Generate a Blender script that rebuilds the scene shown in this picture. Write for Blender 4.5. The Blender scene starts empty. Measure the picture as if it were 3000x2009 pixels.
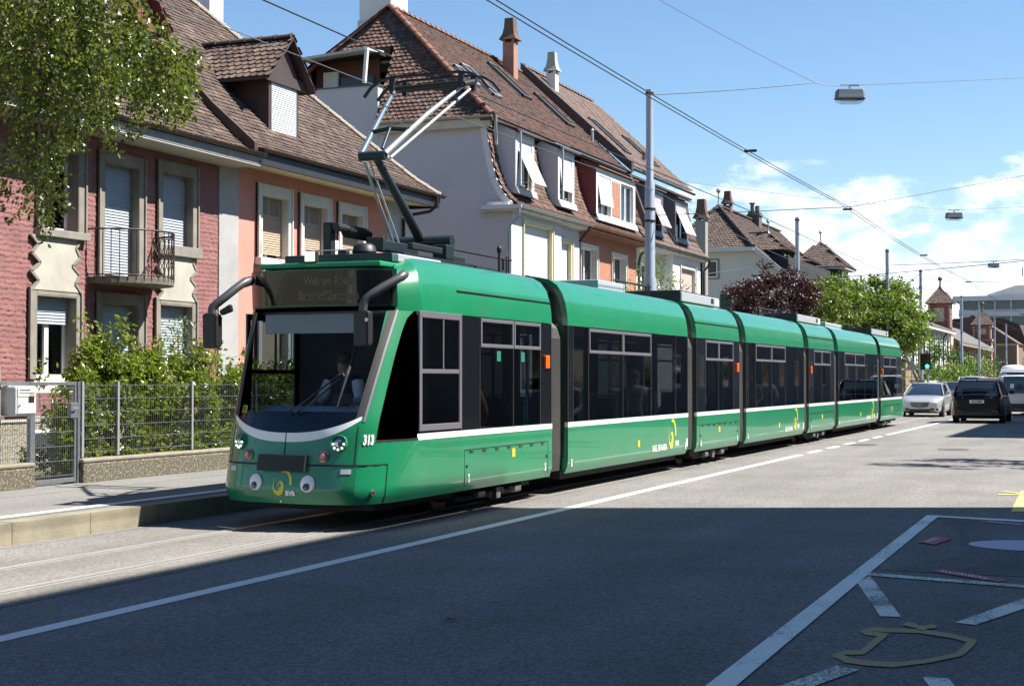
import bpy, bmesh, math, random
import numpy as np
from mathutils import Vector, Matrix
R = math.radians
random.seed(7); rng = np.random.default_rng(7)
SC = bpy.context.scene
COL = SC.collection

# ------------------------------------------------------------------ camera
cam = bpy.data.cameras.new('Camera'); camo = bpy.data.objects.new('Camera', cam); COL.objects.link(camo)
camo.location = (0, 0, 1.67); camo.rotation_euler = (R(90 + 1.3526), 0, R(22.0475))
cam.sensor_fit = 'HORIZONTAL'; cam.sensor_width = 36; cam.lens = 53.616; cam.clip_end = 3000; cam.clip_start = .05
SC.camera = camo
# ------------------------------------------------------------------ light
SUN_AZ, SUN_EL = 23.0, 52.0          # azimuth measured from +X towards +Y
sd = Vector((math.cos(R(SUN_AZ)) * math.cos(R(SUN_EL)), math.sin(R(SUN_AZ)) * math.cos(R(SUN_EL)), math.sin(R(SUN_EL))))
sun = bpy.data.lights.new('Sun', 'SUN'); suno = bpy.data.objects.new('Sun', sun); COL.objects.link(suno)
sun.energy = 5.0; sun.angle = R(.53); sun.color = (1, .955, .88)
suno.location = (40, 20, 60); suno.rotation_euler = (-sd).to_track_quat('-Z', 'Y').to_euler()
W = bpy.data.worlds.new('World'); SC.world = W; W.use_nodes = True
wn = W.node_tree.nodes; wl = W.node_tree.links; wn.clear()
def wnode(t, **k):
    n = wn.new(t)
    for a, b in k.items(): setattr(n, a, b)
    return n
sky = wnode('ShaderNodeTexSky', sky_type='NISHITA', sun_disc=False, sun_elevation=R(SUN_EL), sun_rotation=R(90 - SUN_AZ),
            altitude=300, air_density=1.0, dust_density=.15, ozone_density=2.2)
tc = wnode('ShaderNodeTexCoord'); sep = wnode('ShaderNodeSeparateXYZ'); wl.new(tc.outputs['Generated'], sep.inputs[0])
def wmath(op, a, b=None, c=None):
    n = wnode('ShaderNodeMath', operation=op)
    for i, v in enumerate((a, b, c)):
        if v is None: continue
        if isinstance(v, (int, float)): n.inputs[i].default_value = v
        else: wl.new(v, n.inputs[i])
    return n.outputs[0]
# cumulus banks low over the horizon all the way round, a few wisps higher up
mp = wnode('ShaderNodeMapping'); mp.inputs['Scale'].default_value = (1, 1, 2.3); mp.inputs['Location'].default_value = (3.1, 1.7, .4)
wl.new(tc.outputs['Generated'], mp.inputs[0])
n1 = wnode('ShaderNodeTexNoise'); n1.inputs['Scale'].default_value = 9.5; n1.inputs['Detail'].default_value = 9; n1.inputs['Roughness'].default_value = .56
wl.new(mp.outputs[0], n1.inputs['Vector'])
elev = sep.outputs[2]
fall = wmath('SUBTRACT', 1.0, wmath('MULTIPLY', wmath('ABSOLUTE', wmath('SUBTRACT', elev, .068)), 15))
dens = wmath('ADD', n1.outputs[0], wmath('MULTIPLY', wmath('MAXIMUM', fall, -1.2), .17))
mr = wnode('ShaderNodeMapRange', interpolation_type='SMOOTHSTEP'); mr.inputs[1].default_value = .585; mr.inputs[2].default_value = .70
wl.new(dens, mr.inputs[0])
n2 = wnode('ShaderNodeTexNoise'); n2.inputs['Scale'].default_value = 13; n2.inputs['Detail'].default_value = 5
wl.new(mp.outputs[0], n2.inputs['Vector'])
cr = wnode('ShaderNodeValToRGB'); cr.color_ramp.elements[0].position = .35; cr.color_ramp.elements[0].color = (6.5, 7.2, 8.4, 1)
cr.color_ramp.elements[1].position = .62; cr.color_ramp.elements[1].color = (11.5, 11.3, 11.2, 1)
wl.new(n2.outputs[0], cr.inputs[0])
mix = wnode('ShaderNodeMix', data_type='RGBA'); wl.new(wmath('MULTIPLY', mr.outputs[0], .92), mix.inputs[0])
hs = wnode('ShaderNodeHueSaturation'); hs.inputs['Saturation'].default_value = 1.12; wl.new(sky.outputs[0], hs.inputs['Color']); wl.new(hs.outputs[0], mix.inputs[6]); wl.new(cr.outputs[0], mix.inputs[7])
bg = wnode('ShaderNodeBackground'); bg.inputs[1].default_value = .07; wl.new(mix.outputs[2], bg.inputs[0])
wo = wnode('ShaderNodeOutputWorld'); wl.new(bg.outputs[0], wo.inputs[0])
SC.view_settings.view_transform = 'Standard'; SC.view_settings.look = 'None'; SC.view_settings.gamma = 1
SC.view_settings.exposure = 1.25; SC.view_settings.use_curve_mapping = False

# ------------------------------------------------------------------ materials
MATS = {}
def nt(name):
    m = bpy.data.materials.new(name); m.use_nodes = True
    return m, m.node_tree.nodes, m.node_tree.links
def mat(name, col, rough=.6, metal=0., var=0., vscale=3., bump=0., bscale=40., coat=0., spec=.5, island=0., rvar=0., col2=None, c2scale=1.5, c2range=(.5, .62), emit=None, estr=0., sheen=0., stretch=None):
    if name in MATS: return MATS[name]
    m, n, l = nt(name); b = n['Principled BSDF']; MATS[name] = m
    b.inputs['Roughness'].default_value = rough; b.inputs['Metallic'].default_value = metal
    b.inputs['Specular IOR Level'].default_value = spec; b.inputs['Coat Weight'].default_value = coat; b.inputs['Coat Roughness'].default_value = .03
    geo = n.new('ShaderNodeNewGeometry'); vec = geo.outputs['Position']
    if stretch:
        mpn = n.new('ShaderNodeMapping'); mpn.inputs['Scale'].default_value = stretch; l.new(vec, mpn.inputs[0]); vec = mpn.outputs[0]
    c = n.new('ShaderNodeRGB'); c.outputs[0].default_value = (*col, 1); cur = c.outputs[0]
    if col2:
        t = n.new('ShaderNodeTexNoise'); t.inputs['Scale'].default_value = c2scale; t.inputs['Detail'].default_value = 6; l.new(vec, t.inputs['Vector'])
        r_ = n.new('ShaderNodeMapRange'); r_.inputs[1].default_value, r_.inputs[2].default_value = c2range; l.new(t.outputs[0], r_.inputs[0])
        x = n.new('ShaderNodeMix'); x.data_type = 'RGBA'; l.new(r_.outputs[0], x.inputs[0]); l.new(cur, x.inputs[6]); x.inputs[7].default_value = (*col2, 1); cur = x.outputs[2]
    if var or island:
        val = None
        if var:
            t = n.new('ShaderNodeTexNoise'); t.inputs['Scale'].default_value = vscale; t.inputs['Detail'].default_value = 7; t.inputs['Roughness'].default_value = .62; l.new(vec, t.inputs['Vector'])
            a = n.new('ShaderNodeMapRange'); a.inputs[1].default_value = .25; a.inputs[2].default_value = .75; a.inputs[3].default_value = 1 - var; a.inputs[4].default_value = 1 + var; l.new(t.outputs[0], a.inputs[0]); val = a.outputs[0]
        if island:
            oi = n.new('ShaderNodeObjectInfo'); s = n.new('ShaderNodeMath'); s.operation = 'ADD'; l.new(geo.outputs['Random Per Island'], s.inputs[0]); l.new(oi.outputs['Random'], s.inputs[1])
            fr = n.new('ShaderNodeMath'); fr.operation = 'FRACT'; l.new(s.outputs[0], fr.inputs[0])
            a = n.new('ShaderNodeMapRange'); a.inputs[3].default_value = 1 - island; a.inputs[4].default_value = 1 + island; l.new(fr.outputs[0], a.inputs[0])
            if val: q = n.new('ShaderNodeMath'); q.operation = 'MULTIPLY'; l.new(val, q.inputs[0]); l.new(a.outputs[0], q.inputs[1]); val = q.outputs[0]
            else: val = a.outputs[0]
        x = n.new('ShaderNodeVectorMath'); x.operation = 'SCALE'; l.new(cur, x.inputs[0]); l.new(val, x.inputs['Scale']); cur = x.outputs[0]
    l.new(cur, b.inputs['Base Color'])
    if rvar:
        t = n.new('ShaderNodeTexNoise'); t.inputs['Scale'].default_value = vscale * 1.7; t.inputs['Detail'].default_value = 5; l.new(vec, t.inputs['Vector'])
        a = n.new('ShaderNodeMapRange'); a.inputs[3].default_value = max(.02, rough - rvar); a.inputs[4].default_value = min(1, rough + rvar); l.new(t.outputs[0], a.inputs[0]); l.new(a.outputs[0], b.inputs['Roughness'])
    if bump:
        t = n.new('ShaderNodeTexNoise'); t.inputs['Scale'].default_value = bscale; t.inputs['Detail'].default_value = 4; l.new(vec, t.inputs['Vector'])
        bp = n.new('ShaderNodeBump'); bp.inputs['Strength'].default_value = bump; bp.inputs['Distance'].default_value = .02; l.new(t.outputs[0], bp.inputs['Height']); l.new(bp.outputs[0], b.inputs['Normal'])
    if emit: b.inputs['Emission Color'].default_value = (*emit, 1); b.inputs['Emission Strength'].default_value = estr
    return m
def glass(name, tint, ior=1.5, rough=.01, gcol=(1, 1, 1)):
    if name in MATS: return MATS[name]
    m, n, l = nt(name); MATS[name] = m; n.clear()
    tr = n.new('ShaderNodeBsdfTransparent'); tr.inputs[0].default_value = (*tint, 1)
    gl = n.new('ShaderNodeBsdfGlossy'); gl.inputs['Color'].default_value = (*gcol, 1); gl.inputs['Roughness'].default_value = rough
    fr = n.new('ShaderNodeFresnel'); fr.inputs[0].default_value = ior
    mx = n.new('ShaderNodeMixShader'); gg = n.new('ShaderNodeNewGeometry'); q = n.new('ShaderNodeMath'); q.operation = 'SUBTRACT'; q.inputs[0].default_value = 1; l.new(gg.outputs['Backfacing'], q.inputs[1]); w = n.new('ShaderNodeMath'); w.operation = 'MULTIPLY'; l.new(fr.outputs[0], w.inputs[0]); l.new(q.outputs[0], w.inputs[1]); l.new(w.outputs[0], mx.inputs[0]); l.new(tr.outputs[0], mx.inputs[1]); l.new(gl.outputs[0], mx.inputs[2])
    o = n.new('ShaderNodeOutputMaterial'); l.new(mx.outputs[0], o.inputs[0])
    return m
def leafmat(name, col, col2, trans=.35, rough=.38):
    if name in MATS: return MATS[name]
    m, n, l = nt(name); b = n['Principled BSDF']; MATS[name] = m
    geo = n.new('ShaderNodeNewGeometry')
    mx = n.new('ShaderNodeMix'); mx.data_type = 'RGBA'; l.new(geo.outputs['Random Per Island'], mx.inputs[0]); mx.inputs[6].default_value = (*col, 1); mx.inputs[7].default_value = (*col2, 1)
    l.new(mx.outputs[2], b.inputs['Base Color']); b.inputs['Roughness'].default_value = rough; b.inputs['Specular IOR Level'].default_value = .5
    t = n.new('ShaderNodeBsdfTranslucent'); sc = n.new('ShaderNodeVectorMath'); sc.operation = 'MULTIPLY'; sc.inputs[1].default_value = (1.25, 1.5, .5); l.new(mx.outputs[2], sc.inputs[0]); l.new(sc.outputs[0], t.inputs[0])
    s = n.new('ShaderNodeMixShader'); s.inputs[0].default_value = trans; l.new(b.outputs[0], s.inputs[1]); l.new(t.outputs[0], s.inputs[2]); l.new(s.outputs[0], n['Material Output'].inputs[0])
    return m
# ------------------------------------------------------------------ mesh helpers
def world(o):
    m = o.matrix_basis.copy()
    return world(o.parent) @ o.matrix_parent_inverse @ m if o.parent else m
def adopt(o, p):
    if p: o.parent = p; o.matrix_parent_inverse = world(p).inverted()
    return o
def tag(o, label=None, cat=None, group=None, kind=None):
    if label: o['label'] = label
    if cat: o['category'] = cat
    if group: o['group'] = group
    if kind: o['kind'] = kind
    return o
def thing(name, label, cat, loc=(0, 0, 0), rz=0, group=None):
    o = bpy.data.objects.new(name, None); COL.objects.link(o); o.empty_display_size = .2
    o.location = loc; o.rotation_euler = (0, 0, rz)
    return tag(o, label, cat, group)
def inst(o, parent, mtx, name=None):
    c = bpy.data.objects.new(name or o.name.split('.')[0], o.data); COL.objects.link(c)
    if parent: c.parent = parent; c.matrix_parent_inverse = world(parent).inverted()
    c.matrix_basis = mtx
    return c
def copy_tree(o, parent=None):
    c = o.copy(); COL.objects.link(c)
    if parent: c.parent = parent
    for ch in [k for k in o.children]: copy_tree(ch, c)
    return c
def finish(me, name, mats, parent=None, smooth=None, bevel=0, kind=None, recalc=True):
    if recalc:
        bm = bmesh.new(); bm.from_mesh(me); bmesh.ops.recalc_face_normals(bm, faces=bm.faces); bm.to_mesh(me); bm.free()
    for m in (mats if isinstance(mats, (list, tuple)) else [mats]): me.materials.append(m)
    if smooth:
        me.polygons.foreach_set('use_smooth', [True] * len(me.polygons)); me.set_sharp_from_angle(angle=R(smooth))
    o = bpy.data.objects.new(name, me); COL.objects.link(o)
    if bevel:
        b = o.modifiers.new('bevel', 'BEVEL'); b.width = bevel; b.segments = 2; b.limit_method = 'ANGLE'; b.angle_limit = R(40)
    adopt(o, parent)
    if kind: o['kind'] = kind
    return o
class MB:
    def __init__(s): s.v = []; s.f = []; s.m = []
    def add(s, vs, fs, mi=0):
        o = len(s.v); s.v += [tuple(p) for p in vs]; s.f += [tuple(i + o for i in f) for f in fs]; s.m += [mi] * len(fs); return s
    def box(s, x0, x1, y0, y1, z0, z1, mi=0):
        return s.add([(x, y, z) for z in (z0, z1) for y in (y0, y1) for x in (x0, x1)], [(0, 2, 3, 1), (4, 5, 7, 6), (0, 1, 5, 4), (2, 6, 7, 3), (0, 4, 6, 2), (1, 3, 7, 5)], mi)
    def hexa(s, p, mi=0):          # 8 corners: bottom 4 ccw, top 4 ccw
        return s.add(p, [(3, 2, 1, 0), (4, 5, 6, 7), (0, 1, 5, 4), (1, 2, 6, 5), (2, 3, 7, 6), (3, 0, 4, 7)], mi)
    def bar(s, a, b, w, h, up=(0, 0, 1), mi=0):
        a, b = Vector(a), Vector(b); d = (b - a).normalized(); u = Vector(up)
        if abs(d.dot(u)) > .98: u = Vector((1, 0, 0))
        x = d.cross(u).normalized(); y = x.cross(d).normalized(); x *= w / 2; y *= h / 2
        return s.hexa([a - x - y, a + x - y, a + x + y, a - x + y, b - x - y, b + x - y, b + x + y, b - x + y], mi)
    def tube(s, pts, r, n=8, mi=0, cap=True):
        pts = [Vector(p) for p in pts]; rs = r if isinstance(r, (list, tuple)) else [r] * len(pts); rings = []; px = None
        for i, p in enumerate(pts):
            d = (pts[min(i + 1, len(pts) - 1)] - pts[max(i - 1, 0)]).normalized()
            if px is None:
                u = Vector((0, 0, 1)) if abs(d.z) < .9 else Vector((1, 0, 0)); px = d.cross(u).normalized()
            px = (px - d * px.dot(d)).normalized(); py = d.cross(px)
            rings.append([p + (px * math.cos(2 * math.pi * k / n) + py * math.sin(2 * math.pi * k / n)) * rs[i] for k in range(n)])
        vs = [q for ring in rings for q in ring]; fs = []
        for i in range(len(pts) - 1):
            for k in range(n): fs.append((i * n + k, i * n + (k + 1) % n, (i + 1) * n + (k + 1) % n, (i + 1) * n + k))
        if cap: fs += [tuple(range(n - 1, -1, -1)), tuple((len(pts) - 1) * n + k for k in range(n))]
        return s.add(vs, fs, mi)
    def lathe(s, prof, c=(0, 0, 0), n=16, axis='z', mi=0):   # prof: (radius, height)
        vs = []; c = Vector(c)
        for r_, h in prof:
            for k in range(n):
                a = 2 * math.pi * k / n; u, w = r_ * math.cos(a), r_ * math.sin(a)
                vs.append(c + Vector((u, w, h) if axis == 'z' else (h, u, w) if axis == 'x' else (u, h, w)))
        fs = [(i * n + k, i * n + (k + 1) % n, (i + 1) * n + (k + 1) % n, (i + 1) * n + k) for i in range(len(prof) - 1) for k in range(n)]
        fs += [tuple(range(n - 1, -1, -1)), tuple((len(prof) - 1) * n + k for k in range(n))]
        return s.add(vs, fs, mi)
    def prism(s, poly, fn0, fn1, mi=0):     # poly of 2-D points, two mapping functions to 3-D
        n = len(poly)
        return s.add([fn0(*p) for p in poly] + [fn1(*p) for p in poly], [tuple(range(n - 1, -1, -1)), tuple(range(n, 2 * n))] + [(i, (i + 1) % n, (i + 1) % n + n, i + n) for i in range(n)], mi)
    def sheet(s, rows, mi=0, close=False):
        n = len(rows[0]); vs = [p for r_ in rows for p in r_]
        fs = [(i * n + k, i * n + (k + 1) % n, (i + 1) * n + (k + 1) % n, (i + 1) * n + k) for i in range(len(rows) - 1) for k in range(n if close else n - 1)]
        return s.add(vs, fs, mi)
    def build(s, name, mats, parent=None, smooth=None, bevel=0, kind=None, recalc=True):
        me = bpy.data.meshes.new(name); me.from_pydata(s.v, [], s.f)
        if any(s.m): me.polygons.foreach_set('material_index', s.m)
        return finish(me, name, mats, parent, smooth, bevel, kind, recalc)
def B(name, m, parent, x0, x1, y0, y1, z0, z1, bevel=0): return MB().box(x0, x1, y0, y1, z0, z1).build(name, m, parent, bevel=bevel, recalc=False)
def npmesh(name, verts, quads=None, tris=None):
    me = bpy.data.meshes.new(name); nv = len(verts); me.vertices.add(nv); me.vertices.foreach_set('co', np.asarray(verts, np.float32).ravel())
    parts = [(a, k) for a, k in ((quads, 4), (tris, 3)) if a is not None and len(a)]
    li = np.concatenate([np.asarray(a, np.int32).ravel() for a, k in parts]); tot = np.concatenate([np.full(len(a), k, np.int32) for a, k in parts])
    st = np.concatenate([[0], np.cumsum(tot)[:-1]]).astype(np.int32)
    me.loops.add(len(li)); me.loops.foreach_set('vertex_index', li); me.polygons.add(len(tot)); me.polygons.foreach_set('loop_start', st); me.polygons.foreach_set('loop_total', tot)
    me.update(calc_edges=True); return me
def text_mesh(s, size=1.0, xs=1.0, bold=.0):
    cu = bpy.data.curves.new('t', 'FONT'); cu.body = s; cu.size = size; cu.offset = bold; cu.resolution_u = 3; cu.fill_mode = 'FRONT'
    o = bpy.data.objects.new('t', cu); COL.objects.link(o); dg = bpy.context.evaluated_depsgraph_get(); dg.update()
    me = bpy.data.meshes.new_from_object(o.evaluated_get(dg)); bpy.data.objects.remove(o)
    me.materials.clear()
    for v in me.vertices: v.co.x *= xs
    return me
def text_obj(name, s, m, parent, fn, size=1.0, xs=1.0, bold=0., center=False):
    """fn maps flat text coordinates (u, v) onto the surface the lettering is on"""
    me = text_mesh(s, size, xs, bold); us = [v.co.x for v in me.vertices]; off = (min(us) + max(us)) / 2 if center else 0
    for v in me.vertices: v.co = fn(v.co.x - off, v.co.y)
    return finish(me, name, m, parent)
# ================================================================== ground
TX = -8.71                                   # centre of the tram track
def asphalt(name, col, speck=.28, patch=.1, tint=(1, 1, 1)):
    m, n, l = nt(name); b = n['Principled BSDF']; MATS[name] = m
    geo = n.new('ShaderNodeNewGeometry'); pos = geo.outputs['Position']
    def noise(sc, det, ro=.6):
        t = n.new('ShaderNodeTexNoise'); t.inputs['Scale'].default_value = sc; t.inputs['Detail'].default_value = det; t.inputs['Roughness'].default_value = ro; l.new(pos, t.inputs['Vector']); return t.outputs[0]
    def rng_(src, a, b_, c, d):
        t = n.new('ShaderNodeMapRange'); l.new(src, t.inputs[0])
        for i, v in enumerate((a, b_, c, d)): t.inputs[i + 1].default_value = v
        return t.outputs[0]
    def mul(a, b_):
        t = n.new('ShaderNodeMath'); t.operation = 'MULTIPLY'; l.new(a, t.inputs[0]); l.new(b_, t.inputs[1]); return t.outputs[0]
    fine = noise(60, 3, .8); f1 = rng_(fine, .3, .7, 1 - speck, 1 + speck)
    v = n.new('ShaderNodeTexVoronoi'); v.inputs['Scale'].default_value = 48; l.new(pos, v.inputs['Vector'])
    sepc = n.new('ShaderNodeSeparateColor'); l.new(v.outputs['Color'], sepc.inputs[0]); f2 = rng_(sepc.outputs[0], 0, 1, 1 - speck, 1 + speck)
    mpn = n.new('ShaderNodeMapping'); mpn.inputs['Scale'].default_value = (.9, .12, 1); l.new(pos, mpn.inputs[0])
    t = n.new('ShaderNodeTexNoise'); t.inputs['Scale'].default_value = 1.1; t.inputs['Detail'].default_value = 6; l.new(mpn.outputs[0], t.inputs['Vector']); f3 = rng_(t.outputs[0], .3, .7, 1 - patch, 1 + patch)
    f4 = rng_(noise(.55, 8), .3, .7, 1 - patch, 1 + patch)
    tot = mul(mul(f1, f2), mul(f3, f4))
    s = n.new('ShaderNodeVectorMath'); s.operation = 'SCALE'; s.inputs[0].default_value = col; l.new(tot, s.inputs['Scale']); l.new(s.outputs[0], b.inputs['Base Color'])
    b.inputs['Roughness'].default_value = .9; b.inputs['Specular IOR Level'].default_value = .12
    bp = n.new('ShaderNodeBump'); bp.inputs['Strength'].default_value = .5; bp.inputs['Distance'].default_value = .006; l.new(mul(f1, f2), bp.inputs['Height']); l.new(bp.outputs[0], b.inputs['Normal'])
    return m
asphalt('asphalt', (.188, .18, .171), .32, .14); asphalt('asphalt_track', (.196, .183, .165), .26, .14); asphalt('pavement_asphalt', (.19, .184, .172), .16, .12); asphalt('asphalt_bay', (.16, .155, .15), .3, .25)
def paintmat(name, col, wear):
    m, n, l = nt(name); b = n['Principled BSDF']; MATS[name] = m
    geo = n.new('ShaderNodeNewGeometry'); t = n.new('ShaderNodeTexNoise'); t.inputs['Scale'].default_value = 42; t.inputs['Detail'].default_value = 5; t.inputs['Roughness'].default_value = .8; l.new(geo.outputs['Position'], t.inputs['Vector'])
    t2 = n.new('ShaderNodeTexNoise'); t2.inputs['Scale'].default_value = 1.6; l.new(geo.outputs['Position'], t2.inputs['Vector'])
    ad = n.new('ShaderNodeMath'); ad.operation = 'MULTIPLY_ADD'; ad.inputs[1].default_value = .5; l.new(t2.outputs[0], ad.inputs[0]); l.new(t.outputs[0], ad.inputs[2])
    r_ = n.new('ShaderNodeMapRange'); r_.inputs[1].default_value = wear; r_.inputs[2].default_value = wear + .07; l.new(ad.outputs[0], r_.inputs[0])
    mx = n.new('ShaderNodeMix'); mx.data_type = 'RGBA'; l.new(r_.outputs[0], mx.inputs[0]); mx.inputs[6].default_value = (.12, .12, .115, 1); mx.inputs[7].default_value = (*col, 1)
    l.new(mx.outputs[2], b.inputs['Base Color']); b.inputs['Roughness'].default_value = .7
    return m
paintmat('road_paint', (.72, .72, .69), .48); paintmat('bay_paint', (.78, .80, .74), .60); paintmat('bay_paint_worn', (.72, .74, .66), .69); paintmat('yellow_paint', (.75, .6, .16), .55)
paintmat('tan_paint', (.34, .24, .09), .5); paintmat('red_plate_paint', (.42, .05, .08), .5); paintmat('pale_plate', (.5, .46, .58), .45)

mb = MB(); mb.add([(-600, -300, -.05), (300, -300, -.05), (300, 900, -.05), (-600, 900, -.05)], [(0, 1, 2, 3)])
tag(mb.build('ground', mat('ground_grass', (.13, .13, .07), .95, var=.4, vscale=.6), recalc=False), kind='structure')
road = tag(MB().box(-10.42, .45, -40, 330, -.3, 0).build('road', MATS['asphalt'], recalc=False), kind='structure')
# the darker newer strip the rails lie in is one sheet, 4 mm above the carriageway
tb = tag(MB().add([(TX - 1.12, -40, .004), (TX + 1.05, -40, .004), (TX + 1.05, 330, .004), (TX - 1.12, 330, .004)], [(0, 1, 2, 3)]).build('track_bed', MATS['asphalt_track'], recalc=False), kind='structure')
rail_m = mat('rail_steel', (.6, .58, .56), .38, .6, var=.2, vscale=8, stretch=(6, .3, 6)); groove_m = mat('rail_groove', (.03, .028, .025), .7)
for sx in (-1, 1):
    x = TX + sx * .5
    t = tag(MB().box(x - .035, x + .035, -40, 330, -.02, .0115).build('rail', rail_m, recalc=False), 'polished steel tram rail set in the asphalt, nearer the %s' % ('kerb' if sx < 0 else 'white road line'), 'rail')
    g0, g1 = (x + .039, x + .066)
    tag(MB().box(g0, g1, -40, 330, -.02, .007).build('groove', groove_m, t, recalc=False))
    tag(MB().box(g1 + .001, g1 + .02, -40, 330, -.02, .0095).build('guard_lip', rail_m, t, recalc=False))
    tag(MB().box(x - .055, x - .037, -40, 330, -.02, .0075).build('joint_seal', groove_m, t, recalc=False))
# far pavement: platform with stone kerb blocks
pv = tag(MB().box(-13.78, -10.62, -40, 330, -.3, .224).build('pavement', MATS['pavement_asphalt'], recalc=False), kind='structure')
kerb = thing('kerb', 'long pale concrete platform kerb of square blocks beside the tram rails', 'kerb', (-10.5, 10, 0)); kerb['kind'] = 'structure'; del kerb['category']
km = mat('kerb_stone', (.235, .21, .15), .85, var=.35, vscale=2.2, bump=.35, bscale=60, col2=(.2, .17, .11), c2scale=1.1, c2range=(.5, .68), island=.08)
kb = MB().box(-.1, .1, -.62, .62, -.15, .228).build('kerb_block', km, kerb, bevel=.012)
y = 3.0; first = True
while y < 120:
    inst(kb, kerb, Matrix.Translation((-10.52, y + random.uniform(-.002, .002), random.uniform(-.002, .002)))); y += 1.247
bpy.data.objects.remove(kb)
MB().box(-10.62, -10.42, 120, 330, -.15, .228).build('far_kerb_run', km, kerb)
tag(MB().add([(-11.02, -40, .228), (-10.86, -40, .228), (-10.86, 130, .228), (-11.02, 130, .228)], [(0, 1, 2, 3)]).build('platform_line', MATS['road_paint'], recalc=False), kind='structure')
tag(MB().add([(-10.78, -40, .2265), (-10.765, -40, .2265), (-10.765, 130, .2265), (-10.78, 130, .2265)], [(0, 1, 2, 3)]).build('kerb_joint', groove_m, recalc=False), kind='structure')
def strip(name, pts, m, z=.004, kind='structure', label=None, cat=None, group=None, parent=None):
    o = MB().add([(x, y, z) for x, y in pts], [tuple(range(len(pts)))]).build(name, MATS[m], parent, recalc=False)
    if kind: o['kind'] = kind
    return tag(o, label, cat, group)
strip('lane_line', [(-6.82, -20), (-6.66, -20), (-6.66, 33.6), (-6.82, 33.6)], 'road_paint')
for i in range(5): strip('lane_dash', [(-6.82, 34.6 + i * 2.35), (-6.66, 34.6 + i * 2.35), (-6.66, 35.85 + i * 2.35), (-6.82, 35.85 + i * 2.35)], 'road_paint')
strip('lane_line', [(-6.82, 46.6), (-6.66, 46.6), (-6.66, 200), (-6.82, 200)], 'road_paint')
# parking bay in the foreground
strip('bay_line', [(-2.13, 4), (-1.975, 4), (-1.995, 8.2), (-2.086, 13.39), (-2.167, 19.25), (-2.316, 19.25), (-2.225, 13.3), (-2.15, 8.13)], 'bay_paint', .0085)
strip('bay_cross_line', [(-2.16, 19.02), (.3, 18.4), (.3, 18.62), (-2.17, 19.24)], 'bay_paint', .008)
strip('bay_cross_line', [(-2.09, 13.17), (.3, 12.58), (.3, 12.76), (-2.09, 13.35)], 'bay_paint_worn', .008)
strip('bay_hatch', [(-2.085, 12.68), (-2.063, 13.19), (-1.499, 10.965), (-1.641, 10.943)], 'bay_paint_worn', .007)
strip('bay_hatch', [(-1.123, 10.856), (-.983, 10.799), (-.45, 12.66), (-.62, 12.8)], 'bay_paint_worn', .007)
strip('bay_hatch', [(-1.591, 8.963), (-1.45, 8.891), (-1.96, 7.0), (-2.1, 7.05)], 'bay_paint_worn', .007)
strip('bay_hatch', [(-1.09, 8.807), (-.949, 8.819), (-.45, 6.9), (-.58, 6.9)], 'bay_paint_worn', .007)
strip('yellow_line', [(-1.40, 20.2), (-1.24, 20.25), (-1.38, 24.0), (-1.52, 24.0)], 'yellow_paint', .006)
strip('yellow_tick', [(-1.77, 23.75), (-1.0, 22.75), (-1.0, 22.95), (-1.77, 23.85)], 'yellow_paint', .0075)
strip('yellow_tick', [(-1.78, 23.05), (-1.0, 23.2), (-1.0, 23.32), (-1.78, 23.15)], 'yellow_paint', .0085)
strip('bay_patch', [(-2.02, 13.6), (-1.5, 15.0), (-1.72, 17.2), (-2.16, 18.9), (-1.7, 19.0), (.3, 18.6), (.3, 13.6)], 'asphalt_bay', .004)
def ellipse(cx, cy, a, b_, rot=0, n=28): return [(cx + a * math.cos(t) * math.cos(rot) - b_ * math.sin(t) * math.sin(rot), cy + a * math.cos(t) * math.sin(rot) + b_ * math.sin(t) * math.cos(rot)) for t in [2 * math.pi * k / n for k in range(n)]]
strip('car_ghost_oval', ellipse(-.93, 16.1, .60, .5, .05), 'pale_plate', .009, None, 'pale bluish oval ghost of a removed car on the asphalt of the parking bay', 'sticker')  # flat oval copying the pale ghost of a car removed from the bay
p = strip('red_floor_plate', [(-1.6, 13.62), (-1.0, 13.12), (-.97, 13.3), (-1.55, 13.83)], 'red_plate_paint', .010, None, 'long dark red floor sign with white lettering by the bay cross line', 'floor sign')
txm = mat('sticker_white', (.62, .6, .62), .6)
text_obj('lettering', 'mobility', txm, p, lambda u, v: (-1.53 + u * .78, 13.63 - u * .70 + v * 1.15, .012), .17, 1.0, .002)
p = strip('red_floor_plate', [(-2.02, 16.0), (-1.83, 15.85), (-1.735, 16.5), (-1.9, 16.72)], 'red_plate_paint', .010, None, 'small dark red floor sign nearest the broad bay line', 'floor sign')
for k in range(3): tag(MB().box(-1.97 + k * .015, -1.9 + k * .02, 16.1 + k * .14, 16.16 + k * .14, .0115, .0125).build('print_line', txm, p, recalc=False))
p = strip('red_floor_plate', [(-1.64, 18.55), (-1.05, 18.2), (-1.05, 18.4), (-1.62, 18.75)], 'red_plate_paint', .010, None, 'dark red floor sign at the far cross line of the bay', 'floor sign')
text_obj('lettering', 'mobility', txm, p, lambda u, v: (-1.55 + u * .8, 18.56 - u * .50 + v * 1.2, .012), .15, 1.0, .002)
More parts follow.
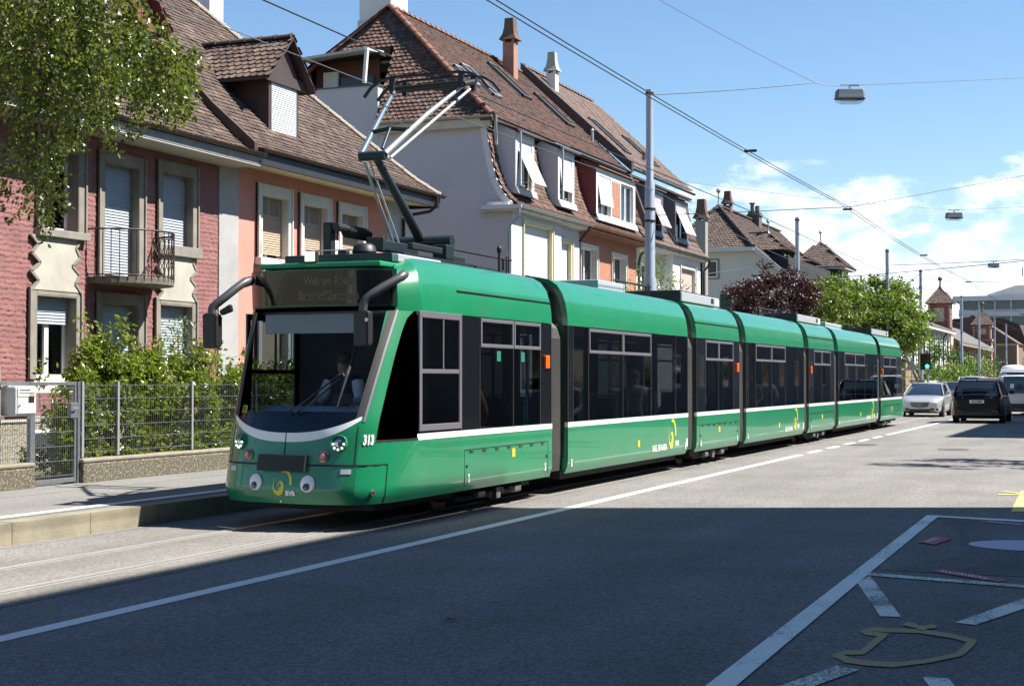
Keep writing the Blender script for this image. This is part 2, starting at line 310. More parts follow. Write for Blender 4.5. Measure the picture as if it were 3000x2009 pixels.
# painted plug outline (charging bay)
PL = [(-1.30, 10.40), (-1.48, 10.36), (-1.60, 10.37), (-1.645, 10.27), (-1.60, 10.19), (-1.50, 10.16), (-1.515, 9.75), (-1.525, 9.46), (-1.62, 9.42), (-1.65, 9.30), (-1.56, 9.16), (-1.42, 9.11), (-1.28, 9.12), (-1.12, 9.32), (-.975, 9.60), (-.95, 9.85), (-.945, 10.12), (-1.08, 10.27), (-1.28, 10.38)]
plug = MB()
for i in range(len(PL) - 1):
    a, b_ = Vector((*PL[i], 0)), Vector((*PL[i + 1], 0)); d = (b_ - a).normalized(); nn = Vector((-d.y, d.x, 0)); nn = Vector((nn.x * .028, nn.y * .085, 0)); e = d * .012
    plug.add([(*(a - e - nn).xy, .0065 + i * .0001), (*(b_ + e - nn).xy, .0065 + i * .0001), (*(b_ + e + nn).xy, .0065 + i * .0001), (*(a - e + nn).xy, .0065 + i * .0001)], [(0, 1, 2, 3)])
plug.add([(x, y, .0095) for x, y in [(-1.33, 10.42), (-1.27, 10.42), (-1.27, 10.5), (-1.22, 10.54), (-1.22, 10.66), (-1.27, 10.7), (-1.29, 10.62), (-1.34, 10.62), (-1.38, 10.74), (-1.43, 10.72), (-1.44, 10.6), (-1.37, 10.52), (-1.33, 10.5)]], [tuple(range(13))])
tag(plug.build('plug_marking', MATS['tan_paint'], recalc=False), kind='structure')
lf = MB().add([(-4.4, 9.62, .012), (-4.36, 9.6, .03), (-4.3, 9.65, .014), (-4.35, 9.68, .022)], [(0, 1, 2, 3)])
tag(lf.build('fallen_leaf', mat('dry_leaf', (.3, .13, .04), .7)), 'single dry brown leaf lying on the shaded asphalt', 'leaf')
iron = mat('cast_iron', (.13, .125, .12), .55, .6, bump=.5, bscale=90)
mh = thing('manhole_cover', 'round iron manhole cover flush in the road beside the tram', 'manhole cover', (-6.3, 39.3, 0))
MB().lathe([(.36, .0), (.36, .008), (.30, .008), (.295, .005), (.0, .005)], (-6.3, 39.3, 0), 28).build('cover', iron, mh)
mh = thing('manhole_cover', 'round iron manhole cover in the lane behind the dark car', 'manhole cover', (-3.9, 37.5, 0))
MB().lathe([(.36, .0), (.36, .008), (.30, .008), (.295, .005), (.0, .005)], (-3.9, 37.5, 0), 28).build('cover', iron, mh)
# near pavement on the camera side of the street
tag(MB().box(.45, 4.4, -40, 330, -.3, .13).build('pavement', MATS['pavement_asphalt'], recalc=False), kind='structure')
# ================================================================== tram
green = mat('tram_green', (.006, .19, .078), .3, coat=.6, var=.08, vscale=1.6, spec=.5, col2=(.022, .17, .085), c2scale=2.2, c2range=(.52, .78))
dgreen = mat('tram_dark_green', (.004, .06, .035), .4, coat=.3)
white_s = mat('tram_white', (.78, .78, .76), .3, coat=.5)
black_p = mat('tram_black_panel', (.006, .007, .009), .12, coat=.6)
seal = mat('black_rubber', (.012, .012, .013), .6)
bellow_m = mat('bellows_rubber', (.23, .215, .205), .5, var=.12, vscale=6)
under_m = mat('underframe_dark', (.02, .02, .02), .8)
silver = mat('brushed_aluminium', (.18, .168, .19), .42, .35)
dmetal = mat('dark_roof_metal', (.018, .03, .034), .45, .3, var=.2)
lmetal = mat('pale_roof_metal', (.45, .47, .5), .45, .3)
pwhite = mat('roof_white', (.72, .72, .72), .5)
blackm = mat('matt_black', (.014, .014, .015), .5)
grip = mat('mirror_grey', (.06, .06, .063), .42)
tglass = glass('tram_window_glass', (.46, .49, .51), 1.52); wglass = glass('windscreen_glass', (.86, .9, .93), 1.36)
yel = mat('logo_yellow', (.62, .55, .03), .35); yel2 = mat('sticker_yellow', (.8, .5, .03), .45); wht = mat('letter_white', (.8, .8, .8), .4)
org = mat('indicator_orange', (.75, .13, .01), .2, coat=.5)
tram = thing('tram', 'long green seven-section tram with pantograph and googly eyes on its front', 'tram', (TX, 14.6, 0))
HW = 1.15; ROOF = [(0, 2.45), (.012, 2.62), (.04, 2.78), (.09, 2.92), (.17, 3.04), (.29, 3.12), (.5, 3.16), (HW, 3.175)]
LOW = [(.06, .30), (.012, .40), (0, .50), (0, .97)]
def section(y0, y1):
    s = MB()
    for sx in (-1, 1):
        X = lambda i: TX + sx * (HW - i)
        rows = [[(X(i), y0, z), (X(i), y1, z)] for i, z in LOW]; rows += [[(X(.05), y0, .97), (X(.05), y1, .97)], [(X(.10), y0, .32), (X(.10), y1, .32)]]
        s.sheet(rows)
        for yy in (y0, y1): s.add([(X(i), yy, z) for i, z in LOW] + [(X(.05), yy, .97), (X(.10), yy, .32)], [tuple(range(6))])
    prof = [(TX + (HW - i), z) for i, z in ROOF[:-1]] + [(TX, 3.175)] + [(TX - (HW - i), z) for i, z in ROOF[:-1][::-1]]
    inn = [(TX + (x - TX) * .93, z - .05 if z > 2.5 else z) for x, z in prof]
    s.sheet([[(x, y0, z), (x, y1, z)] for x, z in prof + inn[::-1] + prof[:1]])
    for yy in (y0, y1): s.sheet([[(x, yy, z) for x, z in prof], [(x, yy, z) for x, z in inn]])
    return s
def stripe(par, y0, y1):
    for sx in (-1, 1):
        MB().box(TX + sx * (HW - .05), TX + sx * (HW + .003), y0, y1, .972, 1.043).build('white_stripe', white_s, par)
def pane(par, y0, y1, z0=1.046, z1=2.447, m=None, name='window_pane', sides=(-1, 1), out=.0):
    for sx in sides: MB().box(TX + sx * (HW - .028 + out), TX + sx * (HW - .006 + out), y0 + .006, y1 - .006, z0, z1).build(name, m or tglass, par, recalc=False)
def mull(par, ys, sides=(-1, 1)):
    for y in ys:
        for sx in sides: MB().box(TX + sx * (HW - .06), TX + sx * (HW - .001), y - .011, y + .011, 1.046, 2.447).build('mullion', seal, par, recalc=False)
def frame(par, y0, y1, z0, z1, w=.045, sides=(-1, 1), name='window_frame', wb=None):
    wb = wb or w
    for sx in sides:
        a, b_ = TX + sx * (HW - .02), TX + sx * (HW + .012); s = MB()
        for (u0, u1, v0, v1) in ((y0, y1, z1 - w, z1), (y0, y1, z0, z0 + wb), (y0, y0 + w, z0 + wb, z1 - w), (y1 - w, y1, z0 + wb, z1 - w)): s.box(min(a, b_), max(a, b_), u0, u1, v0, v1)
        s.build(name, silver, par, bevel=.006)
def swirl(par, fn, sc, m=yel):
    """comet shaped emblem: crescent on the right, teardrop with a curled tail on the left"""
    cres = [(math.cos(a) * .5, math.sin(a) * .62) for a in np.linspace(R(112), R(-8), 14)] + [(math.cos(a) * .37 - .02, math.sin(a) * .53 - .03) for a in np.linspace(R(-8), R(112), 14)]
    ts = np.linspace(0, 1, 30); th_ = [R(125 + 400 * t) for t in ts]; Ro = np.interp(ts, [0, .25, .5, .75, 1], [.40, .37, .33, .22, .07]); Ri = np.interp(ts, [0, .2, .45, .7, .85, 1], [.395, .28, .04, .13, .09, .03])
    rows = [[Vector(fn((-.24 + math.cos(a) * r_) * sc, (-.17 + math.sin(a) * r_ * 1.3) * sc)) for a, r_ in zip(th_, rr)] for rr in (Ro, np.minimum(Ri, Ro - .004))]; MB().sheet(rows).build('emblem', m, par, recalc=False)
    for nm, poly in (('crescent', cres),):
        bm = bmesh.new(); vs = [bm.verts.new(fn(u * sc, v * sc)) for u, v in poly]; f = bm.faces.new(vs); bmesh.ops.triangulate(bm, faces=[f], ngon_method='EAR_CLIP')
        me = bpy.data.meshes.new(nm); bm.to_mesh(me); bm.free(); finish(me, 'emblem', m, par, recalc=False)
side_fn = lambda yc, zc, out=.004: (lambda u, v: (TX + HW + out, yc + u, zc + v))
def logo(par, y1):
    swirl(par, side_fn(y1 - 1.02, .70), .42)
    text_obj('lettering', 'BVB', wht, par, side_fn(y1 - .86, .475), .13, 1.0, .004); text_obj('lettering', 'BASEL ERFAHREN', wht, par, side_fn(y1 - 2.28, .43), .155, .72, .001)
def stickers(par, yy, z=.62): MB().box(TX + HW, TX + HW + .004, yy - .05, yy + .05, z - .055, z + .055).build('yellow_sticker', yel2, par)
def arrows(par, y0, y1):
    for yy in (y0, y1): MB().add([(TX + HW + .003, yy - .03, .40), (TX + HW + .003, yy + .03, .40), (TX + HW + .003, yy + .01, .46), (TX + HW + .003, yy + .03, .5), (TX + HW + .003, yy - .03, .5), (TX + HW + .003, yy - .01, .46)], [tuple(range(6))]).build('lifting_mark', wht, par)
def hatch(par, y0, y1, z1=.80, z0=.35):
    s = MB(); x = TX + HW + .002
    for a in ((y0, y1, z1 - .006, z1 + .006), (y0 - .005, y0 + .005, z0, z1), (y1 - .005, y1 + .005, z0, z1)): s.box(x - .004, x, *a)
    s.build('hatch_gap', seal, par)
    n = max(3, int((y1 - y0) / .4)); h = MB()
    for k in range(n): yy = y0 + (k + .5) * (y1 - y0) / n; h.box(x, x + .012, yy - .05, yy + .05, z1 - .03, z1 - .012)
    h.build('hatch_hinge', dgreen, par, kind='stuff')
    for yy in (y0 + .06, y1 - .06): MB().lathe([(.018, 0), (.018, .01), (.0, .012)], (x, yy, .6), 10, 'x').build('hatch_lock', seal, par)
def roofseam(par, y0, y1):
    MB().box(TX + HW - .045, TX + HW - .018, y0, y1, 2.735, 2.75).build('roof_seam', seal, par)
    prof = [(TX + (HW - i) + .003, z) for i, z in ROOF[3:-1]]
    for yy in (y1 - .28,): MB().sheet([[(x, yy - .006, z), (x, yy + .006, z)] for x, z in prof]).build('roof_seam', seal, par)
def ends(par, y0, y1):
    """dark gangway faces at the section ends"""
    for yy, dy in ((y0, .03), (y1, -.03)):
        s = MB(); outer = [(TX + HW - .03, .4), (TX + HW - .03, 2.45), (TX + HW - .10, 2.9), (TX + HW - .35, 3.08), (TX, 3.12)]; inner = [(TX + .86, .4), (TX + .86, 2.3), (TX + .82, 2.6), (TX + .7, 2.7), (TX, 2.72)]
        for mir in (1, -1):
            o = [(TX + mir * (x - TX), yy + dy, z) for x, z in outer]; i = [(TX + mir * (x - TX), yy + dy, z) for x, z in inner]; s.sheet([o, i])
        s.build('gangway_face', dgreen, par)
def floor_in(par, y0, y1):
    B('cabin_floor', under_m, par, TX - HW + .12, TX + HW - .12, y0, y1, .32, .38)
    B('ceiling', mat('cabin_ceiling', (.3, .31, .32), .7), par, TX - HW + .16, TX + HW - .16, y0, y1, 2.44, 2.47)
seatm = mat('seat_green', (.02, .12, .1), .6); polem = mat('grab_pole', (.05, .3, .24), .35)
def seat(par, x, y, face):
    s = MB(); s.box(x - .21, x + .21, y - .2, y + .22, .74, .82); s.hexa([(x - .21, y - face * .2, .82), (x + .21, y - face * .2, .82), (x + .21, y - face * .26, .82), (x - .21, y - face * .26, .82), (x - .19, y - face * .27, 1.38), (x + .19, y - face * .27, 1.38), (x + .19, y - face * .33, 1.38), (x - .19, y - face * .33, 1.38)])
    s.box(x - .04, x + .04, y - .04, y + .04, .38, .74); o = s.build('seat', seatm, par, bevel=.02)
    MB().tube([(x - .2, y - face * .33, .85), (x - .2, y - face * .33, 1.42), (x + .2, y - face * .33, 1.42), (x + .2, y - face * .33, .85)], .014, 6).build('grab_rail', polem, par)
def pole(par, x, y): MB().tube([(x, y, .38), (x, y, 2.44)], .017, 8).build('grab_pole', polem, par)
def lamp_side(par, y): MB().box(TX + HW - .01, TX + HW + .035, y - .08, y + .08, 1.82, 2.0).build('side_indicator', org, par, bevel=.012)
def bogie(par, yc):
    for sx in (-1, 1):
        for dy in (-.9, .9):
            x = TX + sx * .53
            MB().lathe([(.29, -.05), (.3, -.03), (.3, .05), (.2, .055), (.2, .04), (.08, .06), (.0, .06)], (x, yc + dy, .295), 22, 'x').build('wheel', mat('wheel_steel', (.14, .12, .1), .6, .7), par, smooth=40)
        MB().box(TX + sx * .72 - .06, TX + sx * .72 + .06, yc - 1.25, yc + 1.25, .17, .27).build('bogie_beam', under_m, par)
        xs = TX + sx * 1.0
        for dy in (-.62, .62):
            for e in (-.055, .055): MB().lathe([(.05, -.05), (.075, -.03), (.075, .03), (.04, .05)], (xs, yc + dy + e, .205), 8, 'z').build('sand_valve', mat('cast_grey', (.13, .13, .125), .7, .3), par)
        MB().box(xs - .03, xs + .03, yc - .08, yc + .06, .12, .26).box(xs - .02, xs + .02, yc + .12, yc + .18, .18, .25).build('brake_box', mat('cast_grey', (.13, .13, .125), .7, .3), par)
    B('track_brake', under_m, par, TX - .9, TX + .9, yc - 1.1, yc + 1.1, .13, .3)

# ---- middle sections
def mid(y0, y1, kind, lampy=None):
    sec = section(y0, y1).build('body_section', green, tram, smooth=35); L = y1 - y0
    stripe(sec, y0, y1); ends(sec, y0, y1); floor_in(sec, y0, y1)
    B('underframe', under_m, sec, TX - .95, TX + .95, y0 + .2, y1 - .2, .2, .33)
    if kind == 'C':
        fr = [0, .035, .142, .40, .64, .875, 1]
        ys = [y0 + f_ * L for f_ in fr]
        for k in range(6): pane(sec, ys[k], ys[k + 1], m=black_p if k == 0 else None, name='black_panel' if k == 0 else 'window_pane')
        mull(sec, ys[1:-1]); mull(sec, [y0 + .012, y1 - .012])
        frame(sec, ys[2] + .01, ys[3] - .005, 2.06, 2.43); frame(sec, ys[3] + .005, ys[4] - .01, 2.06, 2.43); logo(sec, y1); stickers(sec, y0 + .53 * L, .60); arrows(sec, y0 + .15, y1 - .18)
        MB().box(TX + HW, TX + HW + .003, y1 - .14, y1 - .05, .44, .58).build('data_plate', wht, sec)
        for k, f_ in enumerate((.1, .24, .38, .56, .72)):
            for x in (.8, .36, -.8, -.36): seat(sec, TX + x, y0 + f_ * L, 1 if k % 2 else -1)
        for f_ in (.17, .48, .8): pole(sec, TX + .1, y0 + f_ * L)
    else:
        fr = [0, .185, .49, .84, 1]
        ys = [y0 + f_ * L for f_ in fr]
        for k in range(4): pane(sec, ys[k], ys[k + 1], m=black_p if k in (0, 3) else None, name='black_panel' if k in (0, 3) else 'window_pane')
        mull(sec, ys[1:-1]); mull(sec, [y0 + .012, y1 - .012]); frame(sec, ys[1] + .01, ys[2] - .005, 2.03, 2.42); frame(sec, ys[2] + .005, ys[3] - .01, 2.03, 2.42)
        hatch(sec, y0 + .2, y1 - .14); stickers(sec, y0 + L * .5, .68); arrows(sec, y0 + .3, y1 - .2); roofseam(sec, y0, y1); lamp_side(sec, lampy); bogie(sec, (y0 + y1) / 2)
        for f_ in (.3, .7):
            for x in (.78, -.78): seat(sec, TX + x, y0 + f_ * L, 1 if f_ < .5 else -1)
    return sec
S2 = mid(20.83, 27.32, 'C'); S3 = mid(27.93, 31.33, 'M', 31.1); S4 = mid(31.93, 38.15, 'C'); S5 = mid(38.76, 42.36, 'M', 39.0); S6 = mid(42.98, 50.15, 'C')
# pleated bellows
def bellows(y0, y1):
    n = 9; rows = []; prof = [(1.06, .36), (1.075, .6), (1.075, 2.25), (1.03, 2.4), (.86, 2.58), (.86, 2.86), (.8, 2.98), (.5, 3.03), (0, 3.04)]
    full = prof + [(-x, z) for x, z in prof[::-1][1:]]
    for k in range(2 * n + 1):
        yy = y0 + (y1 - y0) * k / (2 * n); o = 0.045 if k % 2 else 0
        rows.append([(TX + x * (1 + o * (1 if abs(x) > .3 else 0)), yy, z + (o * .6 if z > 2.9 else 0)) for x, z in full])
    b_ = MB().sheet(rows); r2 = [[(TX + (x - TX) * .94, y, z if z < 2.5 else z - .06) for x, y, z in r_] for r_ in rows]; b_.sheet(r2)
    o = b_.build('bellows', bellow_m, tram)
    B('turntable', under_m, o, TX - .95, TX + .95, y0, y1, .26, .36)
for a, b_ in ((20.17, 20.83), (27.32, 27.93), (31.33, 31.93), (38.15, 38.76), (42.36, 42.98), (50.15, 50.85)):
    bellows(a - .02, a + (b_ - a) * .66)
    B('gangway_tunnel', seal, tram, TX - .93, TX + .93, a + (b_ - a) * .6, b_ + .04, .4, .5); B('gangway_tunnel', seal, tram, TX - .86, TX + .86, a + (b_ - a) * .6, b_ + .04, 2.5, 2.95)
    for sx in (-1, 1): B('gangway_cheek', seal, tram, min(TX + sx * .82, TX + sx * .9), max(TX + sx * .82, TX + sx * .9), a + (b_ - a) * .6, b_ + .04, .5, 2.5)
# ---- nose sections -------------------------------------------------
CP = [(0, 0), (.22, .008), (.45, .035), (.66, .09), (.80, .155), (.91, .24), (1.0, .36), (1.07, .53), (1.12, .76), (1.145, 1.0), (1.15, 1.25)]
def dense(cp, n=8):
    out = []; P = [(-cp[1][0], cp[1][1])] + cp + [(cp[-1][0], 2 * cp[-1][1] - cp[-2][1])]
    for i in range(1, len(P) - 2):
        p0, p1, p2, p3 = [np.array(q) for q in P[i - 1:i + 3]]
        for t in np.linspace(0, 1, n, endpoint=False): out.append(.5 * ((2 * p1) + (-p0 + p2) * t + (2 * p0 - 5 * p1 + 4 * p2 - p3) * t * t + (-p0 + 3 * p1 - 3 * p2 + p3) * t ** 3))
    out.append(np.array(cp[-1])); return np.array(out)
DC = dense(CP); DS = np.concatenate([[0], np.cumsum(np.hypot(*np.diff(DC, axis=0).T))]); SEND = DS[-1]
YC_Z = [.28, .45, .85, 1.08, 1.25, 1.6, 2.0, 2.47, 2.50, 2.95]; YC_Y = [14.63, 14.635, 14.72, 14.765, 14.82, 14.97, 15.15, 15.38, 15.37, 15.34]
def nose_pt(s, z, out=0., mirror=None):
    """point of the nose surface: s is the arc length from the centre line (sign = side), z the height"""
    a = abs(s); sg = 1 if s >= 0 else -1
    if a >= SEND: x, off = HW, CP[-1][1] + (a - SEND); nx, ny = 1., 0.
    else:
        x = np.interp(a, DS, DC[:, 0]); off = np.interp(a, DS, DC[:, 1]); e = .02
        dx = np.interp(min(a + e, SEND), DS, DC[:, 0]) - np.interp(max(a - e, 0), DS, DC[:, 0]); dy = np.interp(min(a + e, SEND), DS, DC[:, 1]) - np.interp(max(a - e, 0), DS, DC[:, 1])
        if a < e: dx, dy = 1, 0
        L_ = math.hypot(dx, dy); nx, ny = dy / L_, -dx / L_
    f_ = min(max((off - .25) / 1.35, 0), 1); f_ = 1 - f_ * f_ * (3 - 2 * f_)
    yc = np.interp(z, YC_Z, YC_Y); tuck = .05 * max(0, (.42 - z) / .14)
    i = out - tuck
    kz = 1 - .85 * min(max((z - 1.2) / 1.3, 0), 1); X_ = sg * (x + nx * i)      # the leading section points very slightly across the track
    return Vector((TX + X_ + .03 * f_ * kz, 14.63 + off + (yc - 14.63) * f_ + ny * i - .11 * X_ * f_ * kz, z))
def s_at_y(y): return SEND + (y - 14.63 - CP[-1][1])
def patch(slo, shi, zlo, zhi, out, ns, nz, thick=.02):
    """closed sheet on the nose; the four limits are numbers or functions (s limits of z, z limits of s)"""
    fn = lambda q, v: q(v) if callable(q) else q
    def pt(i, j, o):
        a, b_ = i / ns, j / nz
        zl = 1.2 + (2.45 - 1.2) * b_ if callable(slo) or callable(shi) else 0
        s_ = fn(slo, zl) * (1 - a) + fn(shi, zl) * a; z_ = fn(zlo, s_) * (1 - b_) + fn(zhi, s_) * b_
        return nose_pt(s_, z_, o)
    m_ = MB(); m_.sheet([[pt(i, j, out) for i in range(ns + 1)] for j in range(nz + 1)])
    if thick: m_.sheet([[pt(i, j, out - thick) for i in range(ns + 1)] for j in range(nz + 1)])
    if thick:
        for side in ('b', 't', 'l', 'r'):
            idx = [(i, 0) for i in range(ns + 1)] if side == 'b' else [(i, nz) for i in range(ns + 1)] if side == 't' else [(0, j) for j in range(nz + 1)] if side == 'l' else [(ns, j) for j in range(nz + 1)]
            m_.sheet([[pt(i, j, out) for i, j in idx], [pt(i, j, out - thick) for i, j in idx]])
    return m_
# border curves in (s, z)
s_ws = lambda z: np.interp(z, [1.0, 1.22, 2.47], [.90, .915, 1.02])            # windscreen edge
s_sw = lambda z: np.interp(z, [1.0, 1.05, 1.12, 1.5, 2.0, 2.28, 2.38, 2.43, 2.47], [1.14, 1.115, 1.10, 1.125, 1.15, 1.18, 1.22, 1.29, 1.40])      # front edge of the cab side window
zb_top = lambda s: 1.075 + .185 * (min(abs(s), .89) / .89) ** 2.4
zb_bot = lambda s: .975 + .245 * (min(abs(s), .89) / .89) ** 2.6
S17 = s_at_y(20.17)
def nose(name_end=20.17, full=True):
    SE = s_at_y(name_end)
    s1 = MB()
    def take(m_): s1.add(m_.v, m_.f)
    for sg in (1, -1):
        take(patch(0, sg * .90, .30, lambda s: zb_bot(s), 0, 16, 12)); take(patch(sg * .90, sg * SE, .30, .972, 0, 34, 12))
        take(patch(sg * .90, lambda z, g=sg: g * s_sw(z), 1.0 - .028, 2.45, 0, 10, 18))       # pillar
    # pillar foot and roof shell
    rings = [(0, 2.45), (.012, 2.62), (.04, 2.78), (.09, 2.925), (.17, 3.03), (.29, 3.10), (.5, 3.15), (.8, 3.172)]
    for sg in (1, -1):
        ss = np.concatenate([np.linspace(1.0, 2.2, 22), np.linspace(2.4, SE, 8)]); rows = []
        for i, z in rings:
            row = []
            for s_ in ss:
                p = nose_pt(sg * s_, min(z, 2.95)); q = nose_pt(sg * s_, min(z, 2.95), -i); k = min(max((p.y - 15.7) / .7, 0), 1)
                zz = (2.45 + (z - 2.45) * (.93 + .07 * k)); row.append(Vector((q.x, q.y + (1 - k) * i * .9, zz)))
            rows.append(row)
        s1.sheet(rows); last = rows[-1]; s1.sheet([last, [Vector((TX, p.y, 3.19 if p.y > 16.2 else 3.05)) for p in last]])
    o = s1.build('body_section', green, tram, smooth=40)
    return o
S1 = nose()
def fpatch(name, m, par, *a, **k):
    return patch(*a, **k).build(name, m, par, smooth=50)
ws = fpatch('windscreen', wglass, S1, lambda z: -s_ws(z) + .0, lambda z: s_ws(z), lambda s: zb_top(s), 2.465, -.004, 28, 20, thick=.012)
fpatch('windscreen_lower_band', black_p, S1, -.88, .88, lambda s: zb_top(s), lambda s: max(1.31, zb_top(s) + .01), -.024, 26, 4, thick=.01)
for sg in (1, -1):
    fpatch('windscreen_seal', seal, S1, lambda z, g=sg: g * (s_ws(z) - .085), lambda z, g=sg: g * s_ws(z), lambda s: zb_top(s) + .004, 2.46, .001, 3, 20, thick=.004)
    fpatch('windscreen_trim', silver, S1, lambda z, g=sg: g * s_ws(z), lambda z, g=sg: g * (s_ws(z) + .028), 1.2, 2.46, .006, 2, 18)
    fpatch('front_stripe', white_s, S1, 0, sg * .895, lambda s: zb_bot(s), lambda s: zb_top(s), .004, 20, 2)
fpatch('centre_seam', seal, S1, -.006, .006, .80, lambda s: zb_top(s), .006, 1, 4, thick=.004)
fpatch('bumper_seam', seal, S1, -.93, .93, .715, .738, .003, 24, 1, thick=.006)
for sg in (1, -1):
    fpatch('bumper_seam', seal, S1, sg * .93, sg * 1.315, .725, .738, .003, 6, 1, thick=.006)
    fpatch('bumper_seam', seal, S1, sg * 1.31, sg * 1.322, .31, .73, .003, 1, 6, thick=.006)
    fpatch('corner_seam', seal, S1, sg * .865, sg * .877, .74, 1.15, .003, 1, 5, thick=.006)
    # cab side glass, dark panels, framed driver's window
    fpatch('cab_side_glass', glass('cab_side_glass', (.06, .07, .075), 1.5), S1, lambda z, g=sg: g * s_sw(z), lambda z, g=sg: g * s_at_y(15.80), 1.0, 2.45, -.006, 10, 16, thick=.012)
    fpatch('cab_glass_sill', seal, S1, sg * 1.08, sg * s_at_y(15.8), .972, .998, .0, 8, 1)
for sx in (1, -1):
    sd_ = (sx,)
    pane(S1, 15.81, 17.02, sides=sd_); frame(S1, 15.82, 17.02, 1.07, 2.455, .075, sides=sd_, name='cab_window_frame'); 
    xx = TX + sx * (HW + .006); MB().box(min(xx, xx - sx * .03), max(xx, xx - sx * .03), 15.9, 16.95, 1.735, 1.785).box(min(xx, xx - sx * .02), max(xx, xx - sx * .02), 16.48, 16.51, 1.785, 2.38).build('cab_window_bar', silver, S1, bevel=.005)
    pane(S1, 17.02, 17.6, m=black_p, name='black_panel', sides=sd_); pane(S1, 17.6, 18.72, sides=sd_); pane(S1, 18.72, 19.72, sides=sd_); pane(S1, 19.72, 20.17, m=black_p, name='black_panel', sides=sd_)
    mull(S1, [17.6, 18.72, 19.72, 20.15, 17.03], sides=sd_); frame(S1, 17.61, 18.71, 2.07, 2.435, sides=sd_); frame(S1, 18.73, 19.71, 2.07, 2.435, sides=sd_)
    MB().box(min(TX + sx * (HW - .05), TX + sx * (HW + .003)), max(TX + sx * (HW - .05), TX + sx * (HW + .003)), 15.78, 20.17, .972, 1.043).build('white_stripe', white_s, S1)
lamp_side(S1, 19.93); hatch(S1, 17.12, 20.0); roofseam(S1, 16.95, 20.17); stickers(S1, 18.72, .70); arrows(S1, 17.25, 19.9); ends(S1, 19.0, 20.17); bogie(S1, 18.5)
MB().box(TX - HW + .05, TX + HW - .05, 17.0, 17.03, .38, 2.44).build('cab_bulkhead', mat('cab_wall', (.09, .1, .11), .6), S1)
floor_in(S1, 15.9, 20.1); B('underframe', under_m, S1, TX - .9, TX + .9, 15.2, 19.9, .2, .33)
for xv in (.78, -.78, .36): seat(S1, TX + xv, 18.2, 1)
seat(S1, TX + .78, 19.3, -1)
for yy in (18.7,): 
    for k, yv in enumerate((18.16, 19.0)): MB().box(TX + HW - .008, TX + HW - .003, yv, yv + .13, 1.9, 2.03).build('window_sticker', mat('sticker_green', (.02, .16, .11), .5), S1)
text_obj('lettering', '313', wht, S1, lambda u, v: nose_pt(.945 + u, .955 + v, .004), .145, .62, .008)
# destination display
disp = patch(-1.03, 1.03, 2.50, 2.93, .02, 22, 4, thick=.16).build('destination_display', dgreen, S1, smooth=40)
glassd = patch(-.97, .97, 2.525, 2.905, .026, 22, 3, thick=.004).build('display_glass', mat('display_glass', (.012, .011, .009), .06, coat=.8), disp, smooth=40)
ledm = mat('led_amber', (.105, .09, .045), .5)
text_obj('lettering', 'Weil am Rhein', ledm, disp, lambda u, v: nose_pt(.23 + u, 2.745 + v, .0285), .145, .72, .004, center=True); text_obj('lettering', 'Bahnhof/Zentrum', ledm, disp, lambda u, v: nose_pt(.22 + u, 2.575 + v, .0285), .145, .72, .004, center=True)
# lamps
chrome = mat('chrome', (.6, .6, .6), .12, 1); ledw = mat('led_white', (.9, .9, .85), .3, emit=(1, .97, .9), estr=1.5); redl = mat('red_lens', (.28, .015, .012), .25, coat=.5); redin = mat('red_lens_core', (.45, .3, .28), .4)
def face_frame(s, z):
    p = nose_pt(s, z); a = (nose_pt(s + .02, z) - nose_pt(s - .02, z)).normalized(); b_ = (nose_pt(s, z + .02) - nose_pt(s, z - .02)).normalized(); n_ = a.cross(b_).normalized()
    if n_.y > 0: n_ = -n_
    return p, a, b_, n_
def disc(par, name, s, z, prof, m, ra=1., n=20, du=0, dv=0, dn=0):
    p, a, b_, n_ = face_frame(s, z); p = p + a * du + b_ * dv + n_ * dn; m_ = MB(); rows = []
    for r_, h in prof: rows.append([p + (a * math.cos(t) * r_ + b_ * math.sin(t) * r_ * ra) + n_ * h for t in [2 * math.pi * k / n for k in range(n)]])
    m_.sheet(rows, close=True); return m_.build(name, m, par, smooth=40)
for sg in (1, -1):
    h = disc(S1, 'headlight', sg * .675, .965, [(.095, -.02), (.095, .02), (.088, .033), (.08, .028), (.076, .012), (.0, .01)], green)
    disc(h, 'reflector_bowl', sg * .675, .955, [(.076, .016), (.076, .03), (.066, .018), (.0, .014)], dgreen)
    disc(h, 'projector_lens', sg * .675, .965, [(.040, .01), (.042, .045), (.034, .05), (.02, .06), (.0, .064)], chrome)
    for k in range(5):
        an = R(180 + 45 * k); disc(h, 'led', sg * .675, .955, [(.010, .03), (.010, .042), (.0, .046)], ledw, n=10, du=math.cos(an) * .06, dv=math.sin(an) * .06)
    t = disc(S1, 'tail_light', sg * .51, .82, [(.064, -.02), (.064, .02), (.057, .026), (.0, .024)], mat('chrome_ring', (.5, .42, .3), .3, .8)); disc(t, 'red_lens', sg * .51, .82, [(.056, .02), (.054, .036), (.0, .044)], redl); disc(t, 'lens_core', sg * .51, .82, [(.033, .036), (.03, .046), (.0, .05)], redin)
    disc(S1, 'toy_eye', sg * .35, .525, [(.090, .0), (.088, .018), (.07, .03), (.0, .036)], mat('eye_white', (.8, .8, .82), .25, coat=.5), 1.05)
    disc(S1, 'toy_pupil', sg * .35, .525, [(.042, .026), (.042, .034), (.0, .040)], mat('pupil_brown', (.035, .03, .028), .2, coat=.5), du=.0, dv=-.04, dn=.004)
    fpatch('reflector_plate', mat('reflector_grey', (.5, .5, .56), .4), S1, sg * .72, sg * .84, .635, .685, .005, 3, 1)
bmp = patch(-.31, .31, .66, .835, .075, 10, 8, thick=.1).build('bumper_pad', seal, S1, bevel=.015)
for k in range(6): patch(-.30, .30, .672 + k * .027, .682 + k * .027, .082, 8, 1, thick=.01).build('pad_rib', blackm, bmp)
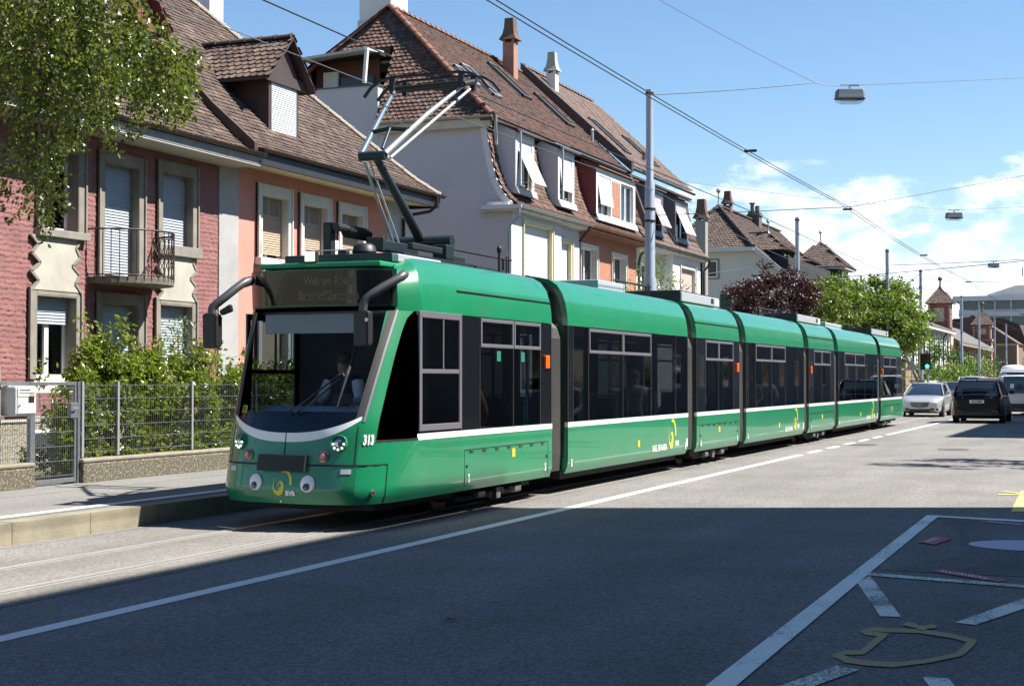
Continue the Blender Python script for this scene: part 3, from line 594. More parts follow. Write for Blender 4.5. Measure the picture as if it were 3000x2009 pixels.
swirl(S1, lambda u, v: nose_pt(.035 + u, .53 + v, .006), .225); text_obj('lettering', 'BVB', wht, S1, lambda u, v: nose_pt(.07 + u, .395 + v, .006), .068, 1.05, .004)
MB().add([nose_pt(-.03, .265 + .045, .005), nose_pt(.0, .31, .005), nose_pt(.005, .345, .005)], [(0, 1, 2)]).build('jack_mark', wht, S1, recalc=False)
disc(S1, 'tow_eye', 1.12, .43, [(.03, -.01), (.03, .02), (.015, .022), (.012, .0), (.0, .0)], mat('dull_steel', (.3, .3, .3), .4, .8), n=12)
st = patch(-.79, -.69, 1.29, 1.37, -.018, 2, 2, thick=.004).build('number_sticker', mat('sticker_pale_yellow', (.75, .65, .06), .5), S1)
text_obj('lettering', '03', blackm, st, lambda u, v: nose_pt(-.78 + u, 1.305 + v, -.0165), .075, .9, .003)
# wiper
def wp(s_, z_, o=.03): return nose_pt(s_, z_, o)
wip = MB(); wip.tube([wp(-.02, 1.30), wp(.2, 1.42, .05), wp(.52, 1.70, .05)], .011, 6).tube([wp(.08, 1.29), wp(.3, 1.42, .05), wp(.56, 1.68, .05)], .011, 6); wip.tube([wp(.52, 1.70, .05), wp(.58, 1.73, .045), wp(.60, 1.70, .03)], .013, 6)
wip.tube([wp(.67, 2.1, .014), wp(.62, 1.72, .022), wp(.585, 1.36, .014)], [.012, .026, .008], 6); wip.build('wiper', blackm, S1)
# mirrors
def mirror(pts, body, par, sm=None):
    pv_ = [Vector(p) for p in pts]; sp_ = [pv_[0]]
    for i in range(len(pv_) - 1):
        q0, q1, q2, q3 = pv_[max(i - 1, 0)], pv_[i], pv_[i + 1], pv_[min(i + 2, len(pv_) - 1)]
        sp_ += [.5 * (2 * q1 + (q2 - q0) * t + (2 * q0 - 5 * q1 + 4 * q2 - q3) * t * t + (3 * q1 - q0 - 3 * q2 + q3) * t ** 3) for t in (.25, .5, .75, 1)]
    arm = MB().tube(sp_, [.058] * 4 + [.05] * (len(sp_) - 4), 10)
    o = arm.build('mirror_arm', grip, par, smooth=60); x, y, z0, z1 = body
    m_ = MB().hexa([(x - .10, y - .06, z0), (x + .10, y - .06, z0), (x + .09, y + .07, z0 + .01), (x - .09, y + .07, z0 + .01), (x - .10, y - .07, z1), (x + .10, y - .07, z1), (x + .09, y + .08, z1 - .01), (x - .09, y + .08, z1 - .01)])
    h = m_.build('mirror_housing', blackm, o, bevel=.03); MB().box(x - .08, x + .08, y + .08, y + .085, z0 + .04, z1 - .04).build('mirror_glass', mat('mirror_glass', (.6, .6, .6), .03, 1), o)
    return o
m1 = mirror([(TX + 1.06, 15.62, 2.86), (TX + 1.05, 15.5, 2.81), (TX + .88, 15.3, 2.66), (TX + .77, 15.22, 2.55), (TX + .75, 15.2, 2.43)], (TX + .755, 15.2, 2.03, 2.44), S1)
MB().lathe([(.022, 0), (.02, .004), (0, .005)], (TX + .835, 15.125, 2.33), 12, 'y').build('mirror_dot', wht, m1)
m2 = mirror([(TX - .9, 15.52, 2.83), (TX - .92, 15.35, 2.78), (TX - 1.02, 15.15, 2.62), (TX - 1.125, 15.06, 2.5), (TX - 1.13, 15.05, 2.42)], (TX - 1.13, 15.05, 2.02, 2.43), S1)
MB().hexa([(TX - 1.03, 15.06, 2.40), (TX - .9, 15.1, 2.45), (TX - .9, 15.16, 2.45), (TX - 1.03, 15.12, 2.40), (TX - 1.04, 15.04, 2.46), (TX - .91, 15.07, 2.54), (TX - .91, 15.14, 2.54), (TX - 1.04, 15.1, 2.46)]).build('small_mirror', blackm, m2, bevel=.02)
# cab interior
dash = MB().hexa([(TX - .8, 15.0, .5), (TX + .8, 15.0, .5), (TX + .8, 15.75, .5), (TX - .8, 15.75, .5), (TX - .72, 15.2, 1.27), (TX + .72, 15.2, 1.27), (TX + .72, 15.7, 1.36), (TX - .72, 15.7, 1.36)]).build('dashboard', mat('dash_grey', (.42, .46, .52), .6), S1, bevel=.03)
B('sun_blind', mat('blind_grey', (.42, .43, .42), .7), S1, TX - .7, TX + .62, 15.52, 15.54, 2.2, 2.42)
B('driver_desk_display', blackm, S1, TX + .2, TX + .45, 15.5, 15.53, 1.38, 1.5)
MB().tube([(TX - .3, 16.9, 1.75), (TX + .75, 16.9, 1.75)], .015, 6).build('bulkhead_rail', silver, S1)
ds = MB().box(TX - .22, TX + .26, 16.0, 16.45, .85, .95); ds.hexa([(TX - .2, 16.42, .95), (TX + .24, 16.42, .95), (TX + .24, 16.52, .95), (TX - .2, 16.52, .95), (TX - .18, 16.55, 1.65), (TX + .22, 16.55, 1.65), (TX + .22, 16.64, 1.65), (TX - .18, 16.64, 1.65)]); ds.box(TX - .04, TX + .08, 16.15, 16.3, .38, .85); ds.build('driver_seat', mat('driver_seat', (.03, .03, .035), .8), S1, bevel=.03)
# ---- rear section (tail shape mirrors the nose, ends at y = 57)
def tail():
    y0 = 50.85; ye = 57.0; s = MB(); mir = lambda p: Vector((p.x, ye + 14.63 - p.y, p.z)); SE = SEND + (ye - y0 - CP[-1][1])
    def take(m_): s.add([mir(Vector(p)) for p in m_.v], m_.f)
    for sg in (1, -1):
        take(patch(0, sg * .9, .30, lambda q: zb_bot(q), 0, 10, 6)); take(patch(sg * .9, sg * SE, .30, .972, 0, 20, 6)); take(patch(sg * .90, lambda z, g=sg: g * s_sw(z), .972, 2.45, 0, 6, 8))
        rings = [(0, 2.45), (.012, 2.62), (.04, 2.78), (.09, 2.925), (.17, 3.04), (.29, 3.12), (.5, 3.16), (.8, 3.175)]; ss = np.concatenate([np.linspace(0.0, 2.2, 22), np.linspace(2.4, SE, 5)]); rows = []
        for i, z in rings: rows.append([mir(Vector((nose_pt(sg * q, min(z, 2.95), -i).x, nose_pt(sg * q, min(z, 2.95), -i).y, z))) for q in ss])
        s.sheet(rows); s.sheet([rows[-1], [Vector((TX, p.y, 3.18)) for p in rows[-1]]])
    o = s.build('body_section', green, tram, smooth=40)
    for sx in (1, -1):
        pane(o, 50.85, 51.4, m=black_p, name='black_panel', sides=(sx,)); pane(o, 51.4, 52.9, sides=(sx,)); pane(o, 52.9, 54.4, sides=(sx,)); pane(o, 54.4, 55.8, m=black_p, name='black_panel', sides=(sx,)); mull(o, [51.4, 52.9, 54.4], sides=(sx,))
        frame(o, 51.41, 52.89, 2.06, 2.42, sides=(sx,)); frame(o, 52.91, 54.39, 2.06, 2.42, sides=(sx,))
        MB().box(min(TX + sx * (HW - .05), TX + sx * (HW + .003)), max(TX + sx * (HW - .05), TX + sx * (HW + .003)), 50.85, 55.85, .972, 1.043).build('white_stripe', white_s, o)
        g = patch(lambda z, g=sx: g * s_sw(z), sx * (SEND + .0), 1.0, 2.45, -.006, 8, 8, thick=.012); g.v = [tuple(mir(Vector(p))) for p in g.v]; g.build('cab_side_glass', black_p, o)
    g = patch(-.93, .93, 1.1, 2.46, -.004, 10, 8, thick=.012); g.v = [tuple(mir(Vector(p))) for p in g.v]; g.build('windscreen', black_p, o)
    lamp_side(o, 51.15); hatch(o, 51.2, 55.2); stickers(o, 53.3, .68); roofseam(o, 50.85, 55.9); ends(o, 50.85, 55.0); floor_in(o, 50.9, 55.6); bogie(o, 53.0); B('underframe', under_m, o, TX - .9, TX + .9, 51, 56, .2, .33)
    for f_ in (51.6, 52.5, 53.4):
        for x in (.78, -.78): seat(o, TX + x, f_, 1)
    return o
S7 = tail()
# ---- roof equipment
def rbox(par, name, m, x0, x1, y0, y1, z0, z1, bev=.015): return MB().box(TX + x0, TX + x1, y0, y1, z0, z1).build(name, m, par, bevel=bev)
ac = rbox(S1, 'cab_roof_unit', dmetal, -.72, .72, 15.98, 16.55, 3.02, 3.15); rbox(ac, 'unit_cover', lmetal, .66, .80, 15.99, 17.2, 3.04, 3.135); rbox(ac, 'unit_lid', mat('tram_green_flat', (.01, .24, .1), .45), -.80, .80, 15.52, 15.97, 2.96, 3.02)
sp = rbox(S1, 'work_light', blackm, -.17, -.02, 15.50, 15.58, 3.02, 3.16); MB().box(TX - .155, TX - .035, 15.485, 15.5, 3.035, 3.145).build('work_light_lens', mat('lamp_lens', (.85, .87, .85), .15, emit=(1, 1, .96), estr=1.2), sp)
MB().lathe([(.13, 0), (.15, .03), (.13, .1), (.09, .13), (0, .135)], (TX + .22, 16.25, 3.16), 18).build('antenna_dome', blackm, ac, smooth=40); rbox(ac, 'antenna', blackm, -.12, .0, 16.2, 16.3, 3.15, 3.22)
MB().tube([(TX - .6, 16.3, 3.15), (TX - .6, 16.3, 3.23), (TX + .15, 16.3, 3.23), (TX + .15, 16.3, 3.15)], .008, 6).build('roof_rail', lmetal, ac)
# pantograph
pan = rbox(S1, 'pantograph', dmetal, -.55, .5, 16.75, 18.9, 3.17, 3.22)
def pt_(nm, m, *tubes):
    m_ = MB()
    for pts, r_ in tubes: m_.tube([(TX + x, y, z) for x, y, z in pts], r_, 10)
    return m_.build(nm, m, pan, smooth=40)
rbox(pan, 'insulator_frame', blackm, -.6, -.48, 16.7, 16.82, 3.2, 3.62); rbox(pan, 'insulator_frame', blackm, .42, .5, 17.0, 17.9, 3.28, 3.36)
m_ = MB(); m_.tube([(TX - .42, 16.72, 3.56), (TX - .42, 16.98, 3.56)], .05, 10)
for k in range(10): m_.lathe([(.06, k * .06), (.085, k * .06 + .02), (.06, k * .06 + .045)], (TX - .42, 16.98, 3.53), 12, 'y')
m_.build('spring', blackm, pan)
rbox(pan, 'drive_unit', dmetal, -.12, .1, 17.0, 18.0, 3.28, 3.41); rbox(pan, 'drive_cap', blackm, -.13, .11, 16.96, 17.02, 3.26, 3.44); rbox(pan, 'base_bracket', dmetal, .3, .5, 18.0, 18.25, 3.2, 3.42)
pt_('pivot_drum', dmetal, ([(-.42, 18.3, 3.48), (.45, 18.3, 3.48)], .085)); pt_('lower_arm', dmetal, ([(0, 18.3, 3.50), (0, 17.0, 4.42)], [.07, .05]))
pt_('control_rod', lmetal, ([(-.14, 17.75, 3.42), (-.1, 16.86, 4.36)], .02), ([(-.08, 17.8, 3.42), (-.04, 16.9, 4.36)], .012))
pt_('knee_bar', dmetal, ([(-.20, 16.93, 4.45), (.16, 16.93, 4.45)], .06))
pt_('upper_arm', mat('arm_steel', (.3, .36, .4), .3, .8), ([(-.19, 16.93, 4.47), (-.34, 17.75, 5.08), (-.50, 18.5, 5.58)], [.04, .034, .026])); pt_('upper_arm', mat('arm_steel_bright', (.42, .43, .44), .45, .5), ([(.15, 16.93, 4.47), (.34, 17.75, 5.08), (.52, 18.55, 5.60)], [.038, .032, .022]))
pt_('stay_rod', lmetal, ([(.18, 17.02, 4.43), (.56, 18.62, 5.54)], .02)); pt_('brace', dmetal, ([(-.28, 17.4, 4.83), (-.02, 17.38, 4.86), (.27, 17.4, 4.83)], .03), ([(.0, 17.36, 4.86), (.05, 17.05, 4.55)], .02)); pt_('brace_wire', silver, ([(-.39, 17.95, 5.23), (.27, 17.4, 4.83)], .006), ([(.38, 17.9, 5.2), (-.28, 17.4, 4.83)], .006))
hd = pt_('collector_frame', blackm, ([(-.52, 18.5, 5.60), (.54, 18.5, 5.62)], .03), ([(-.52, 18.72, 5.62), (.54, 18.72, 5.64)], .03), ([(-.52, 18.44, 5.56), (-.52, 18.8, 5.66)], .035), ([(.54, 18.44, 5.58), (.54, 18.82, 5.68)], .04))
for yy, dz in ((18.42, 0), (18.82, .02)):
    m_ = MB(); pts = [(-.92, yy, 5.50 + dz), (-.82, yy, 5.62 + dz), (-.68, yy, 5.71 + dz), (-.5, yy, 5.745 + dz), (.5, yy, 5.745 + dz), (.68, yy, 5.71 + dz), (.82, yy, 5.62 + dz), (.92, yy, 5.50 + dz)]
    for a, b_ in zip(pts, pts[1:]): m_.bar((TX + a[0], a[1], a[2]), (TX + b_[0], b_[1], b_[2]), .045, .03)
    m_.build('contact_strip', blackm, hd)
for x in (-.5, .52):
    m_ = MB()
    for yy in (18.42, 18.82): m_.box(TX + x - .03, TX + x + .03, yy - .03, yy + .03, 5.55, 5.74)
    m_.build('strip_holder', blackm, hd)
# other roof gear
def rod(par, y0, y1):
    r0 = MB().tube([(TX + .35, y0, 3.40), (TX + .35, y1, 3.40)], .018, 8).build('busbar', blackm, par); m_ = MB()
    for yy in (y0 + .15, y1 - .3): m_.tube([(TX + .35, yy, 3.16), (TX + .35, yy, 3.4)], .02, 6)
    m_.box(TX + .33, TX + .37, y0 + .1, y0 + .6, 3.16, 3.3); m_.build('busbar_support', blackm, r0)
    c_ = MB()
    for yy in (y1 - .2, y1 - .12): c_.tube([(TX + .36, yy, 3.44), (TX + .36, yy, 3.2)], .012, 6)
    c_.build('chain', blackm, r0)
rod(S1, 18.3, 20.6); rod(S2, 25.4, 27.6); rod(S4, 36.5, 38.4); rod(S3, 30.2, 31.2); rod(S5, 41.4, 42.3); rod(S6, 47.5, 50.0)
for sec, y0, y1 in ((S2, 24.1, 25.5), (S6, 44.6, 47.2)): u = rbox(sec, 'roof_unit', mat('roof_grey', (.35, .38, .42), .55), -.75, .5, y0, y1, 3.17, 3.33); rbox(u, 'unit_end', pwhite, -.74, .51, y1, y1 + .02, 3.17, 3.325, 0)
for sec, y0, y1 in ((S3, 28.0, 30.6), (S5, 38.9, 41.8), (S7, 51.0, 54.6)):
    u = rbox(sec, 'roof_unit', dmetal, -.7, .80, y0, y1, 3.14, 3.36); rbox(u, 'unit_side', lmetal, .80, .84, y0 + .02, y1 - .02, 3.15, 3.33); rbox(u, 'unit_end', pwhite, -.3, .78, y1 + .05, y1 + .5, 3.17, 3.34); rbox(u, 'unit_slot', blackm, .84, .845, y1 - .4, y1 - .2, 3.2, 3.3, 0)
u = rbox(S1, 'roof_unit', dmetal, -.7, .5, 19.0, 20.0, 3.17, 3.21); MB().tube([(TX + .62, 19.5, 3.15), (TX + .62, 19.5, 3.42)], .018, 8).lathe([(.03, 0), (.035, .06), (.02, .09)], (TX + .62, 19.5, 3.42), 8).build('roof_antenna', blackm, S1)
# ================================================================== roof tiles
_th, _ph = R(22.0475), R(1.3526)
_rt = np.array([math.cos(_th), math.sin(_th), 0]); _f0 = np.array([-math.sin(_th), math.cos(_th), 0]); _fw = _f0 * math.cos(_ph) + np.array([0, 0, math.sin(_ph)])
def in_view(P):      # which points the photograph could see (used only to choose which pieces become objects of their own)
    v = P - np.array([0, 0, 1.67]); z = v @ _fw; x = (v @ _rt) / np.maximum(z, .01); y = v[:, 2] / np.maximum(z, .01)
    return (z > 1) & (np.abs(x) < .335) & (y < .25), z
def tile_shape(w, e, style):
    if style == 'beaver':
        arc = [(-.47, .10), (-.36, -.04), (-.18, -.12), (0, -.145), (.18, -.12), (.36, -.04), (.47, .10)]; top = [(.47, 1.25), (-.47, 1.25)]; k = len(arc)
        pts = [(u * w, v * e) for u, v in arc + top]; nn = [.036] * k + [.012] * 2; V = [(u, v, n_) for (u, v), n_ in zip(pts, nn)] + [(u * w, v * e, .016) for u, v in arc]
        F4 = [(i, i + 1, 9 + i + 1, 9 + i) for i in range(k - 1)] + [(0, 1, 2, 8), (2, 3, 4, 8), (4, 5, 6, 7), (4, 7, 8, 8)]
        tris = [(4, 7, 8)]; quads = [f for f in F4 if len(set(f)) == 4]
        return np.array(V), np.array(quads), np.array(tris)
    # interlocking pan tile: raised roll on one side
    us = [-.5, -.32, -.2, .1, .3, .5]; hs = [.055, .06, .028, .02, .024, .05]
    V = [(u * w, -.08 * e, h + .014) for u, h in zip(us, hs)] + [(u * w, 1.12 * e, h * .8) for u, h in zip(us, hs)] + [(u * w, -.08 * e, h - .012) for u, h in zip(us, hs)]; n_ = 6
    quads = [(i, i + 1, n_ + i + 1, n_ + i) for i in range(5)] + [(2 * n_ + i, 2 * n_ + i + 1, i + 1, i) for i in range(5)]
    return np.array(V), np.array(quads), None
def tiles(par, m, O, U, I, prof, ulen, inside, w=.18, e=.155, nobj=300, style='beaver', seed=1, jit=1.):
    """tiles a roof slope: O eave corner, U along the eave, I horizontal inward direction, prof [(inward, height)] from the eave up"""
    rg = np.random.default_rng(seed); O = np.array(O, float); U = np.array(U, float); I = np.array(I, float); prof = np.array(prof, float)
    seg = np.hypot(*np.diff(prof, axis=0).T); cs = np.concatenate([[0], np.cumsum(seg)]); rows = int(cs[-1] / e); cols = int(ulen / w) + 2; P = []; T_ = []
    for j in range(rows):
        v = j * e + .02; h = np.interp(v, cs, prof[:, 0]); z = np.interp(v, cs, prof[:, 1]); k = min(max(np.searchsorted(cs, v + e * .4) - 1, 0), len(seg) - 1); d = (prof[k + 1] - prof[k]) / seg[k]
        for i in range(cols):
            u = (i + .5 * (j % 2 if style == 'beaver' else 0)) * w
            if u < .0 or u > ulen or not inside(u, h): continue
            P.append(O + U * u + I * h + np.array([0, 0, z])); T_.append(I * d[0] + np.array([0, 0, d[1]]))
    P = np.array(P); T_ = np.array(T_); N_ = np.cross(U, T_); N_ *= np.sign(N_[:, 2:3]); V0, Q, TR = tile_shape(w, e, style)
    P = P + N_ * rg.normal(0, .003 * jit, (len(P), 1)); tw = rg.normal(0, .018 * jit, len(P)); Uj = U[None] + T_ * tw[:, None]; Tj = T_ - U[None] * tw[:, None]
    ok, z = in_view(P); order = np.argsort(np.where(ok, z, 1e6)); pick = order[:nobj]; pick = pick[ok[pick]]; rest = np.ones(len(P), bool); rest[pick] = False
    base = npmesh('tile', V0, Q, TR); base.materials.append(m)
    for i in pick:
        o = bpy.data.objects.new('tile', base); COL.objects.link(o); o.parent = par; o.matrix_parent_inverse = world(par).inverted()
        M_ = Matrix.Identity(4)
        for a, vec in enumerate((Uj[i], Tj[i], N_[i], P[i])):
            for b_ in range(3): M_[b_][a] = float(vec[b_])
        o.matrix_basis = M_
    Pr, Ur, Tr, Nr = P[rest], Uj[rest], Tj[rest], N_[rest]; n = len(Pr); k = len(V0)
    if n:
        VV = Pr[:, None] + V0[None, :, 0:1] * Ur[:, None] + V0[None, :, 1:2] * Tr[:, None] + V0[None, :, 2:3] * Nr[:, None]; off = (np.arange(n) * k)[:, None, None]
        me = npmesh('tiles', VV.reshape(-1, 3), (Q[None] + off).reshape(-1, 4), None if TR is None else (TR[None] + off).reshape(-1, 3)); finish(me, 'tile_field', m, par, kind='stuff', recalc=False)
def caps(par, m, a, b_, r_=.11, L=.36, name='ridge_tile'):
    a, b_ = Vector(a), Vector(b_); d = b_ - a; n = max(1, int(d.length / L)); d.normalize(); s = MB(); k = 8; rows = []
    for t, rr in ((0, 1.12), (.12, 1.12), (.13, 1.0), (1.03, .94)): rows.append([(math.cos(math.pi * q / k) * r_ * rr, t * L, math.sin(math.pi * q / k) * r_ * rr) for q in range(k + 1)])
    s.sheet(rows); s.add(rows[0], [tuple(range(k + 1))]); o = s.build(name, m, None, smooth=50)
    x = d.cross(Vector((0, 0, 1))).normalized(); zz = x.cross(d)
    for i in range(n):
        p = a + d * (i * (b_ - a).length / n); M_ = Matrix.Identity(4)
        for c_, vec in enumerate((x, d, zz, p)):
            for q in range(3): M_[q][c_] = vec[q]
        inst(o, par, M_, name)
    bpy.data.objects.remove(o)
tile_m = mat('tile_brown', (.088, .056, .043), .85, island=.42, col2=(.135, .102, .074), c2scale=2.6, c2range=(.5, .66), var=.3, vscale=14)
tile_r = mat('tile_red', (.112, .058, .042), .85, island=.4, col2=(.085, .06, .046), c2scale=1.2, c2range=(.48, .66), var=.25, vscale=10)
tile_n = mat('tile_new', (.17, .115, .095), .8, island=.12, var=.12, vscale=5); tile_d = mat('tile_dark', (.08, .055, .044), .85, island=.35, var=.3, vscale=9)
cap_m = mat('cap_mortar', (.30, .255, .215), .9, var=.3, vscale=9, island=.15); cap_r = mat('cap_red', (.19, .085, .055), .85, var=.25, vscale=8, island=.2)
deck_m = mat('roof_deck', (.03, .022, .018), .95)
copper = mat('copper_brown', (.055, .035, .03), .5, .4, var=.3); zinc = mat('zinc', (.4, .42, .44), .4, .6, var=.15); zincd = mat('zinc_dark', (.10, .10, .10), .5, .3)
# ================================================================== walls with openings
def wallx(x, y0, y1, z0, z1, ops, depth=.2, n=1):
    """facade in the plane x (facing +X) with rectangular openings and their reveals"""
    s = MB(); ys = sorted({y0, y1, *[v for o in ops for v in o[:2]]}); zs = sorted({z0, z1, *[v for o in ops for v in o[2:4]]}); ys = [v for v in ys if y0 <= v <= y1]; zs = [v for v in zs if z0 <= v <= z1]
    for a, b_ in zip(ys, ys[1:]):
        for c, d in zip(zs, zs[1:]):
            my, mz = (a + b_) / 2, (c + d) / 2
            if any(o[0] < my < o[1] and o[2] < mz < o[3] for o in ops): continue
            s.add([(x, a, c), (x, b_, c), (x, b_, d), (x, a, d)], [(0, 1, 2, 3)])
    for a, b_, c, d in ops:
        for q in (((a, c), (b_, c)), ((b_, c), (b_, d)), ((b_, d), (a, d)), ((a, d), (a, c))): s.add([(x, *q[0]), (x, *q[1]), (x - depth, *q[1]), (x - depth, *q[0])], [(0, 1, 2, 3)])
    return s
room_m = mat('dark_room', (.02, .022, .025), .9); pvc = mat('white_window_frame', (.78, .78, .77), .4); wing = glass('house_glass', (.5, .53, .55), 1.52); curt = mat('curtain_or_sky', (.5, .52, .55), .9, stretch=(1, 14, .3), var=.25, vscale=2)
def window(par, x, y0, y1, z0, z1, parts=2, m=None, curtain_or_sky=False, fw=.055):
    m = m or pvc; w = MB(); 
    for a in ((y0, y1, z1 - fw, z1), (y0, y1, z0, z0 + fw), (y0, y0 + fw, z0 + fw, z1 - fw), (y1 - fw, y1, z0 + fw, z1 - fw)): w.box(x - .06, x, *a)
    for k in range(1, parts): yy = y0 + (y1 - y0) * k / parts; w.box(x - .055, x + .012, yy - fw * .8, yy + fw * .8, z0 + fw, z1 - fw)
    o = w.build('window', m, par, bevel=.006); B('pane', wing, o, x - .04, x - .032, y0 + fw, y1 - fw, z0 + fw, z1 - fw)
    if curtain_or_sky: B('curtain_or_sky', curt, o, x - .13, x - .12, y0 + .03, y1 - .03, z0 + .03, z1 - .02)
    return o
def shutter(par, x, y0, y1, z0, z1, m, pitch=.055, single=True, tilt=0.):
    hold = MB().box(x - .03, x + .01, y0, y0 + .02, z0, z1).box(x - .03, x + .01, y1 - .02, y1, z0, z1).build('roller_shutter', zinc, par); n = int((z1 - z0) / pitch); base = None; s = MB()
    for k in range(n):
        a = z1 - (k + 1) * pitch; 
        if single:
            if base is None:
                q = MB(); q.hexa([(-.012, y0 + .02, 0), (.014, y0 + .02, 0), (.014, y1 - .02, 0), (-.012, y1 - .02, 0), (-.012, y0 + .02, pitch), (-.004, y0 + .02, pitch), (-.004, y1 - .02, pitch), (-.012, y1 - .02, pitch)]); base = q.build('slat', m, None)
            inst(base, hold, Matrix.Translation((x, 0, a)), 'slat')
        else: s.hexa([(x - .012, y0 + .02, a), (x + .006, y0 + .02, a), (x + .006, y1 - .02, a), (x - .012, y1 - .02, a), (x - .012, y0 + .02, a + pitch), (x - .004, y0 + .02, a + pitch), (x - .004, y1 - .02, a + pitch), (x - .012, y1 - .02, a + pitch)])
    if base: bpy.data.objects.remove(base)
    else: s.build('slats', m, hold, kind='stuff')
    return hold
def surround(par, x, y0, y1, z0, z1, o, m, wl=.16, wt=.2, proud=.05, sill=None, name='window_surround'):
    s = MB(); a, b_, c, d = o; s.box(x + .002, x + proud, y0, a, z0, z1).box(x + .002, x + proud, b_, y1, z0, z1).box(x + .002, x + proud, a, b_, d, z1); q = s.build(name, m, par, bevel=.012)
    for u in (y0, y1 - .05): MB().box(x + .003, x + proud + .035, u, u + .05, z0 + .01, z1 + .002).build('outer_moulding', m, q, bevel=.01)
    for u0, u1, v0, v1, nm in ((a, a + .012, c, d, 'reveal'), (b_ - .012, b_, c, d, 'reveal'), (a + .012, b_ - .012, d - .012, d, 'reveal')): MB().box(x - .215, x + proud - .004, u0, u1, v0, v1).build(nm, m, q, recalc=False)
    if sill: MB().box(x + .003, x + proud + .09, y0 - .02, y1 + .02, sill, c).build('sill', m, q, bevel=.012)
    return q
FX = -17.8
stone = mat('grey_concrete_trim', (.225, .205, .172), .85, var=.22, vscale=3, bump=.2, bscale=50); plaster_l = mat('cream_plaster', (.40, .38, .32), .85, var=.22, vscale=1.3, bump=.15, bscale=40)
shut_g = mat('shutter_grey', (.33, .37, .41), .5, island=.03); shut_w = mat('shutter_white', (.56, .57, .58), .5); shut_t = mat('shutter_tan', (.40, .31, .215), .6, island=.06)
# ------------------------------------------------------------------ red stucco house
HA = thing('terraced_house', 'dusky red rough-stucco house with iron balcony and grey window surrounds', 'house', (FX, 23, 0))
opsA = {'W1u': (21.85, 22.78, 4.33, 5.78), 'Du': (23.53, 24.62, 3.60, 5.74), 'W3u': (25.38, 26.45, 4.34, 5.80), 'W1g': (21.64, 22.74, 1.68, 3.15), 'Dg': (23.49, 24.62, 1.0, 3.10), 'W3g': (25.32, 26.44, 1.68, 3.15)}
outA = {'W1u': (21.62, 22.99, 4.19, 6.0), 'Du': (23.34, 24.81, 3.58, 5.96), 'W3u': (25.2, 26.63, 4.13, 6.02), 'W1g': (21.43, 22.88, 1.5, 3.28), 'Dg': (23.31, 24.84, 1.0, 3.3), 'W3g': (25.14, 26.6, 1.5, 3.28)}
def stucco(y0, y1, z0, z1, st, skip):
    ys = np.arange(y0, y1 + st / 2, st); zs = np.arange(z0, z1 + st / 2, st); Y, Z_ = np.meshgrid(ys, zs)
    rg = np.random.default_rng(3); r0 = np.floor(Z_ / .092 + .5); wob = .006 * np.sin(Y * 6.1 + r0 * 2.4) + .006 * np.sin(Y * 14.7 + r0 * 5.1) + .006 * np.sin(Y * 27.3 + r0 * 1.9) + .010 * np.sin(Y * 2.3 + Z_ * 1.1)
    zz = (Z_ + wob) / .092; row = np.floor(zz).astype(int); fr = zz - row
    jit_r = rg.uniform(0, 1, 4000)[np.abs(row) % 4000]; yy = (Y + jit_r * .4 + .012 * np.sin(Z_ * 40 + row) + .02 * np.sin(Y * 9 + row * 2.2)) / .2; col = np.floor(yy).astype(int); fc = yy - col
    rnd = rg.uniform(0, 1, 9973)[(row * 131 + col * 17) % 9973]
    h = .018 * (1 - fr) ** .6 * np.clip(fr / .12, 0, 1) * (.5 + .8 * rnd) + .016 * np.clip(1 - np.minimum(fc, 1 - fc) / .08, 0, 1) * (rnd > .2) + .004 * rg.uniform(0, 1, Y.shape)
    V = np.stack([np.full(Y.shape, FX) + h - .006, Y, Z_], -1); ny, nz = len(ys), len(zs); idx = np.arange(ny * nz).reshape(nz, ny); q = np.stack([idx[:-1, :-1], idx[:-1, 1:], idx[1:, 1:], idx[1:, :-1]], -1)
    cy = (Y[:-1, :-1] + st / 2); cz = (Z_[:-1, :-1] + st / 2); keep = np.ones(cy.shape, bool)
    for a, b_, c, d in skip: keep &= ~((cy > a) & (cy < b_) & (cz > c) & (cz < d))
    return npmesh('stucco', V.reshape(-1, 3), q[keep])
redm = mat('red_stucco', (.235, .106, .10), .92, var=.2, vscale=2.2, bump=.25, bscale=120)
stu = finish(stucco(20.2, 27.42, 1.02, 6.35, .021, [(o[0] + .02, o[1] - .02, max(o[2], i[2] - .1), o[3] - .03) for o, i in zip(outA.values(), opsA.values())]), 'stucco_wall', redm, HA, smooth=60, recalc=False)
wallx(FX - .02, 14, 27.42, .2, 6.35, list(opsA.values()), .22).build('wall', redm, HA)
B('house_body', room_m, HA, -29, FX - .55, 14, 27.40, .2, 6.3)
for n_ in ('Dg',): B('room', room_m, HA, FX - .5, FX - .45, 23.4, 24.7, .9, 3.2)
pebble = mat('pebble_dash', (.30, .27, .21), .95, var=.45, vscale=28, bump=.9, bscale=45, col2=(.15, .13, .1), c2scale=22)
B('plinth', pebble, HA, FX - .1, FX + .07, 14, 27.42, .2, .92); B('plinth_cap', plaster_l, HA, FX - .1, FX + .09, 14, 27.42, .92, 1.02)
cw = MB().box(FX + .072, FX + .09, 21.5, 22.45, .3, .78).build('cellar_window', pvc, HA); B('cellar_recess', room_m, cw, FX + .05, FX + .094, 21.56, 22.4, .36, .72)
for k, (i, o) in zip(opsA, zip(opsA.values(), outA.values())): surround(HA, FX, o[0], o[1], max(o[2], i[2] - .02), o[3], i, stone, sill=o[2] if k in ('W1u', 'W3u') else None)
WR = FX - .2
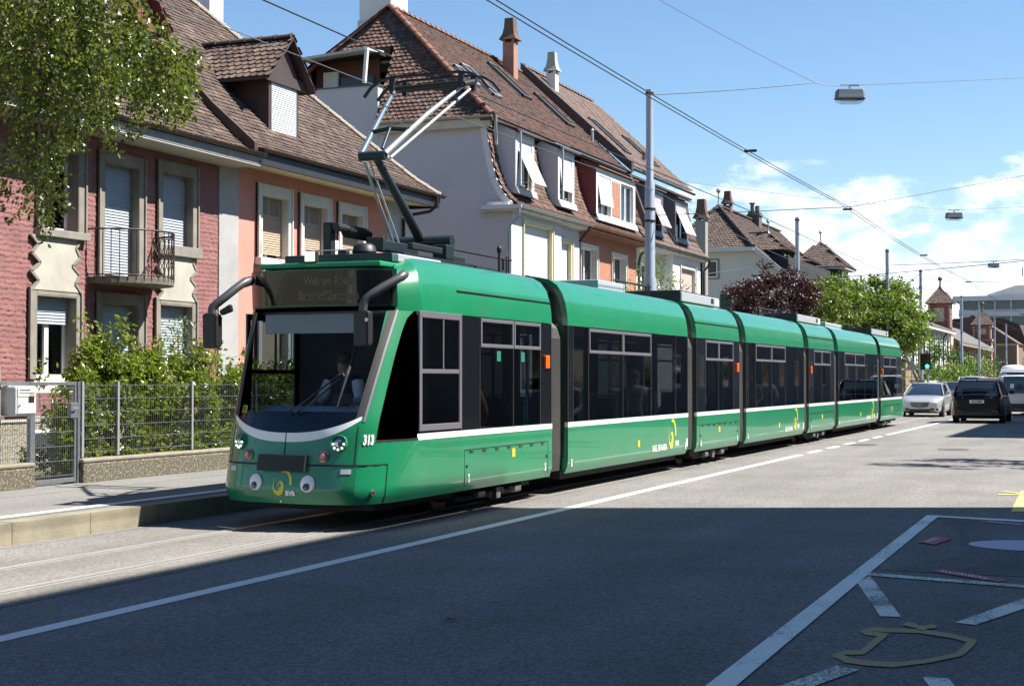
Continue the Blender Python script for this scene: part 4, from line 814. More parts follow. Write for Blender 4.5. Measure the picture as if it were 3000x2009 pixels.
window(HA, WR, 21.85, 22.78, 4.33, 5.78, 1, curtain_or_sky=False, fw=.07); window(HA, WR, 21.64, 22.74, 1.68, 3.15, 2, fw=.07); window(HA, WR, 25.32, 26.44, 1.68, 3.15, 2, fw=.07); window(HA, WR - .06, 23.53, 24.62, 3.6, 5.74, 2); window(HA, WR - .06, 25.38, 26.45, 4.34, 5.8, 2); window(HA, WR - .06, 23.49, 24.62, 1.0, 3.1, 2)
B('window_bottom_panel', pvc, HA, FX - .15, FX + .02, 21.62, 22.76, 1.42, 1.69, .01)
sh = FX - .15
shutter(HA, sh, 23.55, 24.6, 3.62, 5.74, shut_g); shutter(HA, sh, 25.4, 26.43, 4.36, 5.8, shut_g); shutter(HA, sh, 21.66, 22.72, 2.62, 3.15, shut_g); shutter(HA, sh, 23.51, 24.6, 1.3, 3.1, shut_g); shutter(HA, sh, 25.34, 26.42, 2.08, 3.15, shut_g)
def zig(y0, y1, z0, z1, ph):
    zs = np.linspace(z1, z0, 7); off = [.0, .19, .02, .25, .0, .2, .02]; L_ = [(y0 + o, z) for o, z in zip(off, zs)]; R_ = [(y1 - o, z) for o, z in zip([.02, .16, .04, .26, .05, .18, .0], zs)]
    return L_ + R_[::-1]
for y0, y1 in ((21.46, 22.84), (25.17, 26.58)):
    z = zig(y0, y1, 3.24, 4.2, 0); pz = MB().prism(z, lambda u, v: (FX + .0, u, v), lambda u, v: (FX + .062, u, v)).build('zigzag_panel', plaster_l, HA)
    for i in range(6):
        for a, b_ in ((z[i], z[i + 1]), (z[13 - i], z[12 - i])): MB().bar((FX + .06, *a), (FX + .06, *b_), .05, .04, (1, 0, 0)).build('zigzag_moulding', stone, pz)
# balcony
bal = MB(); BC = 24.12; el = [(FX + .96 * math.sin(t), BC - 1.02 * math.cos(t)) for t in np.linspace(0, math.pi, 21)]
bs = MB().prism(el, lambda u, v: (u, v, 3.44), lambda u, v: (u, v, 3.56)).build('balcony_slab', mat('mossy_slab', (.13, .12, .09), .9, var=.4, vscale=9), HA, bevel=.01); rust = mat('rusty_iron', (.045, .03, .026), .6, .4)
MB().tube([(x, y, 4.44) for x, y in el], .018, 6).build('hand_rail', rust, bs); MB().tube([(x, y, 3.6) for x, y in el], .012, 6).build('bottom_rail', rust, bs)
for k in range(1, 20):
    x, y = el[k]
    if k < 14: MB().tube([(x, y, 3.5), (x, y, 4.44)], .009, 5).build('baluster', rust, bs)
    else:
        MB().tube([(x, y, 3.5), (x, y, 4.44)], .009, 5).build('baluster', rust, bs)
for k in np.arange(13.5, 20, 1.0):
    i = int(k); x = (el[i][0] + el[min(i + 1, 20)][0]) / 2; y = (el[i][1] + el[min(i + 1, 20)][1]) / 2; dx, dy = el[min(i + 1, 20)][0] - el[i][0], el[min(i + 1, 20)][1] - el[i][1]; L_ = math.hypot(dx, dy) or 1
    for sg in (1, -1): MB().tube([(x + sg * dx / L_ * .06 * math.sin(t * 3 * math.pi), y + sg * dy / L_ * .06 * math.sin(t * 3 * math.pi), 3.6 + .84 * t) for t in np.linspace(0, 1, 19)], .008, 5).build('wavy_bar', rust, bs)
# eaves of the red house
EX = -17.05
eave_w = mat('eave_paint', (.24, .25, .26), .7, var=.25, vscale=5, col2=(.22, .2, .17), c2scale=3, c2range=(.55, .7))
MB().add([(FX, 14, 6.17), (FX, 27.85, 6.17), (EX + .02, 27.85, 6.17), (EX + .02, 14, 6.17), (FX, 14, 6.21), (FX, 27.85, 6.21), (EX + .02, 27.85, 6.21), (EX + .02, 14, 6.21)], [(0, 1, 2, 3), (4, 5, 6, 7), (2, 3, 7, 6), (1, 2, 6, 5)]).build('soffit', mat('soffit_grey', (.42, .4, .36), .8), HA)
MB().hexa([(EX - .06, 14, 6.17), (EX + .03, 14, 6.20), (EX + .03, 27.85, 6.20), (EX - .06, 27.85, 6.17), (EX - .06, 14, 6.36), (EX + .05, 14, 6.36), (EX + .05, 27.85, 6.36), (EX - .06, 27.85, 6.36)]).build('fascia', eave_w, HA)
def gutter(par, m, pts, r_=.075):
    s = MB(); pts = [Vector(p) for p in pts]; rows = []
    for i, p in enumerate(pts):
        d = (pts[min(i + 1, len(pts) - 1)] - pts[max(0, i - 1)]).normalized(); x = d.cross(Vector((0, 0, 1))).normalized()
        rows.append([p + x * math.cos(a) * r_ + Vector((0, 0, math.sin(a) * r_)) for a in np.linspace(math.pi, 2 * math.pi, 9)] )
    s.sheet(rows); s.sheet([[q + (p - q) * .1 for q in row] for row, p in zip(rows, pts)])
    for row in (rows[0], rows[-1]): s.add(row, [tuple(range(9))])
    return s.build('gutter', m, par, smooth=50)
gutter(HA, copper, [(EX + .1, 14, 6.44), (EX + .1, 27.9, 6.44)])
PRA = [(0, 6.40), (.5, 6.79), (1.0, 7.28), (6.0, 12.3)]; PRB = [(0, 6.54), (.5, 6.93), (1.0, 7.42), (6.0, 12.44)]
def slope_deck(par, name, m, O, U, I, prof, ulen, hi=None, drop=.0):
    O, U, I = Vector(O), Vector(U), Vector(I); rows = []
    for h, z in prof:
        u1 = hi(h) if hi else ulen; u0 = 0
        rows.append([O + I * h + Vector((0, 0, z - drop)), O + I * h + U * u1 + Vector((0, 0, z - drop))])
    return MB().sheet(rows).build(name, m, par)
rA = slope_deck(HA, 'roof', deck_m, (EX, 14, 0), (0, 1, 0), (-1, 0, 0), PRA, 13.75, drop=.012)
MB().add([(EX - 6, 14, 12.29), (EX - 6, 27.75, 12.29), (EX - 12, 27.75, 6.4), (EX - 12, 14, 6.4)], [(0, 1, 2, 3)]).build('rear_slope', deck_m, rA)
roofz = lambda prof: (lambda h: float(np.interp(h, [p[0] for p in prof], [p[1] for p in prof])))
# dormer builder ------------------------------------------------------
def dormer(par, prof, yc, hw, zs, ze, zr, xf, wall_m, tm, gm, over=.38, side=.32, shut=None, nobj=60, seed=5, win=None, nm='dormer'):
    rz_ = roofz(prof); back = lambda z: EX - float(np.interp(z, [p[1] for p in prof], [p[0] for p in prof]))
    f_ = MB(); ww = hw - .10
    d_ = wallx(xf, yc - hw, yc + hw, zs - .15, ze + .12, [(yc - ww, yc + ww, zs, ze - .02)], .08)
    for sg in (1, -1): d_.add([(xf, yc + sg * hw, zs - .15), (xf, yc + sg * hw, ze + .12), (back(ze + .12) - .2, yc + sg * hw, ze + .12), (min(back(zs - .15), xf - .02), yc + sg * hw, zs - .15)], [(0, 1, 2, 3)])
    o = d_.build(nm, wall_m, par)
    ey = hw + side; zl = ze - .0; ov = xf + over
    # gable triangle and roof
    MB().prism([(yc - hw - .05, ze + .05), (yc + hw + .05, ze + .05), (yc, zr - .18)], lambda u, v: (xf + .03, u, v), lambda u, v: (xf - .05, u, v)).build('gable', gm, o)
    MB().prism([(yc - ey + .02, ze - .03), (yc + ey - .02, ze - .03), (yc + ey - .22, ze + .20), (yc - ey + .22, ze + .20)], lambda u, v: (xf + .06, u, v), lambda u, v: (xf + .02, u, v)).build('gable_board', gm, o)
    for sg in (1, -1):
        bk = back(zr); rows = [[(ov, yc + sg * ey, zl), (back(zl) - .15, yc + sg * ey, zl)], [(ov, yc, zr), (bk - .2, yc, zr)]]
        rows2 = [[(x, y, z - .06) for x, y, z in r_] for r_ in rows]; r_ = MB().sheet(rows).sheet(rows2); r_.add([rows[0][0], rows[1][0], rows2[1][0], rows2[0][0]], [(0, 1, 2, 3)]); r_.add([rows[0][0], rows[0][1], rows2[0][1], rows2[0][0]], [(0, 1, 2, 3)]); rr = r_.build('dormer_roof', gm, o)
        ln = ov - bk + .3; pr = [(0, zl), (ey, zr)]
        if tm: tiles(rr, tm, (ov, yc + sg * ey, 0), (-1, 0, 0), (0, -sg, 0), pr, ln, lambda u, h, bz=back: (ov - u) > bz(zl + (zr - zl) * h / ey) - .05, .18, .165, nobj if sg < 0 else 10, seed=seed)
        MB().bar((ov - .01, yc + sg * (ey + .01), zl - .03), (ov - .01, yc, zr - .03), .03, .13, (1, 0, 0)).build('barge_board', gm, rr)
    caps(o, tile_d, (ov + .03, yc, zr - .02), (back(zr), yc, zr - .02), .11, .38)
    if shut: shutter(o, xf - .0, yc - ww, yc + ww, zs, ze - .02, shut, .05)
    else: window(o, xf - .03, yc - ww, yc + ww, zs, ze - .02, 2, m=pvc)
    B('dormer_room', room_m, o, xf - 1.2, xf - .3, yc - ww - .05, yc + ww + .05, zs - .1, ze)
    MB().hexa([(xf, yc - hw - .03, zs - .16), (xf + .28, yc - hw - .03, zs - .26), (xf + .28, yc + hw + .03, zs - .26), (xf, yc + hw + .03, zs - .16), (xf, yc - hw - .03, zs), (xf + .10, yc - hw - .03, zs - .06), (xf + .10, yc + hw + .03, zs - .06), (xf, yc + hw + .03, zs)]).build('dormer_sill', gm, o)
    return o
wood_r = mat('red_brown_cladding', (.16, .05, .035), .75, var=.35, vscale=5, stretch=(4, 6, .7)); wood_d = mat('dark_brown_metal', (.06, .04, .038), .55, var=.2, vscale=4)
DA = (24.5, .9); DB = (30.28, .66)
tiles(rA, tile_m, (EX, 14, 0), (0, 1, 0), (-1, 0, 0), PRA, 13.62, lambda u, h: u > 5.2 and not (abs(14 + u - DA[0]) < DA[1] and .7 < h < 2.7), .182, .152, 300, seed=11)
dormer(HA, PRA, DA[0], DA[1], 7.08, 8.55, 9.85, EX - .85, wood_r, tile_m, wood_r, nm='dormer', over=.2, side=.12, nobj=10)
MB().hexa([(EX + .02, 27.62, 6.36), (EX + .02, 27.75, 6.36), (EX - 1, 27.75, 7.24), (EX - 1, 27.62, 7.24), (EX + .02, 27.62, 6.66), (EX + .02, 27.75, 6.66), (EX - 1, 27.75, 7.54), (EX - 1, 27.62, 7.54)]).hexa([(EX - 1, 27.62, 7.24), (EX - 1, 27.75, 7.24), (EX - 6, 27.75, 12.26), (EX - 6, 27.62, 12.26), (EX - 1, 27.62, 7.54), (EX - 1, 27.75, 7.54), (EX - 6, 27.75, 12.56), (EX - 6, 27.62, 12.56)]).build('verge_flashing', mat('verge_brown', (.07, .042, .036), .5, var=.2), HA)
# ------------------------------------------------------------------ salmon house
HB = thing('terraced_house', 'salmon pink house with tan roller shutters, shuttered dormer and hipped tile roof', 'house', (FX, 32, 0))
salmon = mat('salmon_plaster', (.56, .245, .19), .9, var=.1, vscale=1.5, bump=.25, bscale=90); grey_p = mat('grey_plaster', (.34, .335, .33), .9, var=.16, vscale=1.6, bump=.2, bscale=70); trim_w = mat('white_trim', (.58, .58, .55), .7, var=.08, vscale=3); trim_b = mat('pale_blue_trim', (.42, .46, .5), .8, var=.1)
opsB = [(29.10, 30.24, 4.35, 5.76), (30.94, 32.07, 4.35, 5.75), (32.78, 33.91, 4.35, 5.74), (29.10, 30.24, 1.7, 3.2), (30.94, 32.07, 1.7, 3.2), (32.78, 33.91, 1.7, 3.2)]
wallx(FX, 28.18, 35.3, .2, 6.4, opsB, .2).build('wall', salmon, HB)
MB().box(FX - .3, FX + .03, 27.43, 28.18, .2, 6.4).build('corner_pilaster', grey_p, HB); MB().box(FX - .3, FX + .03, 35.3, 36.15, .2, 6.4).build('corner_pilaster', trim_b, HB)
B('house_body', salmon, HB, -29, FX - .5, 27.45, 36.1, .2, 6.4)
for k, i in enumerate(opsB):
    q = surround(HB, FX, i[0] - .19, i[1] + .16, i[2] - .02, i[3] + .24, i, trim_w, sill=i[2] - .16, proud=.07)
    shutter(HB, FX - .12, i[0] + .01, i[1] - .01, i[2] + .06, i[3], shut_t, .052, single=k < 3); window(HB, FX - .2, *i, 2)
    if k < 3:
        lv = MB()
        for r_ in range(14):
            for c in range(2): lv.box(FX - .118, FX - .108, i[0] + .12 + c * .48, i[0] + .50 + c * .48, i[3] - .42 - r_ * 0.0 + .38 - r_ * .027 - .012, i[3] - .42 + .38 - r_ * .027)
        lv.build('louvre_slots', mat('louvre_dark', (.14, .11, .08), .7), HB, kind='stuff')
MB().box(FX + .07, FX + .16, 32.26, 32.48, 4.2, 5.0).build('meter_box', trim_w, HB, bevel=.03)
MB().tube([(FX + .1, 28.98, 4.7), (FX + .1, 28.98, 4.2), (FX + .13, 29.05, 4.05)], .03, 6).build('drain_pipe', trim_w, HB)
yel_s = mat('soffit_cream', (.50, .46, .30), .8, var=.2, vscale=4)
MB().hexa([(FX, 27.45, 6.28), (EX - .05, 27.45, 6.22), (EX - .05, 36.4, 6.22), (FX, 36.4, 6.28), (FX, 27.45, 6.33), (EX - .05, 27.45, 6.27), (EX - .05, 36.4, 6.27), (FX, 36.4, 6.33)]).build('soffit', yel_s, HB)
B('soffit_end', yel_s, HB, -25, FX, 36.16, 36.5, 6.26, 6.31)
MB().box(EX - .05, EX + .04, 27.76, 36.9, 6.22, 6.5).box(-26, EX - .05, 36.82, 36.9, 6.22, 6.5).build('fascia', mat('fascia_navy', (.025, .026, .032), .5, var=.2), HB)
gutter(HB, copper, [(EX + .1, 27.76, 6.55), (EX + .1, 37.0, 6.55)]); MB().tube([(EX + .1, 36.55, 6.5), (EX + .1, 36.55, 6.24), (EX - .1, 36.55, 6.1), (EX - .55, 36.3, 6.0), (FX + .1, 36.1, 5.9), (FX + .1, 36.1, .3)], .045, 8).build('drain_pipe', copper, HB, smooth=50)
HIP = lambda h: 36.9 - 27.75 - h
rB = slope_deck(HB, 'roof', deck_m, (EX, 27.75, 0), (0, 1, 0), (-1, 0, 0), PRB, 9.15, HIP, .012)
def hip_end(par, prof, y, d): return MB().sheet([[(EX - h, y - h, z - .012), (EX - 12 + h, y - h, z - .012)] for h, z in prof]).build('hip_slope', d, par)
he = hip_end(rB, PRB, 36.9, deck_m); tiles(he, tile_m, (EX, 36.9, 0), (-1, 0, 0), (0, -1, 0), PRB, 12, lambda u, h: h + .1 < u < 12 - h, .182, .152, 0, seed=16)
MB().add([(EX - 6, 27.75, 12.42), (EX - 6, 30.9, 12.42), (EX - 12, 36.8, 6.5), (EX - 12, 27.75, 6.5)], [(0, 1, 2, 3)]).build('rear_slope', deck_m, rB)
tiles(rB, tile_m, (EX, 27.75, 0), (0, 1, 0), (-1, 0, 0), PRB, 9.15, lambda u, h: u < HIP(h) - .08 and not (abs(27.75 + u - DB[0]) < DB[1] and .75 < h < 2.1), .182, .152, 300, seed=12)
for (h0, z0), (h1, z1) in zip(PRB, PRB[1:]): caps(rB, cap_m, (EX - h0, 36.9 - h0, z0 + .01), (EX - h1, 36.9 - h1, z1 + .01), .10, .40, 'hip_tile')
dormer(HB, PRB, DB[0], DB[1], 7.18, 8.40, 9.47, EX - .85, wood_d, tile_m, wood_d, shut=shut_w, nobj=200, nm='dormer', over=.2, side=.38)
ch = MB().box(-22.95, -22.45, 34.15, 34.8, 8.5, 15).build('chimney', mat('chimney_white', (.66, .66, .64), .85, var=.08), HB)
# ================================================================== mansard row (three houses under one ridge)
YG = 43.9; RX, RZ = -23.0, 14.2; CX = -17.55
pale = mat('pale_blue_white_plaster', (.50, .505, .52), .9, var=.07, vscale=.8, bump=.12, bscale=60); white_p = mat('white_plaster', (.66, .655, .64), .9, var=.08, vscale=1.0, bump=.1, bscale=60); terra = mat('terracotta_plaster', (.36, .165, .105), .92, var=.18, vscale=6, bump=.3, bscale=60)
yelw = mat('cream_window_trim', (.62, .56, .36), .7)
MP = [(0, 7.08), (.30, 7.30), (.60, 7.72), (.80, 8.3), (1.0, 9.1), (1.12, 9.80)]      # steep lower slope, measured inward from the cornice
UP = [(0, 9.86), (.4, 10.2), (4.65, 14.2)]                                        # upper slope, from x = -17.9 in
UX = -18.35; HK = .484
HC = [thing('terraced_house', 'pale white end house with tall blank gable wall and mansard of red tiles', 'house', (FX, 47, 0)),
      thing('terraced_house', 'terracotta mansard house in the middle with wide white-framed dormer', 'house', (FX, 54, 0)),
      thing('terraced_house', 'white mansard house with newer pinkish tiles and two tilted awning shutters', 'house', (FX, 62, 0))]
# gable wall of the end house (faces the camera end of the street)
g = [(FX, .2), (FX, 7.05), (FX - .35, 7.35), (FX - .62, 7.9), (FX - .85, 8.9), (FX - .98, 9.75), (-28.2, 9.75), (-28.2, .2)]
MB().prism(g, lambda u, v: (u, YG, v), lambda u, v: (u, YG + .3, v)).build('gable_wall', pale, HC[0])
edge = [(FX + .12, 7.05), (FX - .22, 7.42), (FX - .50, 7.95), (FX - .73, 8.95), (FX - .86, 9.78)]
s = MB()
for a, b_ in zip(edge, edge[1:]): s.bar((a[0] - .1, YG - .02, a[1]), (b_[0] - .1, YG - .02, b_[1]), .12, .2, (1, 0, 0))
s.build('verge_trim', white_p, HC[0])
MB().box(-22.4, UX - .1, YG - .22, YG, 9.56, 9.82).build('eave_board', mat('cream_eave', (.55, .5, .38), .8, var=.15), HC[0]); gutter(HC[0], zinc, [(-22.4, YG - .28, 9.9), (UX + .02, YG - .28, 9.9)], .08)
MB().box(FX - .9, FX + .45, YG - .29, YG - .26, 6.95, 7.07).box(FX - .9, FX - .01, YG - .26, YG - .003, 6.95, 7.07).box(FX - .75, FX - .02, YG - .18, YG - .003, 7.072, 7.18).build('cornice_return', white_p, HC[0]); MB().tube([(FX + .3, YG - .1, 6.95), (FX + .28, YG - .1, 6.7), (FX - .05, YG - .12, 6.4), (FX - .05, YG - .12, .3)], .05, 8).build('drain_pipe', zinc, HC[0], smooth=50)
MB().tube([(UX + .06, YG - .1, 9.9), (UX + .06, YG - .1, 9.5), (UX + .02, YG + .05, 9.3), (UX + .02, YG + .05, 9.0)], .055, 8).build('drain_pipe', zinc, HC[0], smooth=50)
# roof terrace box
tz = thing; ter = MB().box(-26.5, -22.45, YG - .02, YG + 1.9, 9.4, 11.16).build('terrace_parapet', pale, HC[0]); MB().box(-26.55, -22.4, YG - .06, YG + 1.95, 11.16, 11.2).build('parapet_cap', zincd, ter)
B('terrace_back_wall', mat('brown_boarding', (.10, .045, .03), .8, var=.2, vscale=5), HC[0], -25.4, -23.0, YG + 1.2, YG + 1.3, 11.0, 12.3); B('terrace_glazing', mat('dark_glazing', (.02, .03, .03), .1), HC[0], -24.6, -23.2, YG + 1.15, YG + 1.2, 11.2, 11.75); B('terrace_cheek', white_p, HC[0], -25.05, -24.5, YG + 1.05, YG + 1.15, 11.1, 11.95)
aw = MB().hexa([(-25.7, YG - .25, 12.10), (-22.75, YG - .3, 12.28), (-22.75, YG + 1.0, 12.42), (-25.3, YG + 1.0, 12.3), (-25.7, YG - .25, 12.19), (-22.75, YG - .3, 12.36), (-22.75, YG + 1.0, 12.5), (-25.3, YG + 1.0, 12.38)]).build('awning', mat('awning_grey', (.42, .45, .45), .6), HC[0]); MB().bar((-22.75, YG - .2, 12.4), (-22.9, YG - .1, 11.25), .12, .1).build('awning_post', white_p, aw)
B('terrace_roof', deck_m, HC[0], -25.6, -22.7, YG + .6, YG + 1.6, 12.3, 12.4)
# bodies and facades
wins = {0: [(44.95, 47.45, 4.6, 6.62), (44.95, 47.45, 1.6, 3.6)], 1: [(51.35, 53.1, 4.4, 6.42), (54.9, 56.6, 4.4, 6.35), (51.35, 53.1, 1.6, 3.5), (54.9, 56.6, 1.6, 3.5)], 2: [(63.2, 65.5, 4.5, 6.45), (63.2, 65.5, 1.6, 3.5), (59.2, 61.0, 1.6, 3.5)]}
wm = [pale, terra, white_p]
front0 = wallx(FX, YG + .3, 48.4, .2, 7.0, wins[0], .2).build('wall', pale, HC[0])
MB().add([(FX, 48.4, .2), (FX, 48.4, 7), (FX - .15, 48.4, 7), (FX - .15, 48.4, .2)], [(0, 1, 2, 3)]).build('bay_return', pale, HC[0])
wallx(FX - .15, 48.4, 50.65, .2, 7.0, [(48.75, 49.75, 4.2, 6.35)], .2).build('recess_wall', pale, HC[0]); wallx(FX - .35, 50.65, 58.0, .2, 7.0, wins[1], .2).build('wall', terra, HC[1])
wallx(FX, 62.0, 66.75, .2, 7.0, wins[2][:2], .25).build('wall', white_p, HC[2]); wallx(FX - .5, 58.0, 62.0, .2, 7.0, [(59.2, 60.4, 4.3, 6.3), (59.2, 61.0, 1.6, 3.5)], .2).build('recess_wall', white_p, HC[2]); MB().add([(FX, 62, .2), (FX, 62, 7), (FX - .5, 62, 7), (FX - .5, 62, .2)], [(0, 1, 2, 3)]).build('bay_return', white_p, HC[2])
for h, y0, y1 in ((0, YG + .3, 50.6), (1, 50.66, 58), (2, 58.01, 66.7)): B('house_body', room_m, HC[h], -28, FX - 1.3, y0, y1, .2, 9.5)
MB().prism([(FX, .2), (FX, 7.05), (FX - .35, 7.35), (FX - .62, 7.9), (FX - .85, 8.9), (FX - .98, 9.75), (-28.2, 9.75), (-28.2, .2)], lambda u, v: (u, 66.75, v), lambda u, v: (u, 66.45, v)).build('gable_wall', white_p, HC[2])
for h, lst in wins.items():
    for k, i in enumerate(lst):
        xo = FX if h != 1 else FX - .35; surround(HC[h], xo, i[0] - .12, i[1] + .12, i[2] - .02, i[3] + .14, i, yelw if h == 0 else trim_w, proud=.03, sill=i[2] - .1); window(HC[h], xo - .19, *i, 2, curtain_or_sky=h == 1)
        if h != 1: shutter(HC[h], xo - .12, i[0] + .01, i[1] - .01, i[2] + (.35 if k == 0 and h == 0 else .05), i[3], shut_w if h == 0 else mat('shutter_beige', (.48, .38, .34), .6), .06, single=False)
surround(HC[0], FX - .15, 48.6, 49.9, 4.18, 6.5, (48.75, 49.75, 4.2, 6.35), yelw, proud=.03); shutter(HC[0], FX - .27, 48.77, 49.73, 4.2, 6.35, shut_w, .06, single=False); window(HC[2], FX - .69, 59.2, 60.4, 4.3, 6.3, 2, m=mat('dark_frame', (.05, .05, .05), .5))
# cornice and first eave
crn = mat('cornice_plaster', (.50, .5, .47), .85, var=.2, vscale=3, col2=(.3, .29, .27), c2scale=5, c2range=(.55, .7)); wood_b = mat('brown_soffit_boards', (.17, .075, .04), .7, var=.3, vscale=3, stretch=(8, .6, 1)); copp = mat('copper', (.24, .11, .07), .45, .5, var=.25)
for h, y0, y1, m_ in ((0, YG - .25, 50.65, crn), (1, 50.65, 58.0, wood_b), (2, 58.0, 67.0, crn)):
    MB().hexa([(FX - 1.0, y0, 6.86), (CX - .12, y0, 6.90), (CX - .12, y1, 6.90), (FX - 1.0, y1, 6.86), (FX - 1, y0, 7.0), (CX - .02, y0, 7.05), (CX - .02, y1, 7.05), (FX - 1, y1, 7.0)]).build('eave_soffit', m_, HC[h])
    MB().box(CX - .12, CX + .0, y0, y1, 6.93, 7.03).build('cornice', m_ if h != 1 else copp, HC[h], bevel=.03); gutter(HC[h], [zinc, copp, zincd][h], [(CX + .09, y0, 7.08), (CX + .09, y1, 7.08)], .075)
MB().tube([(CX + .09, 50.5, 7.0), (CX - .2, 50.6, 6.7), (FX - .28, 50.7, 6.4), (FX - .28, 50.7, .3)], .05, 8).build('drain_pipe', copper, HC[1], smooth=50); MB().tube([(CX + .05, 67.0, 7.0), (CX - .05, 67.05, 6.75), (FX + .05, 66.85, 6.5), (FX + .05, 66.85, .3)], .05, 8).build('drain_pipe', copper, HC[2], smooth=50); MB().tube([(CX, 58.1, 7.0), (FX - .2, 58.1, 6.6), (FX - .28, 58.1, 6.3), (FX - .28, 58.1, 4)], .06, 8).build('drain_pipe', zincd, HC[2], smooth=50)
# lower (mansard) slope per house with dormers cut out
dorm = {0: [(44.35, 46.0), (48.2, 49.85)], 1: [(52.2, 56.9)], 2: [(58.95, 60.75), (62.55, 64.6)]}; HB_Y = [(YG, 50.65), (50.65, 58.0), (58.0, 67.0)]
for h in range(3):
    y0, y1 = HB_Y[h]; dk = slope_deck(HC[h], 'lower_roof', deck_m, (CX, y0, 0), (0, 1, 0), (-1, 0, 0), MP, y1 - y0, drop=.01); ds_ = dorm[h]
    tiles(dk, tile_r if h < 2 else tile_n, (CX, y0, 0), (0, 1, 0), (-1, 0, 0), MP, y1 - y0, lambda u, hh, a=y0, q=ds_: not any(p0 - .05 < a + u < p1 + .05 and hh > .42 for p0, p1 in q), .182 if h < 2 else .32, .15 if h < 2 else .34, (300, 150, 150)[h], 'beaver' if h < 2 else 'pan', seed=20 + h)
def cdormer(par, y0, y1, z0, z1, m, wlist, style):
    xf = CX - .30; s = wallx(xf, y0, y1, z0 - .1, z1 + .15, [(a, b_, z0 + .12, z1 - .1) for a, b_ in wlist], .12)
    for yy in (y0, y1): s.add([(xf, yy, z0 - .1), (xf, yy, z1 + .15), (UX - .1, yy, z1 + .42), (CX - 1.1, yy, z1 + .3), (CX - .62, yy, z0 - .1)], [(0, 1, 2, 3, 4)])
    o = s.build('dormer', m, par); MB().hexa([(UX - .1, y0 - .06, z1 + .42), (xf + .14, y0 - .06, z1 + .15), (xf + .14, y1 + .06, z1 + .15), (UX - .1, y1 + .06, z1 + .42), (UX - .1, y0 - .06, z1 + .48), (xf + .14, y0 - .06, z1 + .2), (xf + .14, y1 + .06, z1 + .2), (UX - .1, y1 + .06, z1 + .48)]).build('dormer_lid', tile_r if style != 'd' else zincd, o); B('dormer_room', room_m, o, xf - 1.2, xf - .4, y0 + .05, y1 - .05, z0, z1)
    MB().hexa([(xf - .05, y0 - .05, z0 - .12), (xf + .12, y0 - .05, z0 - .12), (xf + .12, y1 + .05, z0 - .12), (xf - .05, y1 + .05, z0 - .12), (xf - .05, y0 - .05, z0 + .1), (xf + .04, y0 - .05, z0 + .1), (xf + .04, y1 + .05, z0 + .1), (xf - .05, y1 + .05, z0 + .1)]).build('dormer_sill', m, o)
    return o, xf
def tilted(par, xf, a, b_, z0, z1, out, m, frm=None):
    """awning shutter: upper part hangs straight, lower half swung out"""
    zm = z1 - .28; sh_ = MB().hexa([(xf - .04, a, zm), (xf - .02, a, zm), (xf - .02, b_, zm), (xf - .04, b_, zm), (xf - .04, a, z1), (xf - .02, a, z1), (xf - .02, b_, z1), (xf - .04, b_, z1)])
    s = MB().hexa([(xf + out, a, z0 + .12), (xf + out + .02, a, z0 + .12), (xf + out + .02, b_, z0 + .12), (xf + out, b_, z0 + .12), (xf - .02, a, zm + .02), (xf, a, zm + .02), (xf, b_, zm + .02), (xf - .02, b_, zm + .02)])
    o = s.build('awning_shutter', m, par); sh_.build('shutter_top', m, o)
    for yy in (a, b_): MB().tube([(xf, yy, z0 + .15), (xf + out, yy, z0 + .12)], .012, 6).build('stay', zinc, o)
    return o
for k, (a, b_) in enumerate(dorm[0]):
    o, xf = cdormer(HC[0], a, b_, 7.62, 9.32, pale, [(a + .2, b_ - .22)], 'w'); window(o, xf - .1, a + .2, b_ - .22, 7.74, 9.22, 2, m=yelw); 
    if k == 0: tilted(o, xf, a + .22, b_ - .24, 7.72, 9.2, .5, shut_w)
    else: tilted(o, xf, a + .22, b_ - .24, 7.95, 9.2, .07, shut_w)
    MB().tube([(xf + .16, a + .05, 9.5), (xf + .16, a + .05, 7.75), (xf + .3, a + .05, 7.7)], .04, 8).build('drain_pipe', zinc, o, smooth=50); gutter(o, zinc, [(xf + .17, a - .08, 9.5), (xf + .17, b_ + .12, 9.5)], .05)
o, xf = cdormer(HC[1], 52.2, 56.9, 7.55, 9.2, white_p, [(52.4, 53.9), (55.1, 56.65)], 'red'); MB().box(xf, xf + .02, 54.05, 54.95, 7.75, 9.05).build('dormer_panel', terra, o); window(o, xf - .1, 55.1, 56.65, 7.67, 9.1, 2, curtain_or_sky=True); window(o, xf - .1, 52.4, 53.9, 7.67, 9.1, 2); tilted(o, xf, 52.42, 53.88, 7.9, 9.1, .10, shut_w)
MB().add([(xf + .02, 52.15, 9.3), (CX - 1.1, 52.15, 9.7), (CX - .7, 52.15, 7.7), (xf + .02, 52.15, 7.5)], [(0, 1, 2, 3)]).build('red_cheek', mat('red_flashing', (.17, .035, .035), .5, var=.2), o)
for a, b_ in dorm[2]:
    o, xf = cdormer(HC[2], a, b_, 7.6, 9.2, mat('grey_blue_metal', (.12, .14, .17), .5, .3), [(a + .15, b_ - .2)], 'd'); window(o, xf - .1, a + .15, b_ - .2, 7.72, 9.1, 2, m=mat('dark_frame', (.05, .05, .05), .5)); tilted(o, xf, a + .18, b_ - .22, 7.75, 9.1, .42, mat('shutter_pinkish', (.42, .37, .36), .6))
